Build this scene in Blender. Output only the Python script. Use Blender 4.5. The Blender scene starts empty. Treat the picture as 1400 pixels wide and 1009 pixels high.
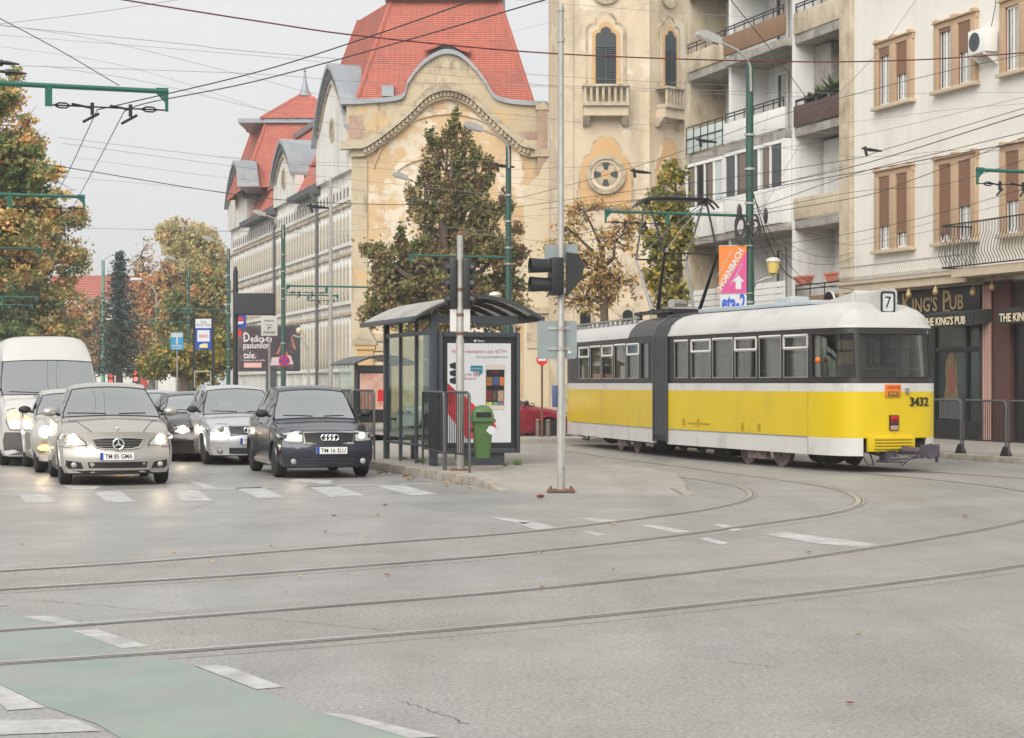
import bpy, bmesh, math, random
import numpy as np
from mathutils import Vector, Matrix
from mathutils.bvhtree import BVHTree
sc = bpy.context.scene
COL = sc.collection
rad = math.radians
sin, cos, pi = math.sin, math.cos, math.pi
# ------------------------------------------------------------------ camera, sky, sun, exposure
FP, EYE, HOR = 2600.0, 1.6, 524.0
cd = bpy.data.cameras.new('camera'); cam = bpy.data.objects.new('camera', cd); COL.objects.link(cam)
cam.location = (0, 0, EYE); cam.rotation_euler = (rad(90), 0, 0)
cd.sensor_fit = 'HORIZONTAL'; cd.sensor_width = 36; cd.lens = FP / 1400 * 36
cd.shift_y = (HOR - 504.5) / 1400; cd.clip_start = .5; cd.clip_end = 3000
sc.camera = cam
SUN_EL, SUN_AZ = 40, 200          # overcast: a broad soft sun behind the camera's left shoulder
w = bpy.data.worlds.new('World'); sc.world = w; w.use_nodes = True
nt = w.node_tree; nt.nodes.clear()
out = nt.nodes.new('ShaderNodeOutputWorld'); bg = nt.nodes.new('ShaderNodeBackground'); bg.inputs[1].default_value = .1
sky = nt.nodes.new('ShaderNodeTexSky'); sky.sky_type = 'NISHITA'; sky.sun_disc = False
sky.sun_elevation = rad(SUN_EL); sky.sun_rotation = rad(SUN_AZ); sky.air_density = 1; sky.dust_density = 6
tc = nt.nodes.new('ShaderNodeTexCoord'); nz = nt.nodes.new('ShaderNodeTexNoise'); nz.inputs['Scale'].default_value = 2.2
nz.inputs['Detail'].default_value = 5
nt.links.new(tc.outputs['Generated'], nz.inputs['Vector'])
cr = nt.nodes.new('ShaderNodeValToRGB')
CL = 3.95
cr.color_ramp.elements[0].position = .3; cr.color_ramp.elements[1].position = .75
cr.color_ramp.elements[0].color = (.955 * .985, .955 * .99, .955, 1); cr.color_ramp.elements[1].color = (1.0, .995, .985, 1)
nt.links.new(nz.outputs['Fac'], cr.inputs[0])
ml = nt.nodes.new('ShaderNodeMix'); ml.data_type = 'RGBA'; ml.blend_type = 'MULTIPLY'; ml.inputs[0].default_value = 1
nt.links.new(cr.outputs[0], ml.inputs[6]); ml.inputs[7].default_value = (CL, CL, CL, 1)
mx = nt.nodes.new('ShaderNodeMix'); mx.data_type = 'RGBA'; mx.inputs[0].default_value = .97   # closed cloud deck over the clear sky
nt.links.new(sky.outputs[0], mx.inputs[6]); nt.links.new(ml.outputs[2], mx.inputs[7])
nt.links.new(mx.outputs[2], bg.inputs[0]); nt.links.new(bg.outputs[0], out.inputs[0])
sd = bpy.data.lights.new('sun', 'SUN'); so = bpy.data.objects.new('sun', sd); COL.objects.link(so)
sd.energy = 1.5; sd.angle = rad(50); sd.color = (1, .96, .9)
az = rad(SUN_AZ); dv = Vector((sin(az) * cos(rad(SUN_EL)), cos(az) * cos(rad(SUN_EL)), sin(rad(SUN_EL))))
so.rotation_euler = dv.to_track_quat('Z', 'Y').to_euler(); so.location = (-20, -40, 60)
sc.view_settings.view_transform = 'Standard'; sc.view_settings.look = 'None'
sc.view_settings.exposure = 1.22; sc.view_settings.gamma = 1; sc.view_settings.use_curve_mapping = False
sc.render.engine = 'CYCLES'; sc.cycles.use_denoising = True
sc.cycles.max_bounces = 8; sc.cycles.transparent_max_bounces = 12; sc.cycles.caustics_reflective = False; sc.cycles.caustics_refractive = False
sc.cycles.volume_bounces = 0

# ------------------------------------------------------------------ helpers
def P(px, py, Y): return Vector(((px - 700) / FP * Y, Y, EYE + (HOR - py) / FP * Y))
def G(px, py, z=0.0):
    Y = (EYE - z) * FP / (py - HOR)
    return Vector(((px - 700) / FP * Y, Y, z))
ST = rad(19.1)                                   # the street runs away to the left
UX, UY = -sin(ST), cos(ST)
def SF(o, n, s, z=0.0):                          # street frame: n metres right of o, s metres on along the street
    return Vector((o[0] + n * cos(ST) - s * sin(ST), o[1] + n * sin(ST) + s * cos(ST), z))

class MB:
    def __init__(s): s.v = []; s.f = []; s.m = []
    def add(s, vs, fs, m=0):
        o = len(s.v); s.v += [tuple(p) for p in vs]
        s.f += [tuple(i + o for i in f) for f in fs]; s.m += [m] * len(fs); return s
    def bx(s, x0, x1, y0, y1, z0, z1, m=0):
        return s.add([(x0,y0,z0),(x1,y0,z0),(x1,y1,z0),(x0,y1,z0),(x0,y0,z1),(x1,y0,z1),(x1,y1,z1),(x0,y1,z1)],
                     [(3,2,1,0),(4,5,6,7),(0,1,5,4),(1,2,6,5),(2,3,7,6),(3,0,4,7)], m)
    def tube(s, pts, r, n=6, m=0, caps=True):
        pts = [Vector(p) for p in pts]; k = len(pts); rs = r if isinstance(r, (list, tuple)) else [r] * k
        d0 = (pts[1] - pts[0]).normalized(); up = Vector((0,0,1)) if abs(d0.z) < .9 else Vector((1,0,0))
        a = d0.cross(up).normalized(); vs = []
        for i, p in enumerate(pts):
            d = (pts[min(i+1,k-1)] - pts[max(i-1,0)]).normalized()
            a = (a - d * a.dot(d))
            a = a.normalized() if a.length > 1e-6 else d.orthogonal().normalized()
            b = d.cross(a)
            for j in range(n):
                t = 2*pi*j/n; vs.append(p + (a*cos(t) + b*sin(t)) * rs[i])
        fs = [(i*n+j, i*n+(j+1)%n, (i+1)*n+(j+1)%n, (i+1)*n+j) for i in range(k-1) for j in range(n)]
        if caps: fs += [tuple(range(n-1,-1,-1)), tuple(range((k-1)*n, k*n))]
        return s.add(vs, fs, m)
    def cyl(s, p0, p1, r0, r1=None, n=12, m=0): return s.tube([p0, p1], [r0, r0 if r1 is None else r1], n, m)
    def prism(s, poly, ax, a, b, m=0):
        f = {'xz': lambda u,v,t: (u,t,v), 'xy': lambda u,v,t: (u,v,t), 'yz': lambda u,v,t: (t,u,v)}[ax]
        n = len(poly); vs = [f(u,v,a) for u,v in poly] + [f(u,v,b) for u,v in poly]
        return s.add(vs, [tuple(range(n)), tuple(range(2*n-1,n-1,-1))] + [(i,(i+1)%n,n+(i+1)%n,n+i) for i in range(n)], m)
    def band(s, lo, hi, ax, a, b, m=0):          # closed strip between two polylines of equal length, extruded
        for i in range(len(lo)-1): s.prism([lo[i], lo[i+1], hi[i+1], hi[i]], ax, a, b, m)
        return s
    def lathe(s, prof, c=(0,0,0), n=16, m=0, ax='z'):
        vs = []; k = len(prof)
        for r, h in prof:
            for j in range(n):
                t = 2*pi*j/n; x, y = r*cos(t), r*sin(t)
                q = {'z': (x,y,h), 'y': (x,h,y), 'x': (h,x,y)}[ax]; vs.append((q[0]+c[0], q[1]+c[1], q[2]+c[2]))
        fs = [(i*n+j, i*n+(j+1)%n, (i+1)*n+(j+1)%n, (i+1)*n+j) for i in range(k-1) for j in range(n)]
        fs += [tuple(range(n-1,-1,-1)), tuple(range((k-1)*n,k*n))]
        return s.add(vs, fs, m)
    def ell(s, c, r, n=12, k=8, m=0):
        prof = [(max(1e-4, sin(pi*i/k)), -cos(pi*i/k)) for i in range(k+1)]
        vs = [(c[0]+r[0]*q*cos(2*pi*j/n), c[1]+r[1]*q*sin(2*pi*j/n), c[2]+r[2]*h) for q,h in prof for j in range(n)]
        return s.add(vs, [(i*n+j, i*n+(j+1)%n, (i+1)*n+(j+1)%n, (i+1)*n+j) for i in range(k) for j in range(n)], m)
    def grid(s, rows, m=0, closed=False):
        n = len(rows[0]); vs = [p for r in rows for p in r]; k = n if closed else n-1
        return s.add(vs, [(i*n+j, i*n+(j+1)%n, (i+1)*n+(j+1)%n, (i+1)*n+j) for i in range(len(rows)-1) for j in range(k)], m)
    def quad(s, a, b, c, d, m=0): return s.add([a,b,c,d], [(0,1,2,3)], m)
    def sheet(s, pts, z, m=0): return s.add([(p[0],p[1],z) for p in pts], [tuple(range(len(pts)))], m)
    def tf(s, M): s.v = [tuple(M @ Vector(p)) for p in s.v]; return s
    def build(s, name, mats, parent=None, loc=None, rz=0, smooth=35, bevel=0, world=False, fix=True):
        if world and parent is not None:
            l = parent.location; s.v = [(p[0]-l[0], p[1]-l[1], p[2]-l[2]) for p in s.v]
        me = bpy.data.meshes.new(name); me.from_pydata(s.v, [], s.f)
        mats = mats if isinstance(mats, (list, tuple)) else [mats]
        for q in mats: me.materials.append(q)
        if len(mats) > 1: me.polygons.foreach_set('material_index', s.m)
        if fix or bevel:
            bm = bmesh.new(); bm.from_mesh(me)
            if bevel:
                bmesh.ops.remove_doubles(bm, verts=bm.verts, dist=1e-5)
                es = [e for e in bm.edges if len(e.link_faces) == 2 and e.calc_face_angle(0) > rad(28)]
                bmesh.ops.bevel(bm, geom=es, offset=bevel, segments=2, affect='EDGES', profile=.6, clamp_overlap=True)
            bmesh.ops.recalc_face_normals(bm, faces=bm.faces); bm.to_mesh(me); bm.free()
        if smooth:
            me.polygons.foreach_set('use_smooth', [True]*len(me.polygons)); me.set_sharp_from_angle(angle=rad(smooth))
        o = bpy.data.objects.new(name, me); COL.objects.link(o)
        if parent is not None: o.parent = parent
        if loc is not None: o.location = loc
        o.rotation_euler[2] = rz
        return o

def tag(o, label=None, cat=None, group=None, kind=None):
    if label: o['label'] = label
    if cat: o['category'] = cat
    if group: o['group'] = group
    if kind: o['kind'] = kind
    return o
def thing(name, label, cat, loc=(0,0,0), rz=0, group=None):
    o = bpy.data.objects.new(name, None); COL.objects.link(o); o.empty_display_size = .2
    o.location = loc; o.rotation_euler = (0,0,rz); return tag(o, label, cat, group)
def link(o, me_name, parent, loc=(0,0,0), rot=(0,0,0), scale=None):   # another object on the same mesh
    c = o.copy(); COL.objects.link(c); c.parent = parent; c.location = loc; c.rotation_euler = rot
    if scale: c.scale = scale
    return c
def dup(root, loc, rz, label=None):
    r = root.copy(); COL.objects.link(r); r.location = loc; r.rotation_euler = (0,0,rz)
    if label: r['label'] = label
    for ch in list(root.children):
        c = ch.copy(); COL.objects.link(c); c.parent = r
        for g in list(ch.children):
            d = g.copy(); COL.objects.link(d); d.parent = c
    return r
def text(s, h, m, parent, loc, rz=0, name='lettering', w=None, th=.004, align='CENTER', face='-y', rot=0, bold=0):
    cu = bpy.data.curves.new('text', 'FONT'); cu.body = s; cu.size = 1; cu.align_x = align; cu.align_y = 'CENTER'
    cu.extrude = .5; cu.resolution_u = 2; cu.offset = bold
    ob = bpy.data.objects.new('text', cu); me = bpy.data.meshes.new_from_object(ob)
    n = len(me.vertices); a = np.empty(n*3, 'f'); me.vertices.foreach_get('co', a); a = a.reshape(-1,3)
    hh = max(a[:,1].max()-a[:,1].min(), .01); ww = max(a[:,0].max()-a[:,0].min(), .01)
    cap = .7                                       # a capital is about .7 of the size
    a[:,1] -= (a[:,1].max()+a[:,1].min())/2
    k = h/cap; kx = k if w is None else w/ww
    x, y, z = a[:,0]*kx, a[:,1]*k, a[:,2]*th*2
    if rot: x, y = x*cos(rot)-y*sin(rot), x*sin(rot)+y*cos(rot)
    b = np.stack({'-y': (x,-z,y), '-x': (-z,-x,y), 'y': (-x,z,y)}[face], 1).astype('f')
    me.vertices.foreach_set('co', b.ravel()); me.materials.clear(); me.materials.append(m); me.name = name; me.update()
    o = bpy.data.objects.new(name, me); COL.objects.link(o); o.parent = parent; o.location = loc; o.rotation_euler[2] = rz
    bpy.data.objects.remove(ob); bpy.data.curves.remove(cu)
    return o

# ------------------------------------------------------------------ materials
def L(r, g, b):                                    # sRGB 0-255 to linear
    return tuple(((c/255)/12.92 if c/255 <= .04045 else ((c/255+.055)/1.055)**2.4) for c in (r,g,b))
def sh(c, k): return tuple(min(1, max(0, q*k)) for q in c)
def M(name, col, rough=.6, metal=0, var=.08, vs=3., bump=0, bs=40., spec=.5, dirt=None, da=.5, ds=1.2, coat=0, emit=0, emcol=None, dstretch=None, dw=.12):
    m = bpy.data.materials.new(name); m.use_nodes = True; n = m.node_tree; b = n.nodes['Principled BSDF']
    b.inputs['Roughness'].default_value = rough; b.inputs['Metallic'].default_value = metal
    b.inputs['Specular IOR Level'].default_value = spec
    if coat: b.inputs['Coat Weight'].default_value = coat; b.inputs['Coat Roughness'].default_value = .06
    b.inputs['Base Color'].default_value = (*col, 1)
    t = n.nodes.new('ShaderNodeTexCoord'); src = None
    if var:
        z = n.nodes.new('ShaderNodeTexNoise'); z.inputs['Scale'].default_value = vs; z.inputs['Detail'].default_value = 6
        z.inputs['Roughness'].default_value = .65
        n.links.new(t.outputs['Object'], z.inputs['Vector'])
        r = n.nodes.new('ShaderNodeValToRGB'); r.color_ramp.elements[0].position = .3; r.color_ramp.elements[1].position = .7
        r.color_ramp.elements[0].color = (*sh(col, 1-var), 1); r.color_ramp.elements[1].color = (*sh(col, 1+var), 1)
        n.links.new(z.outputs['Fac'], r.inputs[0]); src = r.outputs[0]
    if dirt:
        z = n.nodes.new('ShaderNodeTexNoise'); z.inputs['Scale'].default_value = ds; z.inputs['Detail'].default_value = 8
        z.inputs['Roughness'].default_value = .7
        if dstretch:
            mp = n.nodes.new('ShaderNodeMapping'); mp.inputs['Scale'].default_value = dstretch
            n.links.new(t.outputs['Object'], mp.inputs['Vector']); n.links.new(mp.outputs[0], z.inputs['Vector'])
        else: n.links.new(t.outputs['Object'], z.inputs['Vector'])
        r = n.nodes.new('ShaderNodeValToRGB'); r.color_ramp.elements[0].position = 1-da-dw; r.color_ramp.elements[1].position = 1-da+dw
        n.links.new(z.outputs['Fac'], r.inputs[0])
        x = n.nodes.new('ShaderNodeMix'); x.data_type = 'RGBA'; n.links.new(r.outputs[0], x.inputs[0])
        if src: n.links.new(src, x.inputs[6])
        else: x.inputs[6].default_value = (*col,1)
        x.inputs[7].default_value = (*dirt,1); src = x.outputs[2]
    if src: n.links.new(src, b.inputs['Base Color'])
    if bump:
        z = n.nodes.new('ShaderNodeTexNoise'); z.inputs['Scale'].default_value = bs; z.inputs['Detail'].default_value = 4
        n.links.new(t.outputs['Object'], z.inputs['Vector'])
        u = n.nodes.new('ShaderNodeBump'); u.inputs['Strength'].default_value = bump; u.inputs['Distance'].default_value = .02
        n.links.new(z.outputs['Fac'], u.inputs['Height']); n.links.new(u.outputs[0], b.inputs['Normal'])
    if emit:
        b.inputs['Emission Color'].default_value = (*(emcol or col),1); b.inputs['Emission Strength'].default_value = emit
    return m
def GLASS(name, tint=(.5,.52,.5), base=.12, k=1.0, rough=.02, refl=(.95,.97,.96)):
    m = bpy.data.materials.new(name); m.use_nodes = True; n = m.node_tree; n.nodes.clear()
    o = n.nodes.new('ShaderNodeOutputMaterial'); x = n.nodes.new('ShaderNodeMixShader')
    t = n.nodes.new('ShaderNodeBsdfTransparent'); t.inputs[0].default_value = (*tint,1)
    g = n.nodes.new('ShaderNodeBsdfGlossy'); g.inputs['Roughness'].default_value = rough; g.inputs[0].default_value = (*refl,1)
    f = n.nodes.new('ShaderNodeFresnel'); f.inputs[0].default_value = 1.5
    a = n.nodes.new('ShaderNodeMath'); a.operation = 'MULTIPLY_ADD'; a.inputs[1].default_value = k; a.inputs[2].default_value = base; a.use_clamp = True
    n.links.new(f.outputs[0], a.inputs[0]); n.links.new(a.outputs[0], x.inputs[0])
    n.links.new(t.outputs[0], x.inputs[1]); n.links.new(g.outputs[0], x.inputs[2]); n.links.new(x.outputs[0], o.inputs[0])
    return m
def stripe(m, scale, axis, amt, rough_edge=.08):   # adds fine darker joints to a material's colour (weathered courses)
    n = m.node_tree; b = n.nodes['Principled BSDF']; l = b.inputs['Base Color'].links[0]; src = l.from_socket
    t = n.nodes.new('ShaderNodeTexCoord'); wv = n.nodes.new('ShaderNodeTexWave'); wv.bands_direction = axis
    wv.inputs['Scale'].default_value = scale; wv.inputs['Distortion'].default_value = .3; n.links.new(t.outputs['Object'], wv.inputs[0])
    r = n.nodes.new('ShaderNodeValToRGB'); r.color_ramp.elements[0].color = (1-amt,)*3+(1,); r.color_ramp.elements[1].position = .35
    n.links.new(wv.outputs['Fac'], r.inputs[0])
    x = n.nodes.new('ShaderNodeMix'); x.data_type = 'RGBA'; x.blend_type = 'MULTIPLY'; x.inputs[0].default_value = 1
    n.links.new(src, x.inputs[6]); n.links.new(r.outputs[0], x.inputs[7]); n.links.new(x.outputs[2], b.inputs['Base Color'])

def weather(m, col, scale, thr, w_=.03, amt=.8, stretch=(1,1,1)):   # one more layer of stains with a shape of its own
    n = m.node_tree; b = n.nodes['Principled BSDF']; s0 = b.inputs['Base Color']
    src = s0.links[0].from_socket if s0.links else None
    t = n.nodes.new('ShaderNodeTexCoord'); mp = n.nodes.new('ShaderNodeMapping'); mp.inputs['Scale'].default_value = stretch; mp.inputs['Location'].default_value = (3.1,7.7,1.3)
    z = n.nodes.new('ShaderNodeTexNoise'); z.inputs['Scale'].default_value = scale; z.inputs['Detail'].default_value = 9; z.inputs['Roughness'].default_value = .68
    n.links.new(t.outputs['Object'], mp.inputs['Vector']); n.links.new(mp.outputs[0], z.inputs['Vector'])
    r = n.nodes.new('ShaderNodeValToRGB'); r.color_ramp.elements[0].position = thr-w_; r.color_ramp.elements[1].position = thr+w_; r.color_ramp.elements[1].color = (amt,amt,amt,1)
    n.links.new(z.outputs['Fac'], r.inputs[0])
    x = n.nodes.new('ShaderNodeMix'); x.data_type = 'RGBA'; n.links.new(r.outputs[0], x.inputs[0])
    if src: n.links.new(src, x.inputs[6])
    else: x.inputs[6].default_value = s0.default_value
    x.inputs[7].default_value = (*col,1); n.links.new(x.outputs[2], s0)
m_green = M('green_paint', L(30,96,84), .45, 0, .12, 6, dirt=L(60,90,80), da=.3)
m_green2 = M('green_pole_paint', L(38,78,68), .45, 0, .15, 5, dirt=L(88,104,96), da=.28)
m_galv = M('galvanised_steel', L(168,166,160), .5, .3, .12, 6, dirt=L(120,112,100), da=.32, ds=4, dstretch=(1,1,.25))
m_dark = M('dark_paint', L(30,32,34), .45, 0, .15, 8)
m_black = M('black_rubber', L(22,22,22), .65, 0, .1)
m_grey = M('anthracite_paint', L(62,67,73), .4, 0, .08, 4, dirt=L(82,84,84), da=.25)
m_steel = M('worn_steel', L(120,118,115), .35, .8, .2, 8)
m_white = M('white_paint', L(206,204,198), .45, 0, .04, 3)
m_cable = M('black_cable', L(52,50,50), .6, 0, 0)
m_cablel = M('grey_cable', L(128,128,130), .6, 0, 0)
m_cabler = M('dark_red_cable', L(96,30,36), .5, 0, 0)
m_chrome = M('chrome', (.75,.76,.77), .12, 1, 0)
m_rust = M('rusty_steel', L(118,88,66), .8, .2, .3, 9)
m_wg = GLASS('window_glass', (.35,.37,.36), .1, 1.0)
m_dwg = M('dark_window', (.015,.017,.018), .08, 0, .2, 2, spec=.7)
# ------------------------------------------------------------------ ground, road, tracks, pavements
def road_mat(name, col, warm, bump=.25, rough=.62):
    m = bpy.data.materials.new(name); m.use_nodes = True; n = m.node_tree; b = n.nodes['Principled BSDF']
    t = n.nodes.new('ShaderNodeTexCoord')
    def noise(sc_, det=6, ro=.6):
        z = n.nodes.new('ShaderNodeTexNoise'); z.inputs['Scale'].default_value = sc_; z.inputs['Detail'].default_value = det
        z.inputs['Roughness'].default_value = ro; n.links.new(t.outputs['Object'], z.inputs['Vector']); return z.outputs['Fac']
    def ramp(f, p0, c0, p1, c1):
        r = n.nodes.new('ShaderNodeValToRGB'); r.color_ramp.elements[0].position = p0; r.color_ramp.elements[1].position = p1
        r.color_ramp.elements[0].color = (*c0,1); r.color_ramp.elements[1].color = (*c1,1); n.links.new(f, r.inputs[0]); return r.outputs[0]
    def mul(a, c):
        x = n.nodes.new('ShaderNodeMix'); x.data_type = 'RGBA'; x.blend_type = 'MULTIPLY'; x.inputs[0].default_value = 1
        n.links.new(a, x.inputs[6]); n.links.new(c, x.inputs[7]); return x.outputs[2]
    base = ramp(noise(.16, 5), .35, col, .68, warm)
    base = mul(base, ramp(noise(.7, 7, .7), .3, (.82,.82,.82), .7, (1.1,1.1,1.1)))
    base = mul(base, ramp(noise(38, 3, .6), .3, (.6,.6,.6), .7, (1.32,1.32,1.32)))
    base = mul(base, ramp(noise(4.5, 8, .75), .28, (.82,.81,.8), .46, (1,1,1)))
    v = n.nodes.new('ShaderNodeTexVoronoi'); v.inputs['Scale'].default_value = 160; n.links.new(t.outputs['Object'], v.inputs['Vector'])
    base = mul(base, ramp(v.outputs['Distance'], .1, (.86,.86,.86), .55, (1.06,1.06,1.05)))
    mp = n.nodes.new('ShaderNodeMapping'); mp.inputs['Rotation'].default_value = (0,0,-ST); mp.inputs['Scale'].default_value = (1.1,.09,1); n.links.new(t.outputs['Object'], mp.inputs['Vector'])
    zz = n.nodes.new('ShaderNodeTexNoise'); zz.inputs['Scale'].default_value = 1.0; zz.inputs['Detail'].default_value = 6; zz.inputs['Roughness'].default_value = .6; n.links.new(mp.outputs[0], zz.inputs['Vector'])
    base = mul(base, ramp(zz.outputs['Fac'], .36, (.9,.895,.89), .6, (1.04,1.04,1.04)))
    base = mul(base, ramp(noise(1.7, 9, .8), .29, (.8,.79,.78), .36, (1,1,1)))
    n.links.new(base, b.inputs['Base Color'])
    rr = ramp(noise(.5, 5), .3, (rough-.14,)*3, .7, (rough+.1,)*3); n.links.new(rr, b.inputs['Roughness'])
    b.inputs['Specular IOR Level'].default_value = .5
    u = n.nodes.new('ShaderNodeBump'); u.inputs['Strength'].default_value = bump; u.inputs['Distance'].default_value = .006
    n.links.new(noise(90, 3), u.inputs['Height']); n.links.new(u.outputs[0], b.inputs['Normal'])
    return m
m_road = road_mat('worn_asphalt', (.278,.275,.268), (.304,.296,.282), rough=.46)
m_bed = road_mat('concrete_trackbed', (.27,.262,.25), (.31,.29,.265), rough=.58)
m_pave = road_mat('beige_paving', (.33,.305,.275), (.37,.34,.3), rough=.75)
m_kerb = M('concrete_kerb', L(160,152,140), .8, 0, .2, 5, .3, 30, dirt=L(110,102,92), da=.4, ds=3)
m_mark = M('worn_white_paint', (.47,.47,.46), .6, 0, .14, 8, dirt=(.3,.296,.288), da=.47, ds=3.5)
m_gpaint = M('worn_green_paint', (.23,.29,.25), .6, 0, .16, 1.1, .15, 70, dirt=(.27,.28,.262), da=.48, ds=1.7, dstretch=(1,1,1))
m_rail = M('polished_rail', (.42,.415,.41), .3, .3, .12, 2, dirt=(.15,.13,.115), da=.36, ds=.5)
m_groove = M('rail_groove', (.06,.052,.046), .9, 0, .3, 5)
m_joint = M('joint_filler', (.22,.21,.195), .9, 0, .3, 3, dirt=(.1,.09,.08), da=.34, ds=.9)
m_soil = M('soil_ground', (.14,.13,.09), .95, 0, .3, .5)

g = MB(); g.sheet([(-600,-100),(600,-100),(600,1200),(-600,1200)], -.03); tag(g.build('ground', m_soil, fix=False), kind='structure')
r = MB(); r.sheet([(-45,2),(45,2),(45,60),(20,140),(-60,330),(-110,330),(-45,60)], 0); tag(r.build('road', m_road, fix=False), kind='structure')

def crv(pts, sub=8):
    p = [Vector(q) for q in pts]; p = [p[0]*2-p[1]] + p + [p[-1]*2-p[-2]]; o = []
    for i in range(1, len(p)-2):
        for k in range(sub):
            t = k/sub; a,b,c,d = p[i-1],p[i],p[i+1],p[i+2]
            o.append(.5*((2*b)+(c-a)*t+(2*a-5*b+4*c-d)*t*t+(3*b-a-3*c+d)*t**3))
    return o + [p[-2]]
def offs(pl, d):
    o = []
    for i,p in enumerate(pl):
        t = (pl[min(i+1,len(pl)-1)]-pl[max(i-1,0)]); t.z = 0; t.normalize(); o.append(p+Vector((t.y,-t.x,0))*d)
    return o
def smooth_line(pl, it=6):
    for _ in range(it): pl = [pl[0]]+[(pl[i-1]+pl[i]*2+pl[i+1])/4 for i in range(1,len(pl)-1)]+[pl[-1]]
    return pl
R1 = [(-90,789),(0,781),(200,768),(500,744),(700,729),(850,712),(955,698),(1010,686),(1027,676),(1012,666),(975,659),(920,651),(850,641),(765,628),(690,616)]
R2 = [(-90,814),(0,806),(300,788),(500,773),(700,757),(900,735),(1040,716),(1130,703),(1172,690),(1170,679),(1140,668),(1080,658),(1010,649),(930,638),(850,628),(770,616)]
R3 = [(-90,869),(0,862),(300,840),(700,808),(1000,776),(1200,747),(1330,726),(1400,711),(1440,700),(1452,690),(1436,680),(1395,671),(1330,662),(1250,653.5),(1165,646),(1045,635.5),(938,627),(860,617.5),(778,607)]
R4 = [(-90,914),(0,907),(300,886),(700,853),(1000,822),(1200,799),(1400,772),(1580,738),(1665,714),(1675,697),(1635,681),(1545,667),(1430,656.5),(1345,650.5),(1262,644.5),(1140,634.5),(1022,625.7),(930,615),(850,606)]
rails = [smooth_line(crv([G(*q) for q in R], 10)) for R in (R1,R2,R3,R4)]
def ribbon(mb, pl, a, b, z, m=0):
    A, B = offs(pl,a), offs(pl,b)
    mb.grid([[(p.x,p.y,z),(q.x,q.y,z)] for p,q in zip(A,B)], m)
for k,(a,b) in enumerate(((0,1),(2,3))):
    t = MB(); A = offs(rails[a], -.35 if k==0 else -.35); B = offs(rails[b], .3)
    n_ = 160
    def res(pl):
        d = [0]
        for i in range(1,len(pl)): d.append(d[-1]+(pl[i]-pl[i-1]).length)
        o = []; j = 0
        for q in range(n_):
            s_ = d[-1]*q/(n_-1)
            while j < len(pl)-2 and d[j+1] < s_: j += 1
            f = (s_-d[j])/max(1e-6,d[j+1]-d[j]); o.append(pl[j].lerp(pl[j+1],f))
        return o
    t.grid([[(p.x,p.y,.0016),(q.x,q.y,.0016)] for p,q in zip(res(A),res(B))])
    tag(t.build('track_bed', m_bed, fix=False), kind='structure')
random.seed(4)
for pl in rails:
    t = MB()
    ribbon(t, pl, -.075, .1, .0048, 2)
    ribbon(t, pl, -.042, .028, .0085, 0); ribbon(t, pl, .028, .046, .0058, 1); ribbon(t, pl, .046, .07, .0078, 0)
    for a in (-.035,): 
        A = offs(pl,a); t.grid([[(p.x,p.y,.0048),(p.x,p.y,.0085)] for p in A], 0)
    tag(t.build('tram_rail', [m_rail, m_groove, m_joint], fix=False, smooth=0), kind='structure')

# painted markings
mk = MB()
def pq(mb, pts, z=.0032): mb.sheet([G(*q) for q in pts], z)
for q in ([(127,672.3),(165,672.3),(185,686.5),(147,687.5)],[(240,671),(270,670),(291,685),(249,686)],[(322,667.3),(357,666.3),(391,680.2),(353,681.6)],
          [(420,665.2),(460,664.2),(500,677.6),(452,680)],[(510,663.6),(545,662.3),(600,676),(560,677.6)],[(25,676),(62,675),(80,687),(35,688)],[(-60,678),(-30,677),(-5,689),(-40,690)],
          [(393,658.2),(404,654.6),(455,656.8),(450,662.3)],[(85,663.5),(112,663),(140,664.5),(128,670),(96,669)],
          [(240,650),(245,650),(296,667.5),(279,668.4)],[(0,674.6),(590,661),(590,662),(0,675.8)],
          [(667,708),(683,707),(735,714),(716,716.5)],[(700,714.5),(735,714.8),(768,723),(735,725)],
          [(793,709),(806,708.3),(846,712),(836,715),(815,714)],[(875,718.5),(890,717.5),(945,727),(925,729)],[(955,737),(966,735.5),(998,743),(985,745.5)],
          [(1040,730.5),(1075,728),(1205,745),(1190,749),(1120,744)],[(975,717.5),(990,716.5),(1015,724.5),(1000,726)],[(795,727),(805,726),(830,731.5),(818,733)]):
    pq(mk, q)
for q in ([(30,843),(70,842.3),(112,853),(78,854)],[(98,862.5),(132,861),(205,884),(168,887)],[(265,910),(310,911),(388,940),(350,943)],[(440,975),(478,978),(603,1008),(560,1010)],
          [(-30,932),(-6,934),(64,968),(10,972)],[(-60,985),(104,984.5),(138,1000),(-60,1008)],[(-40,826),(-10,824),(12,827.5),(-20,830)]):
    pq(mk, q, .0034)
tag(mk.build('road_markings', m_mark, fix=False), kind='structure')
gp = MB(); gp.sheet([G(*q) for q in [(-120,838),(0,837),(28,840),(95,861),(160,884),(262,910),(345,942),(440,975),(560,1010),(660,1040),(330,1050),(165,1010),(132,990),(62,966),(0,936),(-120,900)]], .0024)
tag(gp.build('cycle_crossing', m_gpaint, fix=False), kind='structure')
ck = MB(); random.seed(9)
for q in ([(37,727),(100,722),(170,715)],[(215,705),(255,698),(290,687)],[(30,820),(125,827),(250,840),(380,848),(520,862)],[(245,743),(320,742)],[(550,960),(590,972),(640,990)],[(520,676),(600,672),(640,676)],[(690,681),(940,679)],[(1000,905),(1060,912)]):
    pl = crv([G(*p) for p in q], 12)
    pl = [p+Vector((random.gauss(0,.008),random.gauss(0,.02),0)) for p in pl]
    for i in range(len(pl)-1):
        w0 = random.uniform(.0015,.005); a,b = offs(pl,-w0),offs(pl,w0)
        ck.quad((a[i].x,a[i].y,.0042),(b[i].x,b[i].y,.0042),(b[i+1].x,b[i+1].y,.0042),(a[i+1].x,a[i+1].y,.0042))
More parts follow.
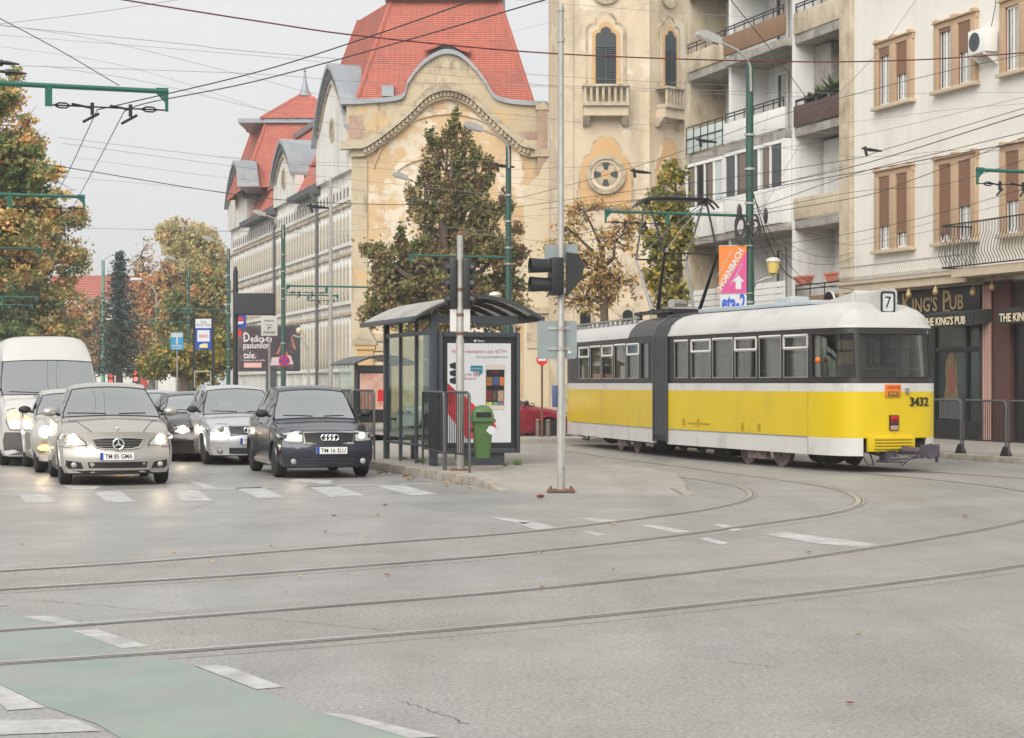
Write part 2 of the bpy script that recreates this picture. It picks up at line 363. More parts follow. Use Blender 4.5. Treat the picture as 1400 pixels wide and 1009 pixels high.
tag(ck.build('road_cracks', M('crack_dirt',(.16,.15,.14),.95), fix=False), kind='structure')
pt = MB()
for q in ([(560,690),(720,676),(760,684),(600,700)],[(900,735),(1010,722),(1060,729),(960,744)],[(1180,700),(1330,690),(1360,700),(1220,716)],[(300,716),(480,700),(520,706),(330,724)]):
    pt.sheet([G(*p) for p in q], .0008)
tag(pt.build('asphalt_patches', road_mat('patched_asphalt',(.25,.248,.244),(.272,.266,.257),rough=.47), fix=False), kind='structure')

# tram stop island: paving flush at the front, kerb stones on the left
K0 = G(683,671)
isl = MB()
left = [SF(K0,.16,s) for s in (0,.9,2,6,12,20,30,42)]
right_px = [(940,677),(936,664),(922,656),(868,646.5),(800,637),(715,624.5),(640,613)]
right = [G(*q) for q in right_px] + [SF(G(640,613),0,10)]
zl = [.008,.05,.12,.12,.12,.12,.12,.12]; rows = []
for i in range(8):
    a,b = left[i], right[i]; rows.append([(a.x+(b.x-a.x)*k/10, a.y+(b.y-a.y)*k/10, zl[i] if i < 2 else .12) for k in range(11)])
front = [G(683,672),G(767,677),G(850,679),G(940,679)]
isl.grid(rows)
isl.grid([[(p[0],p[1],p[2]) for p in rows[0]], [(p[0],p[1]-.3,-.01) for p in rows[0]]])
isl.grid([[r_[-1] for r_ in rows],[(r_[-1][0]+.02,r_[-1][1],-.02) for r_ in rows]])
isl = tag(isl.build('tram_stop_platform', m_pave, fix=False), kind='structure')
def kerb(name, o, s0, s1, n0, step, z, taper=True):
    root = bpy.data.objects.new(name, None); COL.objects.link(root); root['kind'] = 'structure'
    root.location = (o[0],o[1],0); root.rotation_euler[2] = ST
    s = s0; i = 0; src = None
    while s < s1:
        if taper and i == 0:
            b = MB(); b.add([(0,0,-.02),(.17,0,-.02),(.17,step,-.02),(0,step,-.02),(0,0,.012),(.17,0,.012),(.17,step,z),(0,step,z)],[(3,2,1,0),(4,5,6,7),(0,1,5,4),(1,2,6,5),(2,3,7,6),(3,0,4,7)])
            b.build('kerb_stone', m_kerb, root, (n0,s,0), bevel=.012)
        elif src is None:
            b = MB(); b.bx(0,.17,.004,step-.004,-.02,z); src = b.build('kerb_stone', m_kerb, root, (n0,s,0), bevel=.014)
        else:
            c = link(src, '', root, (n0+random.uniform(-.006,.006),s,random.uniform(-.006,.004)))
        s += step; i += 1
kerb('island_kerb', K0, 0, 42, 0, 1.0, .15)
ek = MB(); ek.bx(0,.14,0,1.35,-.02,.05); p = G(934,678); o = ek.build('kerb_end_stone', m_kerb, None, (p.x,p.y,0), rad(3), bevel=.015); o['kind']='structure'
# right-hand pavement by the pub
KR = Vector((10.1,37.5,0))
pv = MB(); a = [SF(KR,n,s) for n,s in ((.17,-22),(7,-22),(7,75),(.17,75))]; pv.sheet(a,.11); tag(pv.build('pavement', m_pave, fix=False), kind='structure')
kerb('pavement_kerb', SF(KR,0,-20), 0, 62, 0, .95, .125, taper=False)
# ------------------------------------------------------------------ buildings
m_cream = M('cream_render', L(226,223,215), .85, 0, .035, .6, .08, 30, dirt=L(206,201,188), da=.3, ds=.5, dstretch=(1,1,.35))
m_tan = M('tan_surround', L(184,157,128), .8, 0, .06, 3)
m_sill = M('pale_sill', L(196,180,156), .8, 0, .08, 4)
m_shut = M('brown_shutter', L(136,101,78), .6, 0, .08, 5)
m_pvc = M('white_window_frame', L(232,232,228), .4, 0, .03)
m_curt = M('net_curtain', L(190,190,184), .9, 0, .15, 6)
m_black = M('black_pub_front', L(30,31,32), .35, 0, .15, 3)
m_gold = M('gold_paint', L(176,152,112), .4, .3, .12, 8)
m_maroon = M('maroon_pillar', L(88,58,52), .7, 0, .12, 5)
m_pink = M('dusty_pink_pipe', L(170,136,124), .6, 0, .08)
m_conc = M('balcony_concrete', L(166,162,154), .85, 0, .15, 2, .15, 20, dirt=L(112,106,98), da=.42, ds=1.4)
m_wht = M('white_render', L(222,222,219), .85, 0, .05, 1.5, dirt=L(190,186,178), da=.28, ds=.8, dstretch=(1,1,.4))
m_stain = M('stained_render', L(196,184,160), .85, 0, .1, 1.5, dirt=L(146,128,100), da=.42, ds=1.3, dstretch=(1,1,.5))
m_brownp = M('brown_balcony_panel', L(134,104,76), .6, 0, .1, 2)
m_darkp = M('dark_brown_panel', L(86,66,60), .6, 0, .12, 2)
m_frost = M('frosted_glass_panel', L(190,200,196), .3, 0, .05)
FO = (12.7, 47.3, 0)                                 # facade origin; local y = along the street, -x = towards the street
# -- cream corner building
weather(m_cream, L(196,190,176), .8, .62, .1, .5, (1,1,.25))
weather(m_wht, L(170,165,155), 1.2, .6, .08, .6, (1,1,.3)); weather(m_conc, L(120,112,100), 2, .58, .06, .7, (1,1,.4))
cb = thing('corner_building', 'cream rendered building with tan framed windows above the black pub front', 'building', FO, ST)
b = MB(); b.bx(0,10,-9,8.44,4.15,17); b.bx(.12,10,-9,8.44,0,4.15); b.build('wall', m_cream, cb)
def shutter(frac, h, w):
    b = MB(); n = max(2,int(h*frac/.05))
    for i in range(n): b.bx(-.03,.0,0,w,h-(i+1)*.05+.006,h-i*.05); b.bx(-.02,.0,0,w,h-(i+1)*.05,h-(i+1)*.05+.006)
    return b
def double_window(s_c, z0, z1, sh_, parent):         # s_c centre; sh_ = shutter share of (far leaf, near leaf)
    H = z1-z0; fr = MB()
    for y0,y1 in ((-1,-.78),(-.16,.16),(.78,1)): fr.bx(-.12,.0,y0,y1,0,H); fr.bx(-.15,0,y0+.02,y1-.02,H+.14,H+.26)
    fr.bx(-.10,0,-1.02,1.02,H,H+.16); fr.bx(-.16,0,-1.05,1.05,H+.155,H+.2)
    f = fr.build('window', m_tan, parent, (0,s_c,z0), bevel=.01)
    sl = MB(); sl.bx(-.2,0,-1.08,1.08,-.1,0); sl.build('sill', m_sill, f, bevel=.01)
    for (y0,y1,k) in ((.16,.78,0),(-.78,-.16,1)):
        g_ = MB(); g_.bx(-.012,.0,y0,y1,0,H); g_.build('pane', m_dwg, f)
        c = MB(); c.grid([[(-.016-.006*sin(j*1.7),y0+.03+(y1-y0-.06)*(j/14)*.9,z) for j in range(15)] for z in (.05,H-.05)]); c.build('curtain', m_curt, f, fix=False)
        w_ = MB()
        for a0,a1 in ((y0,y0+.05),(y1-.05,y1),((y0+y1)/2-.03,(y0+y1)/2+.03)): w_.bx(-.04,-.02,a0,a1,0,H)
        w_.bx(-.04,-.02,y0,y1,0,.06); w_.bx(-.04,-.02,y0,y1,H-.06,H); w_.build('casement', m_pvc, f)
        jb = MB(); jb.bx(-.06,0,y0-.0,y0+.03,0,H); jb.bx(-.06,0,y1-.03,y1,0,H); jb.build('jamb', m_shut, f)
        if sh_[k] > 0:
            o = shutter(sh_[k], H, y1-y0-.06).build('roller_shutter', m_shut, f, (-.045,y0+.03,0), smooth=0); o['kind'] = 'stuff'
    return f
for (sc_,z0,z1,s2) in ((6.1,9.41,11.05,(.18,.55)),(2.95,9.41,11.05,(.08,.5)),(-.15,9.41,11.05,(0,.08)),
                       (6.1,5.35,7.42,(.68,.8)),(2.95,5.35,7.42,(.9,.6)),(-.15,5.35,7.42,(.62,.7)),
                       (6.1,13.0,14.8,(.3,.5)),(2.95,13.0,14.8,(.4,.2)),(-3.25,9.41,11.05,(.4,.4)),(-3.25,5.35,7.42,(.5,.3))):
    double_window(sc_,z0,z1,s2,cb)
b = MB(); b.bx(-.5,0,1.75,8.42,4.2,4.42); b.bx(-.56,0,1.7,8.42,4.42,4.5); b.bx(-.95,0,-6,1.74,4.3,4.52); b.build('balcony_slab', m_sill, cb)
def wave_rail(y0,y1,zb,h,dx,step):
    b = MB(); y = y0
    while y <= y1:
        b.tube([(-dx,y,zb),(-dx-.02,y,zb+h*.1),(-dx-.14,y,zb+h*.3),(-dx-.1,y,zb+h*.5),(-dx,y,zb+h*.75),(-dx,y,zb+h)],.011,4); y += step
    for z in (zb+.02,zb+h): b.bx(-dx-.025,-dx+.02,y0,y1,z-.015,z+.015)
    return b
o = wave_rail(1.8,8.38,4.5,.42,.5,.11).build('balcony_railing', m_galv, cb); o['kind']='stuff'
o = wave_rail(-6,2.1,4.55,1.1,.98,.13).build('balcony_railing', m_dark, cb); o['kind']='stuff'; o['label']='taller bulging balcony railing at the right edge'
b = MB()
for z in (4.56,5.64): b.bx(-1.0,0,2.06,2.1,z-.02,z+.02)
for k in range(8): b.tube([(-.12*k-.05,2.08,4.55),(-.12*k-.05,2.1,4.85),(-.12*k-.05,2.08,5.65)],.011,4)
b.build('railing_return', m_dark, cb)
# pub shop front at street level
b = MB(); b.bx(-.04,.12,1.65,8.3,3.42,4.15); b.build('shop_fascia', m_black, cb, bevel=.01)
b = MB(); b.bx(0,.13,-6,.35,3.42,4.2); b.build('shop_fascia', M('dark_brown_fascia',L(46,38,36),.5,0,.1), cb)
b = MB(); b.bx(-.1,.12,.4,1.6,0,4.2); b.build('pillar', m_maroon, cb, bevel=.01)
b = MB()
for y in (1.2,1.32,1.44): b.cyl((-.16,y,.0),(-.16,y,4.1),.055,n=8)
b.build('rain_pipe', m_pink, cb)
b = MB()
for y0,y1 in ((1.65,1.95),(4.05,4.45),(6.6,7.0),(8.1,8.4)): b.bx(0,.13,y0,y1,0,3.42)
b.bx(.02,.12,1.65,8.4,0,.62); b.bx(.02,.12,1.65,8.4,2.42,2.56); b.bx(.01,.12,2.5,2.62,0,3.42)
for y0,y1 in ((-6,-3.1),(-.1,.4)): b.bx(.02,.13,y0,y1,0,3.42)
b.bx(.03,.12,-6,.4,2.3,2.4); b.bx(.03,.12,-6,.4,0,.5); b.build('shop_frame', m_black, cb, bevel=.008)
m_pubg = M('dark_green_pane', L(38,52,46), .08, 0, .3, 1.5, spec=.6)
for y0,y1,z0,z1 in ((2.62,4.05,.62,2.42),(1.95,2.5,.62,2.42),(4.45,6.6,.62,2.42),(2.62,4.05,2.56,3.42),(1.95,2.5,2.56,3.42),(4.45,6.6,2.56,3.42),(7.0,8.1,.62,3.42),(-3.1,-.1,.5,2.3),(-3.1,-.1,2.4,3.42)):
    b = MB(); b.bx(.07,.1,y0,y1,z0,z1); b.build('shop_window', m_pubg if z0<2 else M('blind_pane',L(74,72,58),.15,0,.25,2), cb)
for yc in (3.35,-1.3):                                # crest printed on the glass
    cr_ = MB()
    pts = [(0,1.0),(.1,.9),(.12,.72),(.26,.6),(.3,.3),(.26,0),(.34,-.35),(.42,-.62),(.22,-.66),(0,-.6)]
    poly = pts + [(-x,z) for x,z in pts[-2:0:-1]]
    cr_.prism([(yc+x,1.62+z) for x,z in poly],'yz',.064,.068); f = cr_.build('window_crest', M('crest_gold',L(112,96,70),.5,0,.5,9), cb)
    i_ = MB(); e = [(yc+.15*cos(t*pi/8),1.7+.36*sin(t*pi/8)) for t in range(16)]; i_.prism(e,'yz',.058,.062); i_.build('crest_shield', M('crest_red',L(132,72,62),.5,0,.3,9), f)
b = MB(); b.bx(-.005,.03,2.75,3.85,.66,1.2); b.build('stall_riser_panel', M('grey_panel',L(98,98,98),.5,0,.2,5), cb)
t_ = thing('pub_sign', 'long black fascia lettered THE KING\'S PUB in gold capitals above the awning', 'sign', SF(FO,-.05,4.7,3.8), ST)
bb = MB(); bb.bx(-.035,0,-2.95,2.4,-.31,.3); bb.build('signboard', m_black, t_, bevel=.008)
text("T", .5, m_gold, t_, (-.05,1.84,0), face='-x', bold=.012); text("HE", .36, m_gold, t_, (-.05,1.38,-.06), face='-x', bold=.012)
text("K", .54, m_gold, t_, (-.05,.66,0), face='-x', bold=.014); text("ING'S", .38, m_gold, t_, (-.05,-.28,-.07), face='-x', w=1.25, bold=.014)
text("P", .54, m_gold, t_, (-.05,-1.35,0), face='-x', bold=.014); text("UB", .38, m_gold, t_, (-.05,-1.85,-.07), face='-x', bold=.014)
for yl in (1.84,.66,-1.35):
    s_ = MB(); s_.bx(-.054,-.047,yl-.2,yl+.13,-.3,-.26); s_.build('serif', m_gold, t_)
m_awn = M('charcoal_awning', L(62,62,60), .85, 0, .1, 4); m_ivory = M('ivory_letters', L(226,214,180), .6, 0, .05)
def awning(y0,y1,lab):
    t = thing('awning', lab, 'awning', SF(FO,-.05,(y0+y1)/2,3.1), ST, 'pub awnings'); h = (y1-y0)/2
    b = MB(); b.prism([(0,.42),(0,.36),(-.58,.27),(-.6,.31)],'xz',-h,h); b.build('canopy', m_awn, t)
    b = MB(); b.prism([(-.58,.3),(-.6,.31),(-.63,-.03),(-.61,-.04)],'xz',-h,h); b.build('valance', m_black, t)
    for y in (-h,h):
        b = MB(); b.prism([(0,.4),(-.58,.29),(-.6,-.02),(-.1,.05)],'xz',y-.008,y+.008); b.build('side_flap', m_awn, t)
    tx = MB()
    text("THE KING'S PUB", .2, m_ivory, t, (-.64,.05 if y0 > 0 else .5,.12), face='-x', w=min(2.0,2*h-.3), name='valance_lettering', bold=.016)
awning(1.15,3.75,'dark awning lettered in ivory beneath the gold pub fascia'); awning(-3.2,.15,'dark awning cut by the right edge of the photo beside the maroon pillar')
for i,(y,z) in enumerate(((8.05,4.02),(6.95,4.06),(5.75,4.08),(4.55,4.1),(3.2,4.12),(1.42,4.02),(.55,4.12))):
    lb = ['gold globe wall lamp above the tram roof, farthest from the maroon pillar','gold globe wall lamp above the first fascia letters','gold globe wall lamp above the middle of the tall fascia lettering',
          'gold globe wall lamp above the end of the fascia lettering','gold globe wall lamp at the near end of the fascia','gold globe wall lamp hung on the pink pipes','gold globe wall lamp at the right edge of the photo'][i]
    t = thing('wall_lamp', lb, 'wall lamp', SF(FO,-.06,y,z), ST, 'gold lamps along the pub front')
    b = MB(); b.tube([(0,0,.05),(-.25,0,.2),(-.42,0,.16),(-.45,0,.0)],.014,5); b.build('bracket', m_gold, t)
    b = MB(); b.lathe([(.02,.04),(.05,.0),(.06,-.03)],(-.45,0,0),10); b.build('cap', m_gold, t)
    b = MB(); b.ell((-.45,0,-.11),(.085,.085,.095),12,8); b.build('globe', m_gold, t)
t = thing('air_conditioner', 'white air conditioner outdoor unit fixed beside the upper middle window', 'air conditioner', SF(FO,-.02,1.35,10.0), ST)
b = MB(); b.bx(-.42,-.08,-.42,.42,0,.62); b.build('casing', m_pvc, t, bevel=.02)
b = MB(); b.lathe([(.24,0),(.24,.012),(.2,.014),(.05,.014),(.05,0)],(-.434,.12,.31),20,0,'x'); b.build('fan_grille', m_grey, t)
b = MB()
for y in (-.3,.3): b.bx(-.42,0,y-.02,y+.02,-.06,-.01); b.build('bracket',m_pvc,t); b = MB(); b.prism([(-.38,-.06),(-.02,-.06),(-.02,-.3)],'xz',y-.012,y+.012)
b.build('bracket', m_pvc, t)
b = MB(); b.tube([(-.2,-.3,.62),(-.08,-.32,1.2),(-.05,-.32,2.2)],.012,5); b.build('pipe', m_rust, t)

# -- block of flats with balconies
fb = thing('apartment_block', 'pale block of flats with recessed balconies between the yellow tower and cream building', 'building', FO, ST)
b = MB(); b.bx(1.3,11,8.5,20.2,0,18.5); b.build('wall', m_wht, fb)
for y0,y1,x0,m_,nm in ((8.46,9.1,-.12,m_stain,'corner_pier'),(12.0,12.2,-.05,m_wht,'party_wall'),(16.5,16.7,-.05,m_wht,'party_wall'),(19.75,20.25,-.05,m_stain,'corner_pier')):
    b = MB(); b.bx(x0,1.3,y0,y1,0,18.5); b.build(nm, m_, fb)
bays = ((9.1,12.0),(12.2,16.5),(16.7,19.75)); fl = (3.75,6.6,9.45,12.3,15.15)
for z in fl:
    for i,(y0,y1) in enumerate(bays):
        b = MB(); b.bx(-(.06,.3,.18)[i],1.3,y0+.003,y1-.003,z-.26,z); b.build('balcony_slab', m_conc, fb, bevel=.012)
b = MB(); b.bx(0,1.3,9.1,19.75,0,3.3); b.build('ground_floor', m_stain, fb)
def railing(y0,y1,x,z0,z1,par,n):
    b = MB()
    for z in (z1,(z0+z1)/2+.05): b.bx(x-.015,x+.015,y0,y1,z-.02,z+.02)
    for k in range(n+1):
        y = y0+.03+(y1-y0-.06)*k/n; b.bx(x-.013,x+.013,y-.013,y+.013,z0,z1)
    b.build('railing', m_dark, par)
def door_window(y0,y1,z0,z1,par,x=1.29,n=2,m_=None):
    b = MB(); b.bx(x-.03,x,y0,y1,z0,z1); f = b.build('window', m_dwg, par)
    w_ = MB(); k = n
    for j in range(k+1):
        y = y0+(y1-y0)*j/k; w_.bx(x-.07,x-.028,y-.035,y+.035,z0,z1)
    w_.bx(x-.07,x-.028,y0,y1,z0-.03,z0+.04); w_.bx(x-.07,x-.028,y0,y1,z1-.04,z1+.03); w_.build('frame', m_pvc, f)
    c = MB(); c.grid([[(x-.035-.004*sin(j*2.1),y0+.06+(y1-y0)*.6*j/12,z) for j in range(13)] for z in (z0+.05,z1-.05)]); c.build('curtain', m_curt, f, fix=False)
def glazed(y0,y1,z0,z1,x,par,n):
    b = MB(); st_ = (y1-y0)/n
    w_ = MB()
    for j in range(n+1): w_.bx(x-.05,x+.04,y0+st_*j-.03,y0+st_*j+.03,z0,z1)
    w_.bx(x-.05,x+.04,y0,y1,z0-.06,z0+.05); w_.bx(x-.05,x+.04,y0,y1,z1-.05,z1+.06); f = w_.build('balcony_glazing', m_pvc, par)
    for j in range(n):
        q = MB(); q.bx(x,x+.02,y0+st_*j+.045,y0+st_*(j+1)-.045,z0+.05,z1-.05)
        q.build('pane', m_frost if (j*7+n)%4 == 0 else m_dwg, f)
        if j%2: 
            c = MB(); c.grid([[(x-.008-.005*sin(k*1.9),y0+st_*j+.08+(st_-.2)*.8*k/10,z) for k in range(11)] for z in (z0+.08,z1-.08)]); c.build('curtain', M('brown_curtain',L(120,106,94),.9,0,.15,5), f, fix=False)
def parapet(i,z0,z1,m_,x=None):
    y0,y1 = bays[i]; x = (-.06,-.3,-.18)[i] if x is None else x
    b = MB(); b.bx(x-.05,x+.05,y0+.01,y1-.01,z0+.03,z1); b.build('parapet', m_, fb, bevel=.008); return x,y0,y1
# third floor up to roof
for z in (12.3,15.15):
    parapet(0,z,z+.68,m_stain); railing(9.15,11.95,-.06,z+.68,z+.95,fb,5)
    parapet(1,z+.06,z+.72,m_brownp); railing(12.25,16.45,-.3,z+.72,z+1.0,fb,6)
    parapet(2,z,z+.66,m_stain); railing(16.75,19.7,-.18,z+.66,z+1.0,fb,4)
    door_window(13.0,14.7,z+.9,z+2.25,fb); door_window(15.0,15.8,z+.05,z+2.25,fb,n=1); door_window(10,11,z+.05,z+2.2,fb,n=1)
parapet(0,9.45,10.12,m_darkp); railing(9.15,11.95,-.06,10.12,10.3,fb,5)
parapet(1,9.45,10.15,m_wht); railing(12.25,16.45,-.3,10.15,10.45,fb,6)
parapet(2,9.5,10.3,m_frost); railing(16.75,19.7,-.24,9.5,10.42,fb,5)
b = MB(); b.bx(.6,1.29,10.9,11.98,9.45,12.0); b.build('recess_wall', m_conc, fb)
door_window(12.9,14.5,10.4,11.75,fb,n=2); door_window(15.0,15.7,9.5,11.75,fb,n=1)
parapet(0,6.6,7.28,m_stain); b = MB(); b.bx(.9,1.3,10.6,11.95,6.6,9.1); b.build('recess_wall', m_wht, fb)
parapet(1,6.55,7.62,m_wht); glazed(12.3,16.4,7.66,9.1,-.3,fb,5)
parapet(2,6.55,7.55,m_wht); glazed(16.8,19.7,7.6,9.1,-.18,fb,4)
b = MB(); b.bx(-.34,-.06,12.205,12.28,6.55,9.18); b.build('balcony_return',m_wht,fb)
b = MB(); b.bx(-.22,-.06,16.705,16.78,6.55,9.18); b.build('balcony_return',m_wht,fb)
parapet(0,3.75,4.25,m_brownp); railing(9.15,11.95,-.06,4.25,4.6,fb,3)
for i,(ya,yb) in ((1,(12.25,16.45)),(2,(16.75,19.7))):
    for k in range(5):
        b = MB(); b.bx(-.3,-.26,ya,yb,3.8+.2*k,3.97+.2*k); b.build('balcony_board', m_wht, fb)
door_window(9.6,10.3,3.8,6.0,fb,n=1); door_window(13.2,14.5,3.8,6.0,fb,n=2); door_window(15.2,15.8,3.8,6.0,fb,n=1)
b = MB(); b.bx(1.0,1.29,16.72,19.7,3.75,6.3); b.build('recess_wall', M('brown_render',L(132,118,104),.85,0,.1), fb)
m_terra = M('terracotta', L(196,122,100), .8, 0, .1, 6)
for i,y in enumerate((11.4,9.5)):
    t = thing('planter', ('terracotta trough standing on the brown balcony rail, farther from the cream building','terracotta trough on the brown balcony rail close to the cream building')[i], 'planter', SF(FO,-.06,y,4.62), ST, 'balcony troughs')
    b = MB(); b.add([(-.09,-.32,0),(.09,-.32,0),(.09,.32,0),(-.09,.32,0),(-.13,-.4,.24),(.13,-.4,.24),(.13,.4,.24),(-.13,.4,.24)],[(3,2,1,0),(4,5,6,7),(0,1,5,4),(1,2,6,5),(2,3,7,6),(3,0,4,7)]); b.build('trough', m_terra, t)
    b = MB(); b.bx(-.15,.15,-.42,.42,.2,.26); b.build('rim', m_terra, t)
m_plant = M('balcony_leaves', L(74,96,54), .7, 0, .3, 9)
for i,(y,h_) in enumerate(((11.3,.35),(10.6,.5),(9.7,.75))):
    t = thing('potted_plant', ('dark pot with a low plant on the dark brown balcony, farthest from the cream building','bushy potted plant in the middle of the dark brown balcony','taller light green plant on the dark brown balcony near the pier')[i], 'plant', SF(FO,.1,y,9.95), ST, 'plants on the dark balcony')
    b = MB(); b.lathe([(.1,0),(.15,.22),(.16,.24)],(0,0,0),10); b.build('pot', m_dark, t)
    b = MB(); r_ = random.Random(i)
    for k in range(70):
        a = r_.uniform(0,6.3); e = r_.uniform(.3,1.2); d = Vector((cos(a)*cos(e),sin(a)*cos(e),sin(e)))*h_*r_.uniform(.5,1.1); n_ = Vector((-sin(a),cos(a),0))*.05; m_ = d*.6
        b.add([(0,0,.22),tuple(m_+n_+Vector((0,0,.22))),tuple(d+Vector((0,0,.2))),tuple(m_-n_+Vector((0,0,.22)))],[(0,1,2,3)])
    b.build('foliage', m_plant, t, fix=False)
t = thing('beer_sign', 'round white sign hung on the brown balcony parapet above the tram roof', 'sign', SF(FO,-.2,9.5,4.0), ST)
b = MB(); b.lathe([(.33,0),(.33,.05)],(-.05,0,0),24,0,'x'); b.build('disc', m_pvc, t)
b = MB(); b.lathe([(.31,0),(.31,.01),(.26,.01),(.26,0)],(-.065,0,0),24,0,'x'); b.build('ring', m_black, t)
text('BERE',.16,M('sign_red',L(190,40,40),.5),t,(-.07,0,0),face='-x')

# -- old school with curved gable and red mansard roofs (left), its front 100 m away
YC = 100.0
m_ochre = M('ochre_render', L(206,178,138), .9, 0, .09, .35, .1, 8, dirt=L(212,202,182), da=.44, ds=.4, dw=.025)
m_fade = M('faded_stucco', L(192,178,150), .9, 0, .1, .5, .1, 8, dirt=L(164,148,130), da=.42, ds=.6, dw=.05)
m_pale = M('pale_grey_stucco', L(218,216,209), .9, 0, .06, .5, .1, 8, dirt=L(192,187,176), da=.38, ds=.4, dstretch=(1,1,.3))
m_zinc = M('zinc_sheet', L(150,156,162), .5, .25, .08, 1, dirt=L(128,134,140), da=.35, ds=.8)
m_tile = M('red_roof_tile', L(180,102,86), .8, 0, .1, 2.5, dirt=L(158,90,78), da=.36, ds=.5)
m_moul = M('stucco_moulding', L(190,178,154), .9, 0, .1, 1, dirt=L(140,124,100), da=.4, ds=.8)
m_gutter = M('grey_eaves', L(92,94,97), .6, .1, .1)
m_brick = M('exposed_brick', L(172,146,128), .9, 0, .2, 3, .3, 12)
weather(m_ochre, L(224,214,196), .35, .57, .02, .85); weather(m_ochre, L(176,150,118), .7, .6, .06, .6, (1,1,.35)); weather(m_ochre, L(150,138,122), 1.2, .64, .04, .6)
weather(m_fade, L(206,176,128), .5, .56, .03, .8); weather(m_fade, L(140,126,108), 1.0, .6, .05, .75, (1,1,.4))
weather(m_pale, L(168,162,150), .7, .58, .07, .65, (1,1,.22)); weather(m_zinc, L(168,170,172), .6, .55, .05, .7)
sch = thing('old_school', 'old ochre and grey school with curved front gable and red mansard roofs', 'building', (-8.6,YC,0), 0)
def X(px): return (px-700)/FP*YC
def Z(py): return EYE+(HOR-py)/FP*YC
def W(pl): return [(X(a),Z(b)) for a,b in pl]
def bez(pl, n=5):
    v = crv([(a,b,0) for a,b in pl], n); return [(p.x,p.y) for p in v]
top = bez([(468,143),(500,142),(549,136),(557,117),(576,92),(596,78),(613,74),(630,79),(648,95),(664,116),(674,133),(688,140),(715,144),(745,145)])
cor = bez([(466,203),(484,202),(503,199),(536,176),(563,153),(586,131),(613,123),(640,132),(660,150),(687,176),(702,189),(714,199),(733,203),(751,204)])
W1 = W(top); 
# main wall up to the cornice, frieze above, flashing on top
poly = [(X(484),0)] + [(x,z) for x,z in W(cor) if X(484) < x < X(745)] + [(X(745),0)]
b = MB(); b.prism(poly,'xz',YC,YC+.6); b.build('front_wall', m_ochre, sch, world=True)
n_ = len(top); cr2 = W(cor)
def at(pl, x):
    for a,c in zip(pl,pl[1:]):
        if a[0] <= x <= c[0]: return a[1]+(c[1]-a[1])*(x-a[0])/max(1e-6,c[0]-a[0])
    return pl[0][1] if x < pl[0][0] else pl[-1][1]
xs = [X(474)+(X(745)-X(474))*i/70 for i in range(71)]
b = MB(); b.band([(x,at(cr2,x)) for x in xs],[(x,at(W1,x)) for x in xs],'xz',YC-.12,YC+.5); b.build('gable_frieze', m_fade, sch, world=True)
b = MB(); xs2 = [X(466)+(X(748)-X(466))*i/80 for i in range(81)]
b.band([(x,at(W1,x)-.02) for x in xs2],[(x,at(W1,x)+.22) for x in xs2],'xz',YC-.3,YC+.8); b.build('gable_coping', m_zinc, sch, world=True)
b = MB(); b.band([(x,at(cr2,x)-.1) for x in xs2],[(x,at(cr2,x)+.34) for x in xs2],'xz',YC-.55,YC)
b.band([(x,at(cr2,x)-.5) for x in xs2[4:-3]],[(x,at(cr2,x)-.1) for x in xs2[4:-3]],'xz',YC-.28,YC); b.build('cornice', m_moul, sch, world=True)
b = MB()
for i in range(44):
    x = X(500)+(X(722)-X(500))*i/43; z = at(cr2,x)
    b.bx(x-.07,x+.07,YC-.42,YC-.27,z-.36,z-.11)
b.build('dentils', m_moul, sch, world=True)['kind'] = 'stuff'
for dz,wd in ((1.1,.12),(4.2,.1)):
    c_ = []
    for i in range(41):
        t = pi*(.06+.88*i/40); c_.append((X(613)-(5.3-dz*.42)*cos(t)*.82, Z(245)+(6.0-dz)*sin(t)*.72))
    b = MB(); b.band([(x,z-wd) for x,z in c_],[(x,z+wd) for x,z in c_],'xz',YC-.1,YC); b.build('arch_moulding', m_ochre, sch, world=True)
for a_,c_ in ((X(484)-.12,X(484)+.7),(X(745)-.7,X(745))): b = MB(); b.bx(a_,c_,YC-.1,YC+.02,0,Z(204)-.5); b.build('corner_pilaster', m_fade, sch, world=True)
for q_ in ((477,496,190,158),(718,744,190,180)): b = MB(); b.bx(X(q_[0]),X(q_[1]),YC-.135,YC-.1,Z(q_[2]),Z(q_[3])); b.build('exposed_brick', m_brick, sch, world=True)
b = MB()
for k in range(8): b.bx(X(500),X(530),YC-.16,YC-.0,.3+.5*k,.72+.5*k)
b.build('rusticated_base', m_fade, sch, world=True, bevel=.02)
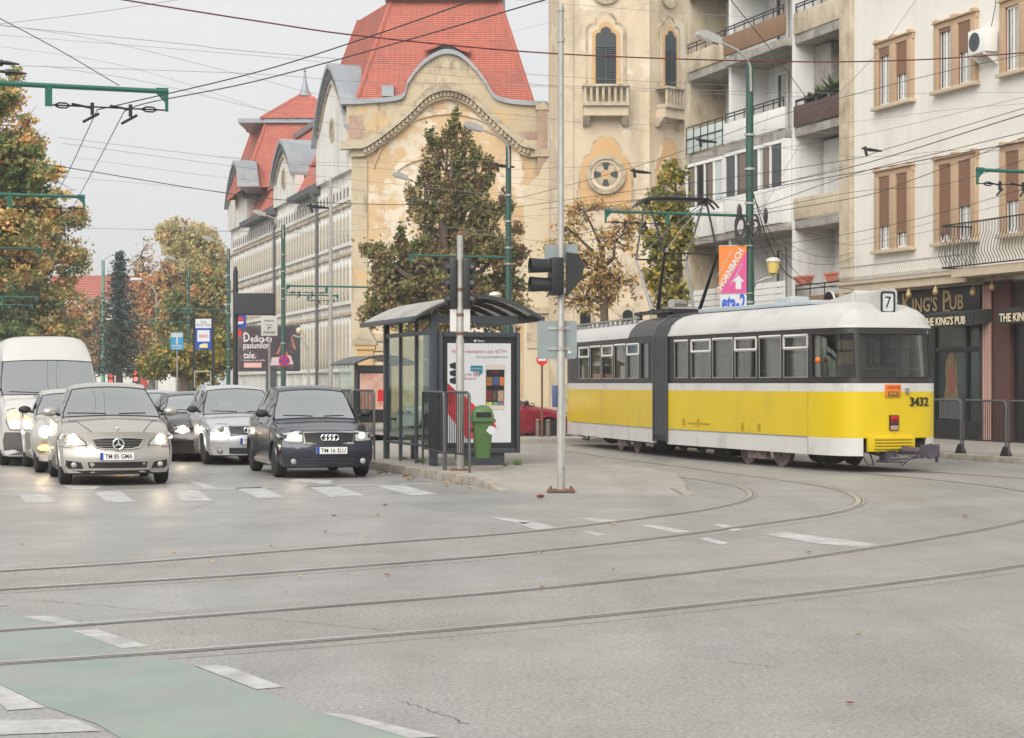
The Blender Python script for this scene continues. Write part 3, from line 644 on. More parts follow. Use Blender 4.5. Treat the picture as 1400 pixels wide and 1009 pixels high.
# side facade
A0 = Vector((X(484),YC+.05,0)); FA = math.atan2(11.6,38.)
b = MB(); b.bx(0,9,0.02,43,0,12.9); b.tf(Matrix.Translation(A0)@Matrix.Rotation(FA,4,'Z')); b.build('side_wall', m_pale, sch, world=True)
TS = Matrix.Translation(A0-Vector(sch.location))@Matrix.Rotation(FA,4,'Z')
def side(b,name,mat,**k): b.tf(TS); return b.build(name,mat,sch,**k)
for y0,y1 in ((9,15.6),(23.2,34)):
    b = MB(); b.prism([(-.75,12.45),(-.8,12.75),(.1,13.25),(.3,12.45)],'xz',y0,y1); side(b,'eaves',m_gutter)
    b = MB(); b.prism([(-.1,13.15),(2.6,18.4),(2.7,18.3),(.4,12.86)],'xz',y0-.6,y1+.6); side(b,'wing_roof',m_tile)
    for i in range(30):
        pass
    b = MB(); b.prism([(2.3,18.2),(2.2,18.5),(5,18.8),(5,18.2)],'xz',y0-.6,y1+.6); side(b,'roof_cornice',m_zinc)
    b = MB(); b.prism([(.15,13.5),(.15,14.2),(-.25,14.2),(-.25,14.3),(1.2,15.6),(1.2,13.9)],'xz',y0+1.2,y0+2.4); side(b,'dormer',m_tile)
    b = MB(); b.bx(.1,.16,y0+1.4,y0+2.2,13.6,14.15); side(b,'dormer_window',m_dwg)
    b = MB(); b.cyl((-.6,y0+.1,12.5),(-.2,y0+.1,11.8),.09); b.cyl((-.2,y0+.1,11.8),(-.2,y0+.1,0),.09); side(b,'rain_pipe',m_gutter)
for yc,hw,zt,zb in ((4.5,4.6,18.9,12.9),(19.4,3.8,16.6,12.9),(38.4,4.4,17.4,12.9)):
    pr = []
    for i in range(25):
        u = -1+2*i/24; a = abs(u); pr.append((yc+u*hw, zb+(zt-zb)*(cos(a*pi/2*.62)**1.2*.62+.38*(1-a)**.6 if a < 1 else .35)))
    b = MB(); b.prism([(yc-hw,zb-.05)]+pr+[(yc+hw,zb-.05)],'yz',-.25,.3); side(b,'side_gable',m_pale)
    b = MB(); b.band([(a,z-.02) for a,z in pr],[(a,z+.22) for a,z in pr],'yz',-.55,3.2); side(b,'gable_zinc_roof',m_zinc)
    for k in range(2,23):
        q = pr[k]; b = MB(); b.bx(-.45,-.25,q[0]-.09,q[0]+.09,q[1]-.5,q[1]-.1); 
        side(b,'gable_bracket',m_gutter)
    b = MB(); c_ = [(a,z-.75) for a,z in pr[3:-3]]; b.band([(a,z-.12) for a,z in c_],c_,'yz',-.36,-.25); side(b,'gable_moulding',m_moul)
    b = MB(); b.lathe([(.7,0),(.7,.08),(.5,.1),(.5,0)],(-.3,yc,(zb+zt)/2-.4),16,0,'x'); side(b,'oculus',m_moul)
# arched windows of the side facade
def arch(w_,h_,n=8): return [(-w_/2,0),(w_/2,0)]+[(w_/2*cos(pi*i/n),h_-w_/2+w_/2*sin(pi*i/n)) for i in range(n+1)]
wsrc = {}
for zi,(z0,h_,w_) in enumerate(((2.3,2.5,.55),(5.9,2.0,.5),(9.0,1.5,.45),(11.4,.6,.3))):
    b = MB(); b.prism([(y,z) for y,z in arch(w_+.3,h_+.3)],'yz',-.1,0,0); b.prism([(y,z+.12) for y,z in arch(w_,h_-.1)],'yz',-.115,-.09,1)
    b.bx(-.16,0,-w_/2-.2,w_/2+.2,-.1,0,0)
    b.tf(Matrix.Rotation(FA,4,'Z')); src = None
    for gi in range(15):
        for k in range(3):
            yy = 1.6+gi*2.72+k*.92-.5
            p = TS@Vector((0,yy,z0))
            if src is None: src = b.build('arched_window',[m_pale,m_moul if zi < 3 else m_gutter],sch,p)
            else: link(src,'',sch,p)
for yy in [0.3+2.72*i for i in range(16)]:
    b = MB(); b.bx(-.07,0,yy-.14,yy+.14,0,12.6); side(b,'pilaster_strip',m_pale)
for zz in (5.3,8.5,11.1):
    b = MB(); b.bx(-.13,0,0,43,zz-.08,zz+.08); side(b,'string_course',m_moul)
# red pavilion roofs laid in tile courses
def courses(bl, br, tl, tr, n, th=.035):               # a sloping tiled face from lower edge bl-br to upper edge tl-tr
    bl,br,tl,tr = map(Vector,(bl,br,tl,tr)); nm = (br-bl).cross(tl-bl).normalized(); b = MB()
    for i in range(n):
        t0,t1 = i/n,(i+1)/n; a,c = bl.lerp(tl,t0),br.lerp(tr,t0); d,e = bl.lerp(tl,t1),br.lerp(tr,t1)
        b.add([a+nm*th,c+nm*th,e+nm*.01,d+nm*.01,a,c,e,d],[(0,1,2,3),(4,5,1,0),(1,5,6,2),(0,3,7,4)])
    return b
m_til2 = M('tile_courses', L(186,109,92), .8, 0, .1, 2.5, dirt=L(160,98,86), da=.4, ds=.6); 
stripe(m_til2, 1.1, 'X', .1)
def frustum(name,c0,c1,n):
    for k in range(4):
        a,b_ = c0[k],c0[(k+1)%4]; d,e = c1[k],c1[(k+1)%4]
        o = courses(a,b_,d,e,n).build(name,m_til2,sch,world=True,fix=False,smooth=0); o['kind'] = 'stuff'
        h = MB(); h.tube([a,d],.13,6); h.build('hip_tiles',m_tile,sch,world=True)
zt,zb = EYE+(HOR-1)/FP*103.6,Z(150)
frustum('roof_tiles',[(X(480),YC+1,zb),(X(733),YC+1,zb),(X(733)-2.6,YC+12,zb),(X(480)-3.2,YC+12,zb)],[(X(529),YC+3.6,zt),(X(682),YC+3.6,zt),(X(682)-2.2,YC+9.2,zt),(X(529)-2.2,YC+9.2,zt)],58)
b = MB(); b.prism([(X(521),zt),(X(687),zt),(X(690),zt+.35),(X(676),zt+.8),(X(532),zt+.8),(X(517),zt+.35)],'xz',YC+3.2,YC+9.4); b.build('roof_cornice',m_zinc,sch,world=True)
t_ = (zt-zb); 
def onroof(px,py,dy=0): z = Z(py); f = (z-zb)/t_; return Vector((X(px),YC+1+2.6*f+dy,z))
e = bez([(577,62),(592,57),(600,53),(608,51),(618,54),(628,60),(642,64)],4)
b = MB(); p0 = [onroof(a,c,-.03) for a,c in e]; b.grid([[(p.x,p.y-.5,p.z) for p in p0],[(p.x,p.y-.5,p.z+.12) for p in p0],[(p.x,p.y+1.2,p.z+.75) for p in p0]]); b.build('eyebrow_dormer',m_tile,sch,world=True,fix=False)
b = MB(); b.grid([[(p.x,p.y-.42,p.z+.01) for p in p0[4:-4]],[(p.x,onroof(0,66,-.2).y,Z(65.5)) for p in p0[4:-4]]]); b.build('dormer_opening',m_black,sch,world=True,fix=False)
b = MB(); q = onroof(528,119); b.bx(q.x-.32,q.x+.32,q.y-.3,q.y+.2,q.z-.3,q.z+.28); b.build('skylight',m_zinc,sch,world=True)
Y2 = 128.0
def X2(px): return (px-700)/FP*Y2
def Z2(py): return EYE+(HOR-py)/FP*Y2
frustum('roof_tiles',[(X2(334),Y2,Z2(256)),(X2(480),Y2,Z2(256)),(X2(480)-2,Y2+9,Z2(256)),(X2(334)-2.4,Y2+9,Z2(256))],[(X2(360),Y2+1.6,Z2(163)),(X2(460),Y2+1.6,Z2(163)),(X2(460)-1.6,Y2+7.4,Z2(163)),(X2(360)-1.8,Y2+7.4,Z2(163))],30)
b = MB(); b.bx(X2(354)-1.6,X2(466),Y2+1.3,Y2+7.8,Z2(164),Z2(158)); b.build('roof_cornice',m_zinc,sch,world=True)
ap = (X2(413)-.3,Y2+4.5,Z2(116))
frustum('roof_tiles',[(X2(354),Y2+1.2,Z2(158)),(X2(466),Y2+1.2,Z2(158)),(X2(466)-1.6,Y2+7.9,Z2(158)),(X2(354)-1.9,Y2+7.9,Z2(158))],[Vector(ap)+Vector(d) for d in ((-.2,-.2,0),(.2,-.2,0),(.2,.2,0),(-.2,.2,0))],18)
b = MB(); b.lathe([(.55,-.1),(.3,.3),(.14,.9),(.07,1.5),(.05,1.6),(.12,1.68),(.03,1.75),(.03,1.95)],ap,10); b.build('spire',m_zinc,sch,world=True)
b = MB(); b.prism([(X2(326),Z2(256)),(X2(326)-.1,Z2(225)),(X2(334),Z2(219)),(X2(352),Z2(222)),(X2(356),Z2(256))],'xz',Y2-.5,Y2+6); b.build('gable_zinc_roof',m_zinc,sch,world=True)
# -- convent wall and brick chimney between school and tower
cv = thing('convent_wall', 'cream wall with a curved parapet between the school gable and yellow tower', 'wall', (1.7,98,0), 0)
m_conv = M('cream_stucco', L(204,192,166), .9, 0, .06, .5, .1, 8, dirt=L(196,180,150), da=.34, ds=.5)
pw = [((q[0]-700)/FP*98, EYE+(HOR-q[1])/FP*98) for q in [(716,524),(716,262),(728,246),(736,240),(742,226),(752,214),(762,196),(772,188),(800,188),(800,524)]]
pw[0] = (pw[0][0],0); pw[-1] = (pw[-1][0],0)
b = MB(); b.prism(pw,'xz',98,98.6); b.build('wall',m_conv,cv,world=True)
for px in (728,750):
    b = MB(); x = (px-700)/FP*98; b.prism([(x+a,z+3.4) for a,z in arch(.55,2.1)],'xz',97.93,98.0); b.build('blind_window',m_moul,cv,world=True)
b = MB(); b.bx((716-700)/FP*98,(800-700)/FP*98,97.8,98,5.2,5.5); b.build('string_course',m_moul,cv,world=True)
ch = thing('brick_chimney', 'brick chimney stack with a stone cap rising beside the grey signal pole', 'chimney', P(742,524,99)*1, 0); ch.location.z = 0
b = MB(); x = (742-700)/FP*99; zc = lambda py: EYE+(HOR-py)/FP*99
b.bx(x-.28,x+.28,99-.0,99.6,zc(262),zc(150)); b.build('stack',m_brick,ch,world=True)
b = MB(); b.bx(x-.42,x+.42,98.9,99.7,zc(214),zc(204)); b.bx(x-.36,x+.36,98.95,99.66,zc(150),zc(140)); b.build('cap',m_moul,ch,world=True)
# -- yellow church tower
YT = 92.0; sx = FP/YT
tw = thing('church_tower', 'tall pale yellow church tower with louvred windows and stone balconies', 'tower', ((826-700)/sx,YT,0), 0)
m_tow = M('yellow_stucco', L(206,189,163), .9, 0, .09, .45, .08, 8, dirt=L(186,172,152), da=.42, ds=.4, dw=.03)
m_towo = M('orange_niche', L(204,166,120), .9, 0, .07, .6)
m_louv = M('dark_louvre', L(58,66,68), .6, 0, .15, 4)
hw = 61.5/sx; c45 = 2.75*cos(pi/4)
plan = [(-hw,0),(hw,0),(hw+c45,c45),(hw+c45,c45+4.4),(hw,2*c45+4.4),(-hw,2*c45+4.4),(-hw-c45*.2,c45+4.4),(-hw-c45*.2,c45)]
b = MB(); b.prism(plan,'xy',0,26); b.build('shaft',m_tow,tw)
weather(m_tow, L(222,212,190), .35, .58, .02, .85); weather(m_tow, L(168,154,132), .8, .6, .06, .6, (1,1,.25)); weather(m_tow, L(212,180,130), .3, .62, .04, .6)
weather(m_moul, L(120,108,92), 1.4, .58, .06, .7)
def zt_(py): return EYE+(HOR-py)/sx
def face(Mx, k):
    def bd(b,n,m_,**kw): b.tf(Mx); return b.build(n,m_,tw,**kw)
    hw_ = 26/sx*k; 
    def trefoil(w_,z0,z1,n=10):
        zs = z1-w_*.95; p = [(-w_,z0),(w_,z0),(w_,zs)]
        p += [(w_*(.62+.38*cos(t))*1.0, zs+w_*.42*sin(t)*1.0+.0) for t in [pi*.15*i for i in range(1,5)]]
        p += [(w_*.55*cos(t), zs+w_*.42+w_*.55*sin(t)) for t in [pi*(.1+.8*i/8) for i in range(9)]]
        p += [(-x,z) for x,z in p[6:2:-1]] + [(-w_,zs)]
        return p
    z0,z1 = zt_(118),zt_(38); w0 = 14/sx*k
    b = MB(); b.prism(trefoil(w0*1.95,z0,z1+.75),'xz',-.12,0); bd(b,'window_surround',m_moul)
    b = MB(); b.prism(trefoil(w0*1.7,z0,z1+.55),'xz',-.16,-.1); bd(b,'window_hood',m_tow)
    b = MB(); b.prism(trefoil(w0*1.35,z0,z1+.25),'xz',-.19,-.15); bd(b,'window_niche',m_towo)
    b = MB(); b.prism(trefoil(w0,z0,z1),'xz',-.215,-.18); f = bd(b,'window',m_louv)
    b = MB(); zz = z0+.06
    while zz < z1-.95: b.add([(-w0+.03,-.26,zz),(w0-.03,-.26,zz),(w0-.03,-.2,zz+.09),(-w0+.03,-.2,zz+.09)],[(0,1,2,3)]); zz += .1
    b.bx(-.03,.03,-.28,-.2,z0,z1-.7); b.tf(Mx); o = b.build('louvre_slats',m_louv,f,fix=False,smooth=0); o['kind']='stuff'
    # balcony
    bw = 31/sx*k
    b = MB(); b.bx(-bw,bw,-.75,0,zt_(147),zt_(142)); b.bx(-bw-.04,bw+.04,-.8,0,zt_(121),zt_(118))
    bd(b,'balcony',m_moul); b = MB(); b.bx(-bw*.97,bw*.97,-.6,0,zt_(160),zt_(147)+.01); bd(b,'balcony_frieze',m_tow)
    b = MB()
    for i in range(8):
        x = -bw+.08+(2*bw-.16)*i/7; b.bx(x-.06,x+.06,-.72,-.6,zt_(142),zt_(121))
    bd(b,'baluster',m_moul)
    for s_ in (-1,1):
        b = MB(); b.prism([(-.6,zt_(160)),(0,zt_(160)),(0,zt_(173)),(-.2,zt_(172))],'yz',s_*bw*.86-.16,s_*bw*.86+.16); bd(b,'console',m_moul)
    ar = [(-bw*.68*cos(pi*i/12), zt_(168)+.42*sin(pi*i/12)) for i in range(13)]
    b = MB(); b.band(ar,[(x*1.18,z+.12) for x,z in ar],'xz',-.3,0); bd(b,'balcony_arch',m_moul)
    # orange niche with rose window
    q = [(-37,285),(-38,262),(-37,232),(-30,214),(-22,210),(-18,196),(-10,187),(0,185)]
    pl = [(a/sx*k,zt_(c)) for a,c in q]; pl = pl+[(-x,z) for x,z in pl[-2::-1]]
    b = MB(); b.prism(pl,'xz',-.1,0); bd(b,'niche_edge',m_moul)
    b = MB(); b.prism([(x*.93,zt_(240)+(z-zt_(240))*.95) for x,z in pl],'xz',-.13,-.09); bd(b,'orange_niche',m_towo)
    zc_ = zt_(239); R_ = 27/sx
    def ring(r0,r1,y0,y1):
        o_ = [(r1*k*cos(2*pi*i/28),zc_+r1*sin(2*pi*i/28)) for i in range(29)]; i_ = [(r0*k*cos(2*pi*i/28),zc_+r0*sin(2*pi*i/28)) for i in range(29)]
        return MB().band(i_,o_,'xz',y0,y1)
    bd(ring(R_*.78,R_,-.3,-.12),'rose_window_ring',m_moul); bd(ring(R_*.62,R_*.78,-.22,-.12),'rose_window_ring',m_tow)
    b = MB(); b.prism([(R_*.64*k*cos(2*pi*i/24),zc_+R_*.64*sin(2*pi*i/24)) for i in range(24)],'xz',-.17,-.12); f = bd(b,'rose_window',m_towo)
    for i in range(4):
        a_ = i*pi/2; b = MB()
        for (rr,r_) in ((R_*.36,.12),(R_*.5,.16)):
            b.prism([(k*(rr*cos(a_)+r_*cos(2*pi*j/12)),zc_+rr*sin(a_)+r_*sin(2*pi*j/12)) for j in range(12)],'xz',-.2-.01*(r_>.13),-.165)
        b.tf(Mx); b.build('rose_opening',m_louv,f)
    for i in range(4):
        a_ = pi/4+i*pi/2; bb_ = MB(); e_ = [(k*(R_*.42*cos(a_)+.2*cos(2*pi*j/12)),zc_+R_*.42*sin(a_)+.2*sin(2*pi*j/12)) for j in range(12)]
        bb_.prism(e_,'xz',-.19,-.165); bb_.tf(Mx); bb_.build('rose_roundel',m_moul,f)
    # medallion near the top
    for (r0,r1,y0) in ((.45,.72,-.16),(0.01,.45,-.08)):
        o_ = [(r1*k*cos(2*pi*i/20),zt_(-14)+r1*sin(2*pi*i/20)) for i in range(21)]; i_ = [(r0*k*cos(2*pi*i/20),zt_(-14)+r0*sin(2*pi*i/20)) for i in range(21)]
        bd(MB().band(i_,o_,'xz',y0,0),'medallion',m_moul)
face(Matrix.Translation(((828-826)/sx,0,0)),1)
face(Matrix.Translation((hw+c45/2,c45/2,0))@Matrix.Rotation(pi/4,4,'Z'),.82)
for a_,c_ in ((-hw,-hw+.68),(hw-.25,hw+.02)): b = MB(); b.bx(a_,c_,-.07,.01,0,26); b.build('corner_pilaster',m_tow,tw)
for px in (800,858):
    b = MB(); x = (px-826)/sx; b.prism([(x+a,z+2.6) for a,z in arch(.8,2.8)],'xz',-.12,0); f = b.build('lower_window',m_moul,tw)
    b = MB(); b.prism([(x+a,z+2.75) for a,z in arch(.5,2.4)],'xz',-.15,-.11); b.build('pane',m_dwg,f)
b = MB(); b.bx(-hw-.4,hw+.1,-.2,0,0,1.6); b.build('plinth',m_moul,tw)
# stone gatepost with a gabled cap in front of the school
gp_ = thing('stone_gatepost', 'weathered tan gatepost with a little gabled stone cap left of the leafy tree', 'gatepost', P(500,524,70)*1, 0); gp_.location.z = 0
s70 = FP/70; xx = (500-700)/s70
b = MB(); b.bx(xx-.3,xx+.3,69.7,70.3,0,EYE+(HOR-474)/s70); b.bx(xx-.36,xx+.36,69.64,70.36,EYE+(HOR-478)/s70,EYE+(HOR-472)/s70); b.build('post',m_towo if False else M('tan_stone',L(198,168,120),.9,0,.12,2,.2,15),gp_,world=True)
b = MB(); zz = EYE+(HOR-472)/s70
b.prism([(xx-.44,zz),(xx+.44,zz),(xx+.4,zz+.14),(xx+.03,zz+.78),(xx-.03,zz+.78),(xx-.4,zz+.14)],'xz',69.6,70.4); b.build('cap',m_moul,gp_,world=True)
# far roof beyond the trees
fr = thing('distant_building', 'distant building with a long red roof behind the dark conifer', 'building', P(150,524,290)*1, 0); fr.location.z = 0
s9 = FP/290; b = MB(); x0,x1 = (60-700)/s9,(240-700)/s9; ze = EYE+(HOR-408)/s9; zr = EYE+(HOR-374)/s9
b.bx(x0,x1,290,300,0,ze); b.build('wall',m_pale,fr,world=True)
o = courses((x0,289.5,ze),(x1,289.5,ze),(x0,295,zr),(x1,295,zr),14,.12).build('roof',m_til2,fr,world=True,fix=False,smooth=0)
for k in range(12):
    b = MB(); x = x0+1+k*1.65; b.bx(x,x+.8,289.9,290,ze-2.4,ze-.8); b.build('window',m_dwg,fr,world=True)
b = MB(); b.bx((150-700)/s9,(158-700)/s9,294,295,zr-.5,zr+.9); b.build('chimney',m_brick,fr,world=True)
# ------------------------------------------------------------------ trees
def leaf_mat(name, stops, rough=.6):
    m = bpy.data.materials.new(name); m.use_nodes = True; n = m.node_tree; b = n.nodes['Principled BSDF']
    a = n.nodes.new('ShaderNodeAttribute'); a.attribute_name = 'tint'
    r = n.nodes.new('ShaderNodeValToRGB'); el = r.color_ramp.elements
    while len(el) < len(stops): el.new(.5)
    for e,(p,c) in zip(el,stops): e.position = p; e.color = (*c,1)
    n.links.new(a.outputs['Fac'], r.inputs[0]); n.links.new(r.outputs[0], b.inputs['Base Color']); b.inputs['Roughness'].default_value = rough
    b.inputs['Specular IOR Level'].default_value = .3
    tr = n.nodes.new('ShaderNodeBsdfTranslucent'); n.links.new(r.outputs[0], tr.inputs[0])
    x = n.nodes.new('ShaderNodeMixShader'); x.inputs[0].default_value = .3
    n.links.new(b.outputs[0], x.inputs[1]); n.links.new(tr.outputs[0], x.inputs[2]); n.links.new(x.outputs[0], n.nodes['Material Output'].inputs[0])
    return m
def LB_(c,k=1.0): return L(*c)
m_bark = M('bark', L(96,84,72), .95, 0, .25, 5, .5, 15)
lf_or = leaf_mat('orange_autumn_leaves', [(0,L(130,146,94)),(.22,L(183,182,119)),(.45,L(238,210,146)),(.7,L(238,184,124)),(1,L(199,161,125))])
lf_gr = leaf_mat('green_turning_leaves', [(0,L(77,99,63)),(.35,L(118,133,81)),(.6,L(162,164,102)),(.8,L(220,184,114)),(1,L(199,140,94))])
lf_br = leaf_mat('brown_turning_leaves', [(0,L(112,112,79)),(.3,L(162,149,104)),(.55,L(209,171,123)),(.8,L(228,170,124)),(1,L(165,126,104))])
lf_oak = leaf_mat('olive_oak_leaves', [(0,L(93,104,59)),(.3,L(131,133,79)),(.55,L(154,140,93)),(.78,L(149,118,93)),(1,L(120,97,82))])
lf_ye = leaf_mat('yellow_leaves', [(0,L(176,158,96)),(.4,L(206,176,112)),(.7,L(206,160,104)),(1,L(160,130,96))])
lf_iv = leaf_mat('ivy_green_leaves', [(0,L(95,102,55)),(.4,L(141,141,71)),(.7,L(192,176,90)),(1,L(220,185,97))])
lf_con = leaf_mat('conifer_needles', [(0,L(46,71,69)),(.5,L(69,97,90)),(1,L(102,122,111))])
lf_pale = leaf_mat('pale_yellow_leaves', [(0,L(154,154,109)),(.4,L(193,184,129)),(.8,L(230,202,141)),(1,L(179,146,113))])
def quads(name, C, size, tint, mat, rng, parent, flat=0, asp=.62):
    n = len(C); N = rng.normal(size=(n,3)); N[:,2] += flat; N /= np.linalg.norm(N,axis=1)[:,None]
    T = rng.normal(size=(n,3)); T -= N*(T*N).sum(1)[:,None]; T /= np.linalg.norm(T,axis=1)[:,None]; Bv = np.cross(N,T)
    s = (size*rng.uniform(.6,1.35,n))[:,None]
    V = np.stack([C-T*s, C-Bv*s*asp+N*s*.12, C+T*s, C+Bv*s*asp+N*s*.12],1).reshape(-1,3).astype('f')
    me = bpy.data.meshes.new(name); me.vertices.add(4*n); me.vertices.foreach_set('co', V.ravel())
    me.loops.add(4*n); me.loops.foreach_set('vertex_index', np.arange(4*n,dtype='i'))
    me.polygons.add(n); me.polygons.foreach_set('loop_start', np.arange(0,4*n,4,dtype='i'))
    me.update(calc_edges=True)
    at_ = me.attributes.new('tint','FLOAT','POINT'); at_.data.foreach_set('value', np.repeat(np.clip(tint,0,1),4).astype('f'))
    me.materials.append(mat); o = bpy.data.objects.new(name, me); COL.objects.link(o); o.parent = parent; return o
def tree(name, label, Y, base_px, blobs, mat, leaves, size, seed, group=None, tr=.22, clump=(60,), tint=(.5,.25), ybias=0, dens=1.0, depth=.8, bare=0, twigs=1.0, topt=0.0, cat='tree'):
    """blobs: (px,py,rx,rz) of crown masses as seen, standing Y metres away"""
    rng = np.random.default_rng(seed); random.seed(seed); s = FP/Y
    bx_ = (base_px-700)/s; root = thing(name,label,cat,(bx_,Y,0),0,group)
    B = []
    for (px,py,rx,rz) in blobs:
        B.append(((px-700)/s-bx_, rng.uniform(-.35,.35)*rx/s*depth, EYE+(HOR-py)/s, rx/s, rx/s*depth, rz/s))
    zmin = min(b[2]-b[5] for b in B)
    # trunk, limbs and twigs
    t = MB(); zt = max(1.2, min(zmin+1.5, max(b[2] for b in B)))
    top = (rng.normal()*.15, rng.normal()*.15, zt)
    t.tube([(0,0,-.1),(rng.normal()*.06,0,zt*.4),top],[tr*1.25,tr,tr*.8],9)
    t.build('trunk',m_bark,root)
    lm = MB(); C = []; T = []
    area = np.array([b[3]*b[5] for b in B]); share = area/area.sum()
    for b,sh_ in zip(B,share):
        c = Vector(b[:3]); mid = Vector(top).lerp(c,.5)+Vector((rng.normal()*.2,rng.normal()*.2,-.15*b[5]))
        lm.tube([top,mid,c],[tr*.6,tr*.38,tr*.16],6)
        ncl = max(6,int(leaves*sh_/clump[0])); 
        d = rng.normal(size=(ncl,3)); d /= np.linalg.norm(d,axis=1)[:,None]
        rr = rng.uniform(0,1,ncl)**.42*rng.uniform(.86,1.12,ncl)
        P_ = np.array(b[:3])+d*rr[:,None]*np.array(b[3:])
        k = int(ncl*twigs*.5)
        for p in P_[:k]:
            q = Vector(p); m_ = c.lerp(q,.5)+Vector(rng.normal(size=3)*.12*b[3]); lm.tube([c,m_,q],[tr*.16,tr*.09,tr*.035],4,caps=False)
            if bare:
                for _ in range(bare):
                    e = q+Vector(rng.normal(size=3)*.28*b[3]); e.z += .1*b[5]; lm.tube([m_,q.lerp(e,.5)+Vector(rng.normal(size=3)*.05),e],[tr*.07,tr*.045,tr*.02],3,caps=False)
        lit = rng.normal(tint[0],tint[1],ncl)+topt*(P_[:,2]-c.z)/max(.1,b[5])
        m = max(1,int(leaves*sh_/ncl)); sp = np.array([b[3],b[4],b[5]])*.8/np.sqrt(ncl)**.75
        sp = np.minimum(sp, .42*np.array([1,1,.8])*max(1,size*4))
        C.append((P_[:,None,:]+rng.normal(size=(ncl,m,3))*sp*.75).reshape(-1,3)); T.append((lit[:,None]+rng.normal(size=(ncl,m))*.13).ravel())
    if lm.v: lm.build('branches',m_bark,root,fix=False)
    if leaves:
        C = np.concatenate(C); T = np.concatenate(T); keep = C[:,2] > .2
        quads('crown',C[keep],size,T[keep],mat,rng,root)
    return root
g1 = 'autumn trees along the left side of the avenue'
tree('park_tree','near tree at the left edge with orange leaves below and green leaves above',66,-60,[(-40,170,60,50),(10,225,56,46),(0,300,70,50),(28,190,28,22),(45,275,36,32),(-40,250,70,70),(5,350,60,40),(62,238,20,16),(5,130,30,26),(72,300,18,14),(40,165,12,12),(85,265,10,8),(20,100,10,14)],lf_or,24000,.088,1,g1,.3,(34,),(.32,.3),twigs=.9,bare=2,topt=-.22)
tree('park_tree','green leaved tree crown hanging in at the upper left corner',58,-120,[(-20,215,56,36),(20,248,46,24),(-30,130,40,40),(40,215,26,16)],lf_gr,6000,.1,2,g1,.25,(14,),(.35,.22),twigs=.8,bare=2)
tree('park_tree','brown gold tree behind the white van, its crown reaching over the roof',120,20,[(40,330,62,50),(85,350,40,32),(30,400,60,50),(75,410,38,30),(95,300,26,22),(-20,380,60,80),(50,450,60,28)],lf_gr,26000,.135,3,g1,.3,(48,),(.55,.28),twigs=.5,bare=1)
tree('park_tree','dark green shaded tree low at the left edge above the van',118,-30,[(5,400,40,38),(-20,440,50,60),(20,430,30,25),(-10,470,70,30)],lf_gr,11000,.15,4,g1,.3,(42,),(.25,.22),twigs=.3)
g2 = 'trees closing the far end of the avenue'
tree('avenue_tree','tall pale tree top rising beside the school\'s grey gables',172,250,[(245,325,30,26),(225,318,16,14),(275,330,24,28),(290,355,22,40),(255,365,38,30)],lf_pale,13000,.17,5,g2,.4,(40,),(.4,.25),twigs=.4)
tree('avenue_tree','rust coloured tree left of the blue square sign',160,208,[(210,405,28,32),(200,440,26,28),(228,385,22,22),(215,465,36,28)],lf_br,13000,.165,6,g2,.35,(40,),(.6,.25),twigs=.4,bare=1)
tree('avenue_tree','olive tree behind the tall bus stop board',150,262,[(262,415,40,34),(240,440,34,30),(285,440,30,36),(250,480,44,34),(295,400,22,34),(280,380,26,24)],lf_gr,18000,.16,7,g2,.35,(40,),(.5,.25),twigs=.4)
tree('avenue_tree','low olive bush-like tree right beneath the bus stop board',120,255,[(245,495,32,22),(280,500,34,24),(215,500,26,20),(300,480,22,26)],lf_iv,11000,.14,8,g2,.25,(40,),(.4,.25),twigs=.3)
tree('avenue_tree','bare grey branched tree rising between conifer and pale tree top',180,195,[(192,350,22,26),(205,370,24,22),(185,375,18,20)],lf_br,350,.16,9,g2,.35,(8,),(.6,.2),twigs=3,bare=2)
tree('avenue_tree','brown tree left of the dark conifer',190,118,[(118,430,26,30),(100,450,24,30),(132,460,26,30),(110,490,34,26)],lf_br,11000,.19,10,g2,.35,(40,),(.5,.25),twigs=.4,bare=1)
tree('avenue_tree','hazy tree at the vanishing end of the avenue',235,152,[(150,480,36,30),(185,490,34,26),(120,495,30,20),(170,450,20,22)],lf_br,10000,.22,11,g2,.35,(40,),(.4,.25),twigs=.3)
# conifer
ct = thing('conifer','dark green pointed conifer standing above the avenue trees','tree',P(163,524,138)*1,0); ct.location.z = 0
s_ = FP/138; b = MB(); Hc = EYE+(HOR-343)/s_; b.tube([(0,0,0),(0,0,Hc*.5),(0,0,Hc)],[.3,.2,.04],8); b.build('trunk',m_bark,ct)
rng = np.random.default_rng(5); Cc = []; b = MB()
for i in range(46):
    f = i/45; z = Hc*(.22+.76*f); R = (1-f)**.8*2.5+.1
    for k in range(7):
        a = k*2*pi/7+i*.7; R2 = R*rng.uniform(.45,1.3)
        b.tube([(0,0,z),(R2*.6*cos(a),R2*.6*sin(a),z-.05*R2),(R2*cos(a),R2*sin(a),z-.22*R2)],[.04,.025,.01],3,caps=False)
        for q in range(int(9+10*(1-f))):
            u = rng.uniform(.15,1.05); Cc.append((R2*u*cos(a)+rng.normal()*.16,R2*u*sin(a)+rng.normal()*.16,z-.22*R2*u*u+rng.normal()*.1))
b.build('branches',m_bark,ct,fix=False); Cc = np.array(Cc); quads('crown',Cc,.15,rng.normal(.4,.25,len(Cc)),lf_con,rng,ct,asp=.4)
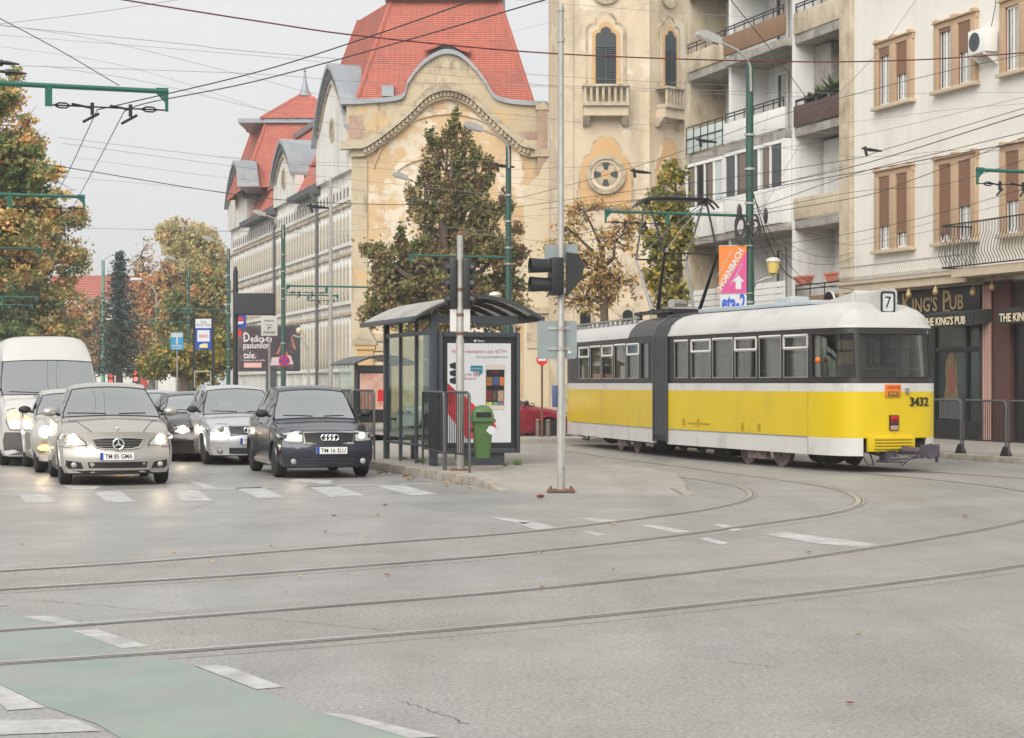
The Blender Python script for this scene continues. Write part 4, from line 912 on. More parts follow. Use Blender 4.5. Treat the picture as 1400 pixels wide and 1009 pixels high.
# columnar oak before the school gable
tree('leafy_tree','large olive and brown columnar tree in front of the ochre school gable',75,610,
     [(624,212,13,40),(594,236,13,34),(648,250,17,32),(622,275,30,36),(578,292,19,30),(664,292,20,30),(640,335,42,36),(586,345,34,32),(535,365,36,26),(690,340,30,32),(612,395,64,34),(532,405,36,28),(684,400,40,32),(625,174,8,22),(612,190,7,18),(640,190,8,20),(590,192,8,16),(600,205,8,18),(655,212,9,16),(668,232,9,20),(578,235,8,22),(562,268,9,22),(690,285,9,20),(550,330,10,20),(520,430,24,24),(600,440,60,24),(690,430,34,22),(515,345,18,14)],
     lf_oak,30000,.092,21,None,.28,(70,),(.45,.3),twigs=.8,bare=1,topt=-.2,depth=.9)
tree('small_street_tree','sparse yellow leaved tree with bare twigs left of the pantograph',58,822,
     [(800,290,26,22),(840,330,30,30),(790,350,36,30),(820,385,46,28),(775,310,22,24),(860,300,20,26),(800,410,50,22),(850,385,30,24),(755,340,20,18),(760,395,26,22)],
     lf_ye,2300,.075,22,None,.14,(10,),(.4,.3),twigs=1.3,bare=3)
tree('small_street_tree','leaning olive green tree growing between tower and pale flats',60,925,
     [(922,235,20,22),(905,285,26,30),(925,330,24,34),(905,370,26,28),(890,330,20,22),(930,290,18,30),(915,405,26,24)],
     lf_iv,4000,.09,23,None,.15,(26,),(.4,.25),twigs=.7,bare=1)
# ------------------------------------------------------------------ tram and trolley masts, overhead lines
m_lampw = M('lamp_lens', L(214,212,204), .3, 0, .04); m_lamph = M('lamp_housing', L(172,172,168), .5, .2, .1, 6)
gm = 'green overhead line masts on the right of the avenue'
def mast(label, X0, Y0, h, r, arm=None, lamp=True, armz=6.0, side=-1, mat=m_green2, group=gm, lampdir=-1, bands=True, lreach=1.45):
    t = thing('overhead_line_mast',label,'mast',(X0,Y0,0),ST,group)
    b = MB(); b.tube([(0,0,0),(0,0,h*.45),(0,0,h*.46),(0,0,h)],[r,r*.98,r*.86,r*.8],14); b.build('pole',mat,t)
    if bands:
        for z in (2.6,3.7,armz-.25,armz+.3,armz+1.2,armz+2.1):
            if z < h-.3: b = MB(); b.lathe([(r+.012,z),(r+.012,z+.06)],(0,0,0),14); b.build('clamp_band',m_galv,t)
    b = MB(); b.lathe([(r*1.9,0),(r*1.9,.1),(r*1.25,.28),(r*1.1,.34)],(0,0,0),14); b.build('base_collar',mat,t)
    if arm:
        b = MB(); e = side*arm; b.tube([(0,0,armz),(e,0,armz)],.038,8)
        b.prism([(e,armz+.05),(e,armz-.3),(e-side*.04,armz-.3),(e-side*.05,armz-.16),(e-side*.18,armz-.03),(e-side*.18,armz+.05)],'xz',-.02,.02)
        q = e-side*min(1.75,arm*.55); b.bx(q-.05,q+.05,-.03,.03,armz-.3,armz)
        f = b.build('bracket_arm',m_green,t)
        b = MB(); b.tube([(e,0,armz-.28),(q,0,armz-.28)],.012,4); zs_ = armz-.28
        for xx in (e-side*.28,q+side*.2): b.tube([(xx-.12,0,zs_),(xx-.05,0,zs_+.035),(xx+.05,0,zs_+.035),(xx+.12,0,zs_),(xx+.05,0,zs_-.035),(xx-.05,0,zs_-.035),(xx-.12,0,zs_)],.013,5)
        b.build('span_wire',m_dark,f)
        for xx in (q+(e-q)*.36,q+(e-q)*.68):
            b = MB(); b.tube([(xx-.3,0,zs_+.03),(xx-.12,0,zs_),(xx,0,zs_-.02)],.018,5); b.bx(xx-.025,xx+.025,-.025,.025,zs_-.12,zs_+.06)
            b.tube([(xx-.14,-.1,zs_-.24),(xx,0,zs_-.15),(xx+.1,.05,zs_-.09)],.022,5); b.build('wire_hanger',m_dark,f)
    if lamp:
        l_ = lampdir; b = MB(); b.tube([(l_*.02,-.12,h-.75),(l_*.04,-.12,h-.1),(l_*.15,-.14,h+.12),(l_*.45,-.14,h+.32),(l_*lreach*.75,-.14,h+.52)],.035,7)
        f = b.build('lamp_arm',m_galv,t)
        hd = MB(); x0 = l_*lreach*.7
        hd.prism([(x0,h+.46),(x0,h+.58),(x0+l_*.2,h+.67),(x0+l_*.45,h+.74),(x0+l_*.6,h+.71),(x0+l_*.62,h+.64),(x0+l_*.2,h+.5)],'xz',-.24,-.04)
        hd.build('lamp_head',m_lamph,f,bevel=.03)
        hd = MB(); hd.add([(x0+l_*.2,-.23,h+.5),(x0+l_*.6,-.23,h+.63),(x0+l_*.6,-.05,h+.63),(x0+l_*.2,-.05,h+.5),(x0+l_*.26,-.2,h+.45),(x0+l_*.54,-.2,h+.55),(x0+l_*.54,-.08,h+.55),(x0+l_*.26,-.08,h+.45)],[(0,1,5,4),(1,2,6,5),(2,3,7,6),(3,0,4,7),(4,5,6,7)])
        hd.build('lamp_lens',m_lampw,f)
    return t
mast('green mast with cables and street lamp rising behind the tram beside the orange banner',6.25,50,10.0,.125,arm=4.1,armz=6.0,lreach=1.35)
mast('green mast with street lamp right of the leafy tree and behind the shelter',-.12,65,9.7,.12,arm=3.5,armz=5.9)
mast('green mast with the small red sign on it behind the shelter roof',-3.75,83,10.0,.125,arm=6.2,armz=5.75,lreach=1.3)
mast('green mast carrying the round no stopping sign at the billboard',-12.15,101,10.0,.14,arm=3.0,side=1,armz=6.3)
mast('green mast behind the black display panel, nearest of the far masts',-17.7,118.7,10.0,.13,arm=4.5,armz=6.2)
mast('green mast with lamp among trees right of the blue square sign',-23.3,137,10.0,.13,arm=4.5,armz=6.0)
t_ = mast('pale green mast with lamp before the dark conifer',P(141,0,150).x,150,11.3,.16,None,True,6,1,M('pale_green_paint',L(104,150,128),.5,0,.1),'pale masts at the far end of the avenue',1)
mast('thin pale green mast left of the far blue sign',P(189,0,175).x,175,6.2,.11,None,False,6,1,m_green,'pale masts at the far end of the avenue')
mast('small green mast over the middle of the far roadway',P(74,0,185).x,185,8.3,.12,None,False,6,1,m_green2,'pale masts at the far end of the avenue')
# left-hand masts stand outside the frame; their arms reach in
gl = 'green masts on the left whose bracket arms reach into view'
for (lab,px,Y0,az_) in (('green bracket arm with wire hangers across the upper left sky',230,28.5,5.97),('second green bracket arm at the left edge over the orange tree',116,45.4,6.05),
                        ('third and smaller green bracket arm at the left edge',56,63,6.05),('fourth small green bracket arm above the white van',52,96,5.95),('farthest tiny green bracket arm above the white van',45,112,6.2)):
    e = P(px,0,Y0); L_ = 7.6
    mast(lab,e.x-L_*cos(ST)*1,Y0-L_*sin(ST),8.6,.13,arm=L_,armz=az_,side=1,lamp=False,group=gl)
e = P(1335,0,39); mast('green bracket arm reaching in from the right edge before the shuttered windows',e.x+4.6*cos(ST),39+4.6*sin(ST),9.5,.13,arm=4.6,armz=5.98,side=-1,lamp=False,group=None)
# plain grey poles
t = thing('grey_pole','slim grey pole in front of the school\'s pale side wall','pole',P(452,0,88)*1,ST); t.location.z = 0
b = MB(); b.tube([(0,0,0),(0,0,10.9)],[.11,.08],10); b.build('shaft',m_galv,t); b = MB(); b.tube([(0,0,10.7),(-.3,0,11.0)],.03,5); b.lathe([(.1,10.9),(.1,11.0)],(0,0,0),10); b.build('cap',m_galv,t)
t = thing('street_lamp','far street lamp between the conifer and the bare tree','street lamp',P(214,0,150)*1,ST); t.location.z = 0
b = MB(); b.tube([(0,0,0),(0,0,8.6),(-.4,0,9.3),(-1.3,0,9.7)],[.11,.08,.05,.04],8); b.build('post',m_galv,t); b = MB(); b.ell((-1.6,0,9.75),(.55,.2,.14)); b.build('lamp_head',m_lampw,t)
t = thing('signal_cabinet','black signal head hung on the green mast left of the leafy tree\'s middle','traffic light',SF((-3.75,83),.25,-.3,8.1),ST)
b = MB(); b.bx(0,1.1,-.15,.2,-.35,.25); b.prism([(1.1,.25),(1.5,.1),(1.5,-.25),(1.1,-.35)],'xz',-.15,.2); b.build('housing',m_dark,t,bevel=.03); b = MB(); b.tube([(-.2,0,0),(.1,0,0)],.05,6); b.build('bracket',m_green2,t)
# overhead wires: (label, radius, material, [(px, py, distance)...])
WI = [
 ('thick dark red cable sagging across the whole sky',.016,m_cabler,[(120,-8,30),(350,28.6,31),(505,50.5,32),(761,73.5,34),(1060,84,36),(1250,82,37),(1430,70,38)],'sky'),
 ('black trolley wire rising from the first hanger of the left bracket to the top edge',.011,m_cable,[(133,150,28.2),(182,139,28),(350,99,26),(500,52,24),(660,-4,21.5)]),
 ('black trolley wire rising from the second hanger of the left bracket to the top edge',.011,m_cable,[(170,152,28.6),(205,140,28.4),(350,111,26.5),(560,54,24),(765,-6,21.5)]),
 ('trolley wire dropping left from the first hanger of the left bracket',.009,m_cable,[(133,150,28.4),(92,238,36),(78,262,45.3)]),
 ('trolley wire dropping left from the second hanger of the left bracket',.009,m_cable,[(170,152,28.6),(130,228,36),(96,290,45.3)]),
 ('dark stay wire sloping down to the top of the left bracket',.008,m_cable,[(-10,20,26),(80,68,27),(163,117,28.5)]),
 ('thin grey wire low in the left sky running to the school roof',.009,m_cablel,[(-10,34,50),(250,60,52),(350,71,54),(760,104,60),(1060,118,64),(1400,122,66)]),
 ('thin grey wire crossing down behind the red pavilion',.008,m_cablel,[(-10,32,60),(150,58,62),(350,107,66),(470,134,68),(760,163,72)]),
 ('thin grey wire just under the topmost left ones',.008,m_cablel,[(-10,47,60),(350,76,62),(505,92,64),(760,118,66)]),
 ('thin wire rising from the left edge to the top edge',.007,m_cablel,[(-10,34,40),(130,17,41),(260,-3,42)]),
 ('black wire sagging from the left trees to the middle of the school',.013,m_cable,[(60,225,45),(91,229,45.4),(350,269.5,55),(500,279,60),(691,280,65)]),
 ('grey wire above the sagging black one',.008,m_cablel,[(80,188,60),(350,220,66),(480,228,68),(760,246,74)]),
 ('second grey wire above the sagging black one',.008,m_cablel,[(85,196,60),(350,231,66),(600,258,70),(1000,300,64)]),
 ('grey wire crossing behind both pavilions',.008,m_cablel,[(30,90,50),(350,101,54),(500,112,56),(760,117,58),(1060,126,60),(1400,131,60)]),
 ('thin wire from the left sky to the far pavilion',.007,m_cablel,[(60,90,55),(200,112,57),(360,150,60),(560,190,64)]),
 ('thin grey wire across the gable windows',.008,m_cablel,[(110,312,80),(450,317,84),(700,296,80),(1000,290,60)]),
 ('low grey wire across the leafy tree top',.008,m_cablel,[(300,214,70),(440,222,70),(690,219,66),(760,222,66)]),
 ('wire from the mast behind the shelter to the lantern pole',.008,m_cablel,[(585,312,83),(690,324,65),(760,330,60),(900,322,55)]),
 ('wire fanning from the tower to the flats',.01,m_cable,[(700,272,60),(740,263,58),(891,221,56),(1060,160,50),(1250,108,46),(1420,70,44)]),
 ('dark wire climbing right past the tower base to the flats',.01,m_cable,[(700,284,60),(870,260,55),(1020,240,50),(1168,217,46),(1208,205,44),(1420,142,40)]),
 ('thin wire over the belfry windows',.007,m_cablel,[(700,-2,60),(740,3,60),(1060,25,58),(1400,32,56)]),
 ('thin taut wire from the top edge across the flats to the cream corner',.007,m_cablel,[(1258,-8,44),(1200,72,46),(1115,165,50),(1040,290,52)]),
 ('stay wire from the top edge down to the brown balcony',.014,m_cable,[(996,-4,46),(1060,76,50),(1100,130,57)]),
 ('thin white cord running from the tower to the balcony fitting',.008,m_cablel,[(700,117,70),(950,127,60),(1105,133,57)]),
 ('pale wire across the middle of the tower',.007,m_cablel,[(690,163,72),(860,170,70),(1060,172,60),(1400,168,52)]),
 ('trolley wire climbing from the green mast over the upper cream windows',.011,m_cable,[(1025,288,50),(1168,238,47),(1300,205,43),(1420,176,40)]),
 ('second trolley wire climbing from the green mast over the cream wall',.011,m_cable,[(1025,295,50),(1180,268,47),(1250,245,45),(1420,180,40)]),
 ('wire from the green mast to the shuttered windows',.009,m_cable,[(1030,290,50),(1170,262,52),(1290,252,50),(1420,212,44)]),
 ('lower wire from the green mast under the shutters',.009,m_cable,[(1030,340,50),(1168,318,52),(1290,290,48),(1420,252,42)]),
 ('grey wire crossing the lower cream windows',.008,m_cablel,[(1030,352,50),(1170,330,52),(1290,300,50),(1420,268,44)]),
 ('thin wire running level above the lower cream windows',.007,m_cablel,[(1000,192,56),(1170,214,54),(1300,206,50),(1420,205,46)]),
 ('sagging wire from the green mast to the pub roof',.01,m_cable,[(1027,262,50),(1065,340,52),(1105,385,54),(1168,396,54)]),
 ('thick black cable dropping from the green mast to the lower balcony',.018,m_cable,[(1030,265,50),(1050,330,51),(1072,370,53),(1095,388,55)]),
 ('thin drooping wire near the lower balconies',.008,m_cable,[(1028,300,50),(1090,340,54),(1130,352,56),(1168,345,55)]),
 ('second thin drooping wire near the lower balconies',.008,m_cable,[(1028,312,50),(1080,352,54),(1130,362,56),(1168,352,55)]),
 ('slack wire crossing the glazed balcony windows',.008,m_cable,[(945,292,64),(1000,270,58),(1026,262,50),(1160,226,55)]),
 ('wire from the pantograph height to the flats edge',.009,m_cable,[(740,332,46),(880,300,48),(1020,262,50)]),
 ('contact wire above the tram roof',.01,m_cable,[(760,300,64),(884,272,42),(960,268,41),(1150,232,36),(1420,150,27)]),
 ('second contact wire leading to the tram pantograph',.01,m_cable,[(740,286,70),(905,270,42),(1040,258,38),(1420,190,29)]),
 ('thin wire low across the far avenue',.01,m_cablel,[(0,308,90),(120,312,95),(320,316,110),(480,322,100)]),
 ('fine wire sloping from the left trees under the gable cornice',.006,m_cablel,[(70,240,60),(300,262,64),(520,300,68),(690,318,66)]),
 ('fine wire passing in front of the zinc side gables',.006,m_cablel,[(100,215,60),(300,242,62),(500,262,64),(740,300,66)]),
 ('fine high wire left of the red roof',.006,m_cablel,[(-10,62,60),(160,88,62),(330,140,64),(480,200,68)]),
 ('fine wire from the roof corner to the belfry window',.006,m_cablel,[(480,70,80),(620,60,76),(765,28,70),(940,-6,66)]),
 ('fine wire under the stone tower balcony',.006,m_cablel,[(700,156,64),(860,176,62),(1020,196,58),(1170,215,55)]),
 ('fine wire over the rose window',.006,m_cable,[(690,232,62),(830,226,60),(1000,210,58),(1170,186,54),(1420,128,46)]),
 ('fine wire below the rose window',.006,m_cablel,[(700,250,60),(830,262,58),(1026,275,50)]),
 ('fine wire across the pantograph',.006,m_cable,[(790,314,52),(900,326,50),(1026,330,50)]),
 ('fine wire over the glazed balcony',.006,m_cable,[(1026,268,50),(1100,250,52),(1170,240,54),(1420,196,46)]),
 ('fine wire tied low on the green mast',.006,m_cable,[(1026,300,50),(1120,322,53),(1170,335,54),(1300,310,50),(1420,290,46)]),
 ('fine wire between the air conditioner and shutters',.006,m_cablel,[(1040,178,52),(1170,166,52),(1300,150,49),(1420,140,46)]),
 ('fine wire under the upper cream windows',.006,m_cablel,[(1030,125,52),(1200,128,50),(1420,126,46)]),
 ('fine drooping wire before the brown balcony planters',.006,m_cable,[(1028,320,50),(1070,372,53),(1110,388,56),(1165,380,55)]),
 ('fine wire crossing the leafy tree middle',.006,m_cablel,[(452,255,88),(580,268,80),(694,262,65)]),
 ('fine wire from the grey pole to the second mast',.006,m_cablel,[(452,262,88),(520,300,85),(583,330,83)]),
 ('fine wire low over the billboard',.006,m_cablel,[(312,392,118),(388,380,101),(452,372,88),(583,350,83)]),
 ('fine wire over the billboard top',.006,m_cablel,[(257,440,137),(320,432,118),(388,428,101)]),
 ('faint wire over the far avenue trees',.012,m_cablel,[(60,396,130),(200,402,140),(320,400,118)]),
]
for w_ in WI:
    pts = crv([P(*q) for q in w_[3]], 6); c = pts[len(pts)//2]
    o = MB().tube([p-c for p in pts], w_[1]*.82, 5, caps=False).build('overhead_wire', w_[2], None, c, fix=False)
    tag(o, w_[0], 'overhead wire', 'overhead wires')
# insulators hung in the wires
for (lab,px,py,Y0) in (('small dark insulator in the wire beside the tower balcony',691,228,65),('dark wire clamp on the cable before the cream wall',1194,206,44),('dark wire clamp in front of the frosted balcony',968,194,56),
                       ('dark clamp on the wire right of the rose window',878,236,57),('dark clamp low on the sagging wire at the school wall',437,284,57)):
    t = thing('wire_insulator',lab,'insulator',P(px,py,Y0),ST,'clamps and insulators in the overhead wires'); k = Y0/50
    b = MB(); b.tube([(-.35*k,0,.05*k),(-.1*k,0,.02*k),(.25*k,0,0)],[.02*k,.05*k,.025*k],6); b.build('rod',m_dark,t); b = MB(); b.tube([(-.25*k,0,.1*k),(-.2*k,0,-.14*k)],.04*k,6); b.build('clamp',m_dark,t)
for (lab,px,py,Y0) in (('black turnbuckle insulator at the left edge, upper one',10,86,28),('black turnbuckle insulator at the left edge, lower one',20,99,28)):
    t = thing('turnbuckle',lab,'insulator',P(px,py,Y0),0,'clamps and insulators in the overhead wires')
    b = MB(); b.tube([(-.4,0,.03),(0,0,0),(.18,0,-.02)],[.012,.035,.012],6); b.build('body',m_dark,t); b = MB(); b.lathe([(.05,-.03),(.05,.03)],(-.1,0,0),8,0,'x'); b.build('ring',m_dark,t)
# ------------------------------------------------------------------ shelter, signals, railings, signs
m_glass = GLASS('shelter_glass',(.84,.89,.86),.02,.3,rough=.0)
m_post = M('poster_white', L(208,210,212), .35, 0, .02)
m_red = M('print_red', L(206,44,48), .4, 0, .05); m_dred = M('print_dark_red', L(168,60,66), .4, 0, .05); m_teal = M('print_teal', L(28,122,140), .4, 0, .05)
m_tg = M('print_grey', L(140,132,136), .5, 0, 0); m_tp = M('print_pink', L(196,110,124), .5, 0, 0)
m_roofp = M('grey_roof_sheet', L(160,158,152), .5, 0, .12, 2, dirt=L(126,118,106), da=.4, ds=1.2)
m_smoke = GLASS('smoked_roof_panel',(.5,.47,.42),.06,.8)
def shelter(loc, rz, label, near=True, L_=3.55):
    t = thing('bus_shelter',label,'shelter',loc,rz)
    # local: x towards the tracks, y away along the street; the advert panel is the near end wall
    b = MB(); b.bx(-.05,.09,-.03,.1,0,2.72); b.build('post',m_grey,t,bevel=.01)
    b = MB(); b.bx(-.05,.06,L_-.1,L_,0,2.72); b.build('post',m_grey,t,bevel=.01)
    for y in (1.15,2.35):
        b = MB(); b.bx(-.03,.03,y-.03,y+.03,0,2.62); b.build('mullion',m_grey,t)
    for z0_,z1_ in ((2.36,2.44),(.32,.36)): b = MB(); b.bx(-.03,.03,.1,L_-.1,z0_,z1_); b.build('rail',m_grey,t)
    for y0,y1 in ((.1,1.12),(1.18,2.32),(2.38,L_-.1)):
        b = MB(); b.bx(-.008,.008,y0+.02,y1-.02,.36,2.36); b.build('glass_pane',m_glass,t)
    b = MB(); b.bx(1.52,1.59,L_-.1,L_,0,2.72); b.build('post',m_grey,t,bevel=.01)
    b = MB(); b.bx(.06,1.55,L_-.06,L_-.045,.36,2.36); b.build('glass_pane',m_glass,t)
    # barrel roof
    def rf(x): u = (x-.8)/1.12; return 2.7+.34*(1-u*u)
    xs_ = [-.4+2.36*i/14 for i in range(15)]
    for x0,x1,mm,nm in ((0,5,m_roofp,'roof_panel'),(5,14,m_smoke,'smoked_roof_panel')):
        b = MB(); b.band([(x,rf(x)) for x in xs_[x0:x1+1]],[(x,rf(x)+.025) for x in xs_[x0:x1+1]],'xz',-.25,L_+.2); b.build(nm,mm,t)
    for y in (-.27,.55,1.4,2.25,3.1,L_+.17):
        b = MB(); b.band([(x,rf(x)-.045) for x in xs_],[(x,rf(x)-.004) for x in xs_],'xz',y,y+.05); b.build('roof_rib',m_grey,t)
    b = MB(); b.bx(-.47,-.38,-.3,L_+.25,rf(-.42)-.06,rf(-.42)+.03); b.bx(1.93,2.02,-.3,L_+.25,rf(1.97)-.07,rf(1.97)+.02); b.build('roof_gutter',m_grey,t,bevel=.015)
    b = MB(); b.bx(-.04,.04,.1,L_-.1,2.62,2.72); b.build('roof_beam',m_grey,t)
    b = MB(); b.bx(.09,1.6,-.02,.04,2.56,2.7); b.build('end_beam',m_grey,t)
    b = MB(); b.bx(.3,1.5,L_-.6,L_-.25,.42,.47); b.bx(.4,.5,L_-.5,L_-.4,0,.42); b.bx(1.3,1.4,L_-.5,L_-.4,0,.42); b.build('bench',m_grey,t,bevel=.01)
    # advert panel (city light)
    x0,x1,z0,z1 = .1,1.62,.22,2.4
    b = MB(); b.bx(x0+.5,x1-.28,-.02,.1,0,z0); b.build('advert_foot',m_grey,t)
    b = MB()
    for a in ((x0,x0+.07,z0,z1),(x1-.07,x1,z0,z1)): b.bx(a[0],a[1],-.09,.12,a[2],a[3])
    b.bx(x0+.09,x1-.09,-.09,.12,z0,z0+.09); b.bx(x0+.09,x1-.09,-.09,.12,z1-.09,z1); adv = b.build('advert_case',m_grey,t,bevel=.012)
    b = MB(); b.bx(x0+.09,x1-.09,-.05,.1,z0+.09,z1-.09); b.build('advert_back',m_dark,adv)
    px0,px1,pz0,pz1 = x0+.16,x1-.17,z0+.19,z1-.2
    b = MB(); b.bx(px0,px1,-.056,-.05,pz0,pz1); b.build('poster',m_post,adv)
    return t,adv,(px0,px1,pz0,pz1)
SH = SF((-1.42,34.05),0,0,.12)
t,adv,(px0,px1,pz0,pz1) = shelter(SH,rad(17.5),'grey glazed tram stop shelter with a large lit phone advert on its end')
pw,ph = px1-px0,pz1-pz0
def fx(u): return px0+pw*u
def fz(v): return pz1-ph*v
def flat(name,poly,m_,y=-.058,th=.0025,par=None):
    b = MB(); b.prism([(fx(u),fz(v)) for u,v in poly],'xz',y-th,y); return b.build(name,m_,par or adv)
yy = -.0605
text("Viitorul televiziunii e aici: 4GTV+",.062,m_tp,adv,(fx(.5),yy,fz(.08)),w=pw*.88,th=.001)
text("Cu 3 luni de Netflix bonus",.043,m_tg,adv,(fx(.7),yy,fz(.135)),w=pw*.5,th=.001)
text("News",.05,m_post,adv,((px0+px1)/2+.03,-.053,pz1+.045),w=.13,th=.001)
e_ = MB(); e_.lathe([(.024,0),(.024,.003)],((px0+px1)/2-.08,-.056,pz1+.045),12,0,'y'); e_.build('case_emblem',m_post,adv)
flat('print_label',[(.36,.225),(.55,.225),(.55,.3),(.52,.31),(.49,.335),(.49,.285),(.36,.28)],m_teal)
text("Nou la portare",.03,m_post,adv,(fx(.45),yy-.002,fz(.255)),w=pw*.15,th=.001)
text("Galaxy A6:",.05,m_tg,adv,(fx(.26),yy,fz(.315)),w=pw*.25,th=.001); text("0€",.095,m_dred,adv,(fx(.45),yy,fz(.305)),w=pw*.09,th=.001)
text("SUPER RED 7€",.04,m_tp,adv,(fx(.33),yy,fz(.355)),w=pw*.24,th=.001)
ph_ = [(.59,.225),(.6,.212),(.9,.212),(.915,.225),(.9,.66),(.885,.672),(.6,.665),(.588,.65)]
flat('printed_phone',ph_,M('print_champagne',L(206,196,186),.35,.1,.04))
flat('phone_screen',[(.605,.265),(.895,.265),(.885,.625),(.603,.618)],M('print_black',L(30,28,30),.3),-.061)
for (u,v,w_,h_,c) in ((.61,.34,.09,.085,(150,100,50)),(.71,.335,.1,.085,(60,84,120)),(.82,.34,.07,.085,(196,108,50)),(.61,.475,.085,.1,(110,40,44)),(.71,.475,.06,.1,(90,72,62)),(.79,.475,.09,.11,(168,140,116)),(.61,.592,.09,.028,(190,190,80)),(.72,.592,.08,.028,(100,160,130)),(.81,.592,.07,.03,(120,110,150))):
    flat('screen_tile',[(u,v),(u+w_,v),(u+w_,v+h_),(u,v+h_)],M('print_tile',L(*c),.4,0,.4,14),-.0635)
text("NETFLIX",.03,m_red,adv,(fx(.75),-.068,fz(.288)),w=pw*.11,th=.001)
flat('print_red_shape',[(0,.4),(.13,.475),(.26,.53),(.42,.62),(.46,.67),(.64,.86),(.7,.84),(.58,.96),(.3,.96),(.06,.75),(0,.7)],m_red)
flat('print_red_facet',[(0,.4),(.13,.475),(.22,.56),(0,.62)],M('print_red_light',L(232,96,90),.4))
flat('print_red_diamond',[(.62,.725),(.77,.83),(.61,.955),(.54,.87)],m_red,-.0612)
def disc(name,u,v,r,m_,y,par=adv,n=20): b = MB(); b.lathe([(r,0),(r,.0025)],(fx(u),y,fz(v)),n,0,'y'); return b.build(name,m_,par)
disc('print_roundel',.725,.832,.078,m_post,-.066); disc('roundel_drop',.725,.838,.045,m_red,-.0685)
flat('roundel_tail',[(.695,.838),(.7,.8),(.735,.785),(.755,.79),(.725,.815)],m_red,-.0685)
for k in range(3): 
    flat('printed_signal',[(.03,.21+.075*k),(.1,.195+.075*k),(.155,.19+.075*k),(.155,.262+.075*k),(.1,.258+.075*k),(.04,.245+.075*k)],m_dark,-.059-.0004*k)
# small sticker on the shelter post and the lamp inside
b = MB(); b.bx(.032,.036,1.1,1.2,2.05,2.3); b.build('sticker',m_post,t)
shelter2 = thing('bus_shelter','small far shelter with a drinks poster behind the dark car and railing','shelter',P(484,524,58)*1,ST); shelter2.location.z = .1
s_ = FP/58
b = MB(); u_ = [(-.1+2.0*i/10) for i in range(11)]; b.band([(x,2.05+.26*(1-((x-.9)/1.0)**2)) for x in u_],[(x,2.11+.26*(1-((x-.9)/1.0)**2)) for x in u_],'xz',-.4,2.6); b.build('roof',m_grey,shelter2)
b = MB(); b.bx(0,.1,-.1,0,0,2.1); b.bx(1.05,1.15,-.1,0,0,2.1); b.bx(.1,1.05,-.08,0,1.86,2.05); b.build('frame',m_grey,shelter2)
b = MB(); b.bx(.1,1.05,-.09,-.02,.3,1.86); b.build('poster_case',m_dark,shelter2)
b = MB(); b.bx(.16,.99,-.1,-.091,.7,1.8); f = b.build('poster',M('drinks_poster',L(206,170,150),.4,0,.2,4,dirt=L(190,80,80),da=.4,ds=3),shelter2)
b = MB(); b.bx(.72,.9,-.105,-.1,.95,1.3); b.build('printed_cup',m_red,f)
b = MB(); b.bx(.1,.14,0,2.4,.3,2.05); b.build('side_panel',m_glass,shelter2)

# traffic signal poles
def visor_head(name,par,loc,rz,n,m_=m_dark,s=1.0):
    """signal head facing -y, n lenses, origin at its back centre"""
    b = MB(); h = .3*n*s; b.bx(-.15*s,.15*s,-.2*s,0,-h/2,h/2); o = b.build(name,m_,par,loc,rz,bevel=.025)
    for i in range(n):
        z = h/2-.15*s-.3*s*i
        b = MB(); k = 14; rows = []
        for y,r in ((-.2*s,.125*s),(-.52*s,.145*s)):
            rows.append([(r*cos(a),y-(.0 if a < pi else 0),z+r*sin(a)) for a in [(-.22+1.44*j/k)*pi for j in range(k+1)]])
        b.grid(rows); b.grid([[(p[0]*.93,p[1],z+(p[2]-z)*.93) for p in r_] for r_ in rows]); b.build('visor',m_,o,fix=False)
        b = MB(); b.lathe([(.11*s,-.203*s),(.09*s,-.22*s),(.02,-.235*s)],(0,0,z),16,0,'y'); b.build('lens',M('signal_lens',(.03,.03,.035),.15,0,0),o)
    return o
pr = G(767,672,.01)
t = thing('signal_pole','tall grey pole with black signal heads and blank sign backs before the tram','traffic light',pr,0)
b = MB(); b.tube([(0,0,0),(0,0,2.02),(0,0,2.06),(0,0,7.05)],[.062,.062,.05,.043],14); b.build('shaft',m_galv,t)
b = MB(); b.bx(-.2,.2,-.2,.2,0,.03); 
for a in (-.15,.15):
    for c in (-.15,.15): b.cyl((a,c,.03),(a,c,.07),.022,n=6)
b.build('base_plate',m_rust,t)
b = MB(); b.lathe([(.05,7.05),(.055,7.07),(.03,7.16)],(0,0,0),10); b.lathe([(.056,6.6),(.056,6.66)],(0,0,0),12); b.build('pole_cap',m_galv,t)
visor_head('signal_head',t,(.01,-.0,1.6+(524-380)/92.5),rad(-78),2,s=.92)
hx = [(.1,.28),(.24,.26),(.31,.1),(.27,-.08),(.1,-.27)]
b = MB(); b.prism([(x,3.2+z) for x,z in hx],'xz',-.05,.12); b.build('signal_back',m_dark,t,bevel=.03)
m_signb = M('sign_back_grey',L(136,146,146),.45,.2,.06,3)
def rrect(x0,x1,z0,z1,r=.04,n=4):
    o = []
    for cx,cz,a0 in ((x1-r,z1-r,0),(x0+r,z1-r,pi/2),(x0+r,z0+r,pi),(x1-r,z0+r,1.5*pi)):
        o += [(cx+r*cos(a0+pi/2*i/n),cz+r*sin(a0+pi/2*i/n)) for i in range(n+1)]
    return o
b = MB(); b.prism(rrect(-.24,.245,3.37,3.63),'xz',.05,.07); b.build('small_sign_back',m_signb,t)
b = MB(); b.prism(rrect(-.345,.235,1.95,2.51),'xz',.06,.08); sb = b.build('square_sign_back',m_signb,t)
b = MB()
for z in (2.1,2.4): b.bx(-.2,.13,.045,.06,z-.02,z+.02); b.lathe([(.062,z-.025),(.062,z+.025)],(0,0,0),12)
b.build('sign_bracket',m_galv,sb)
b = MB(); b.bx(.1,.15,.057,.06,2.03,2.07); b.build('sticker',m_post,sb)
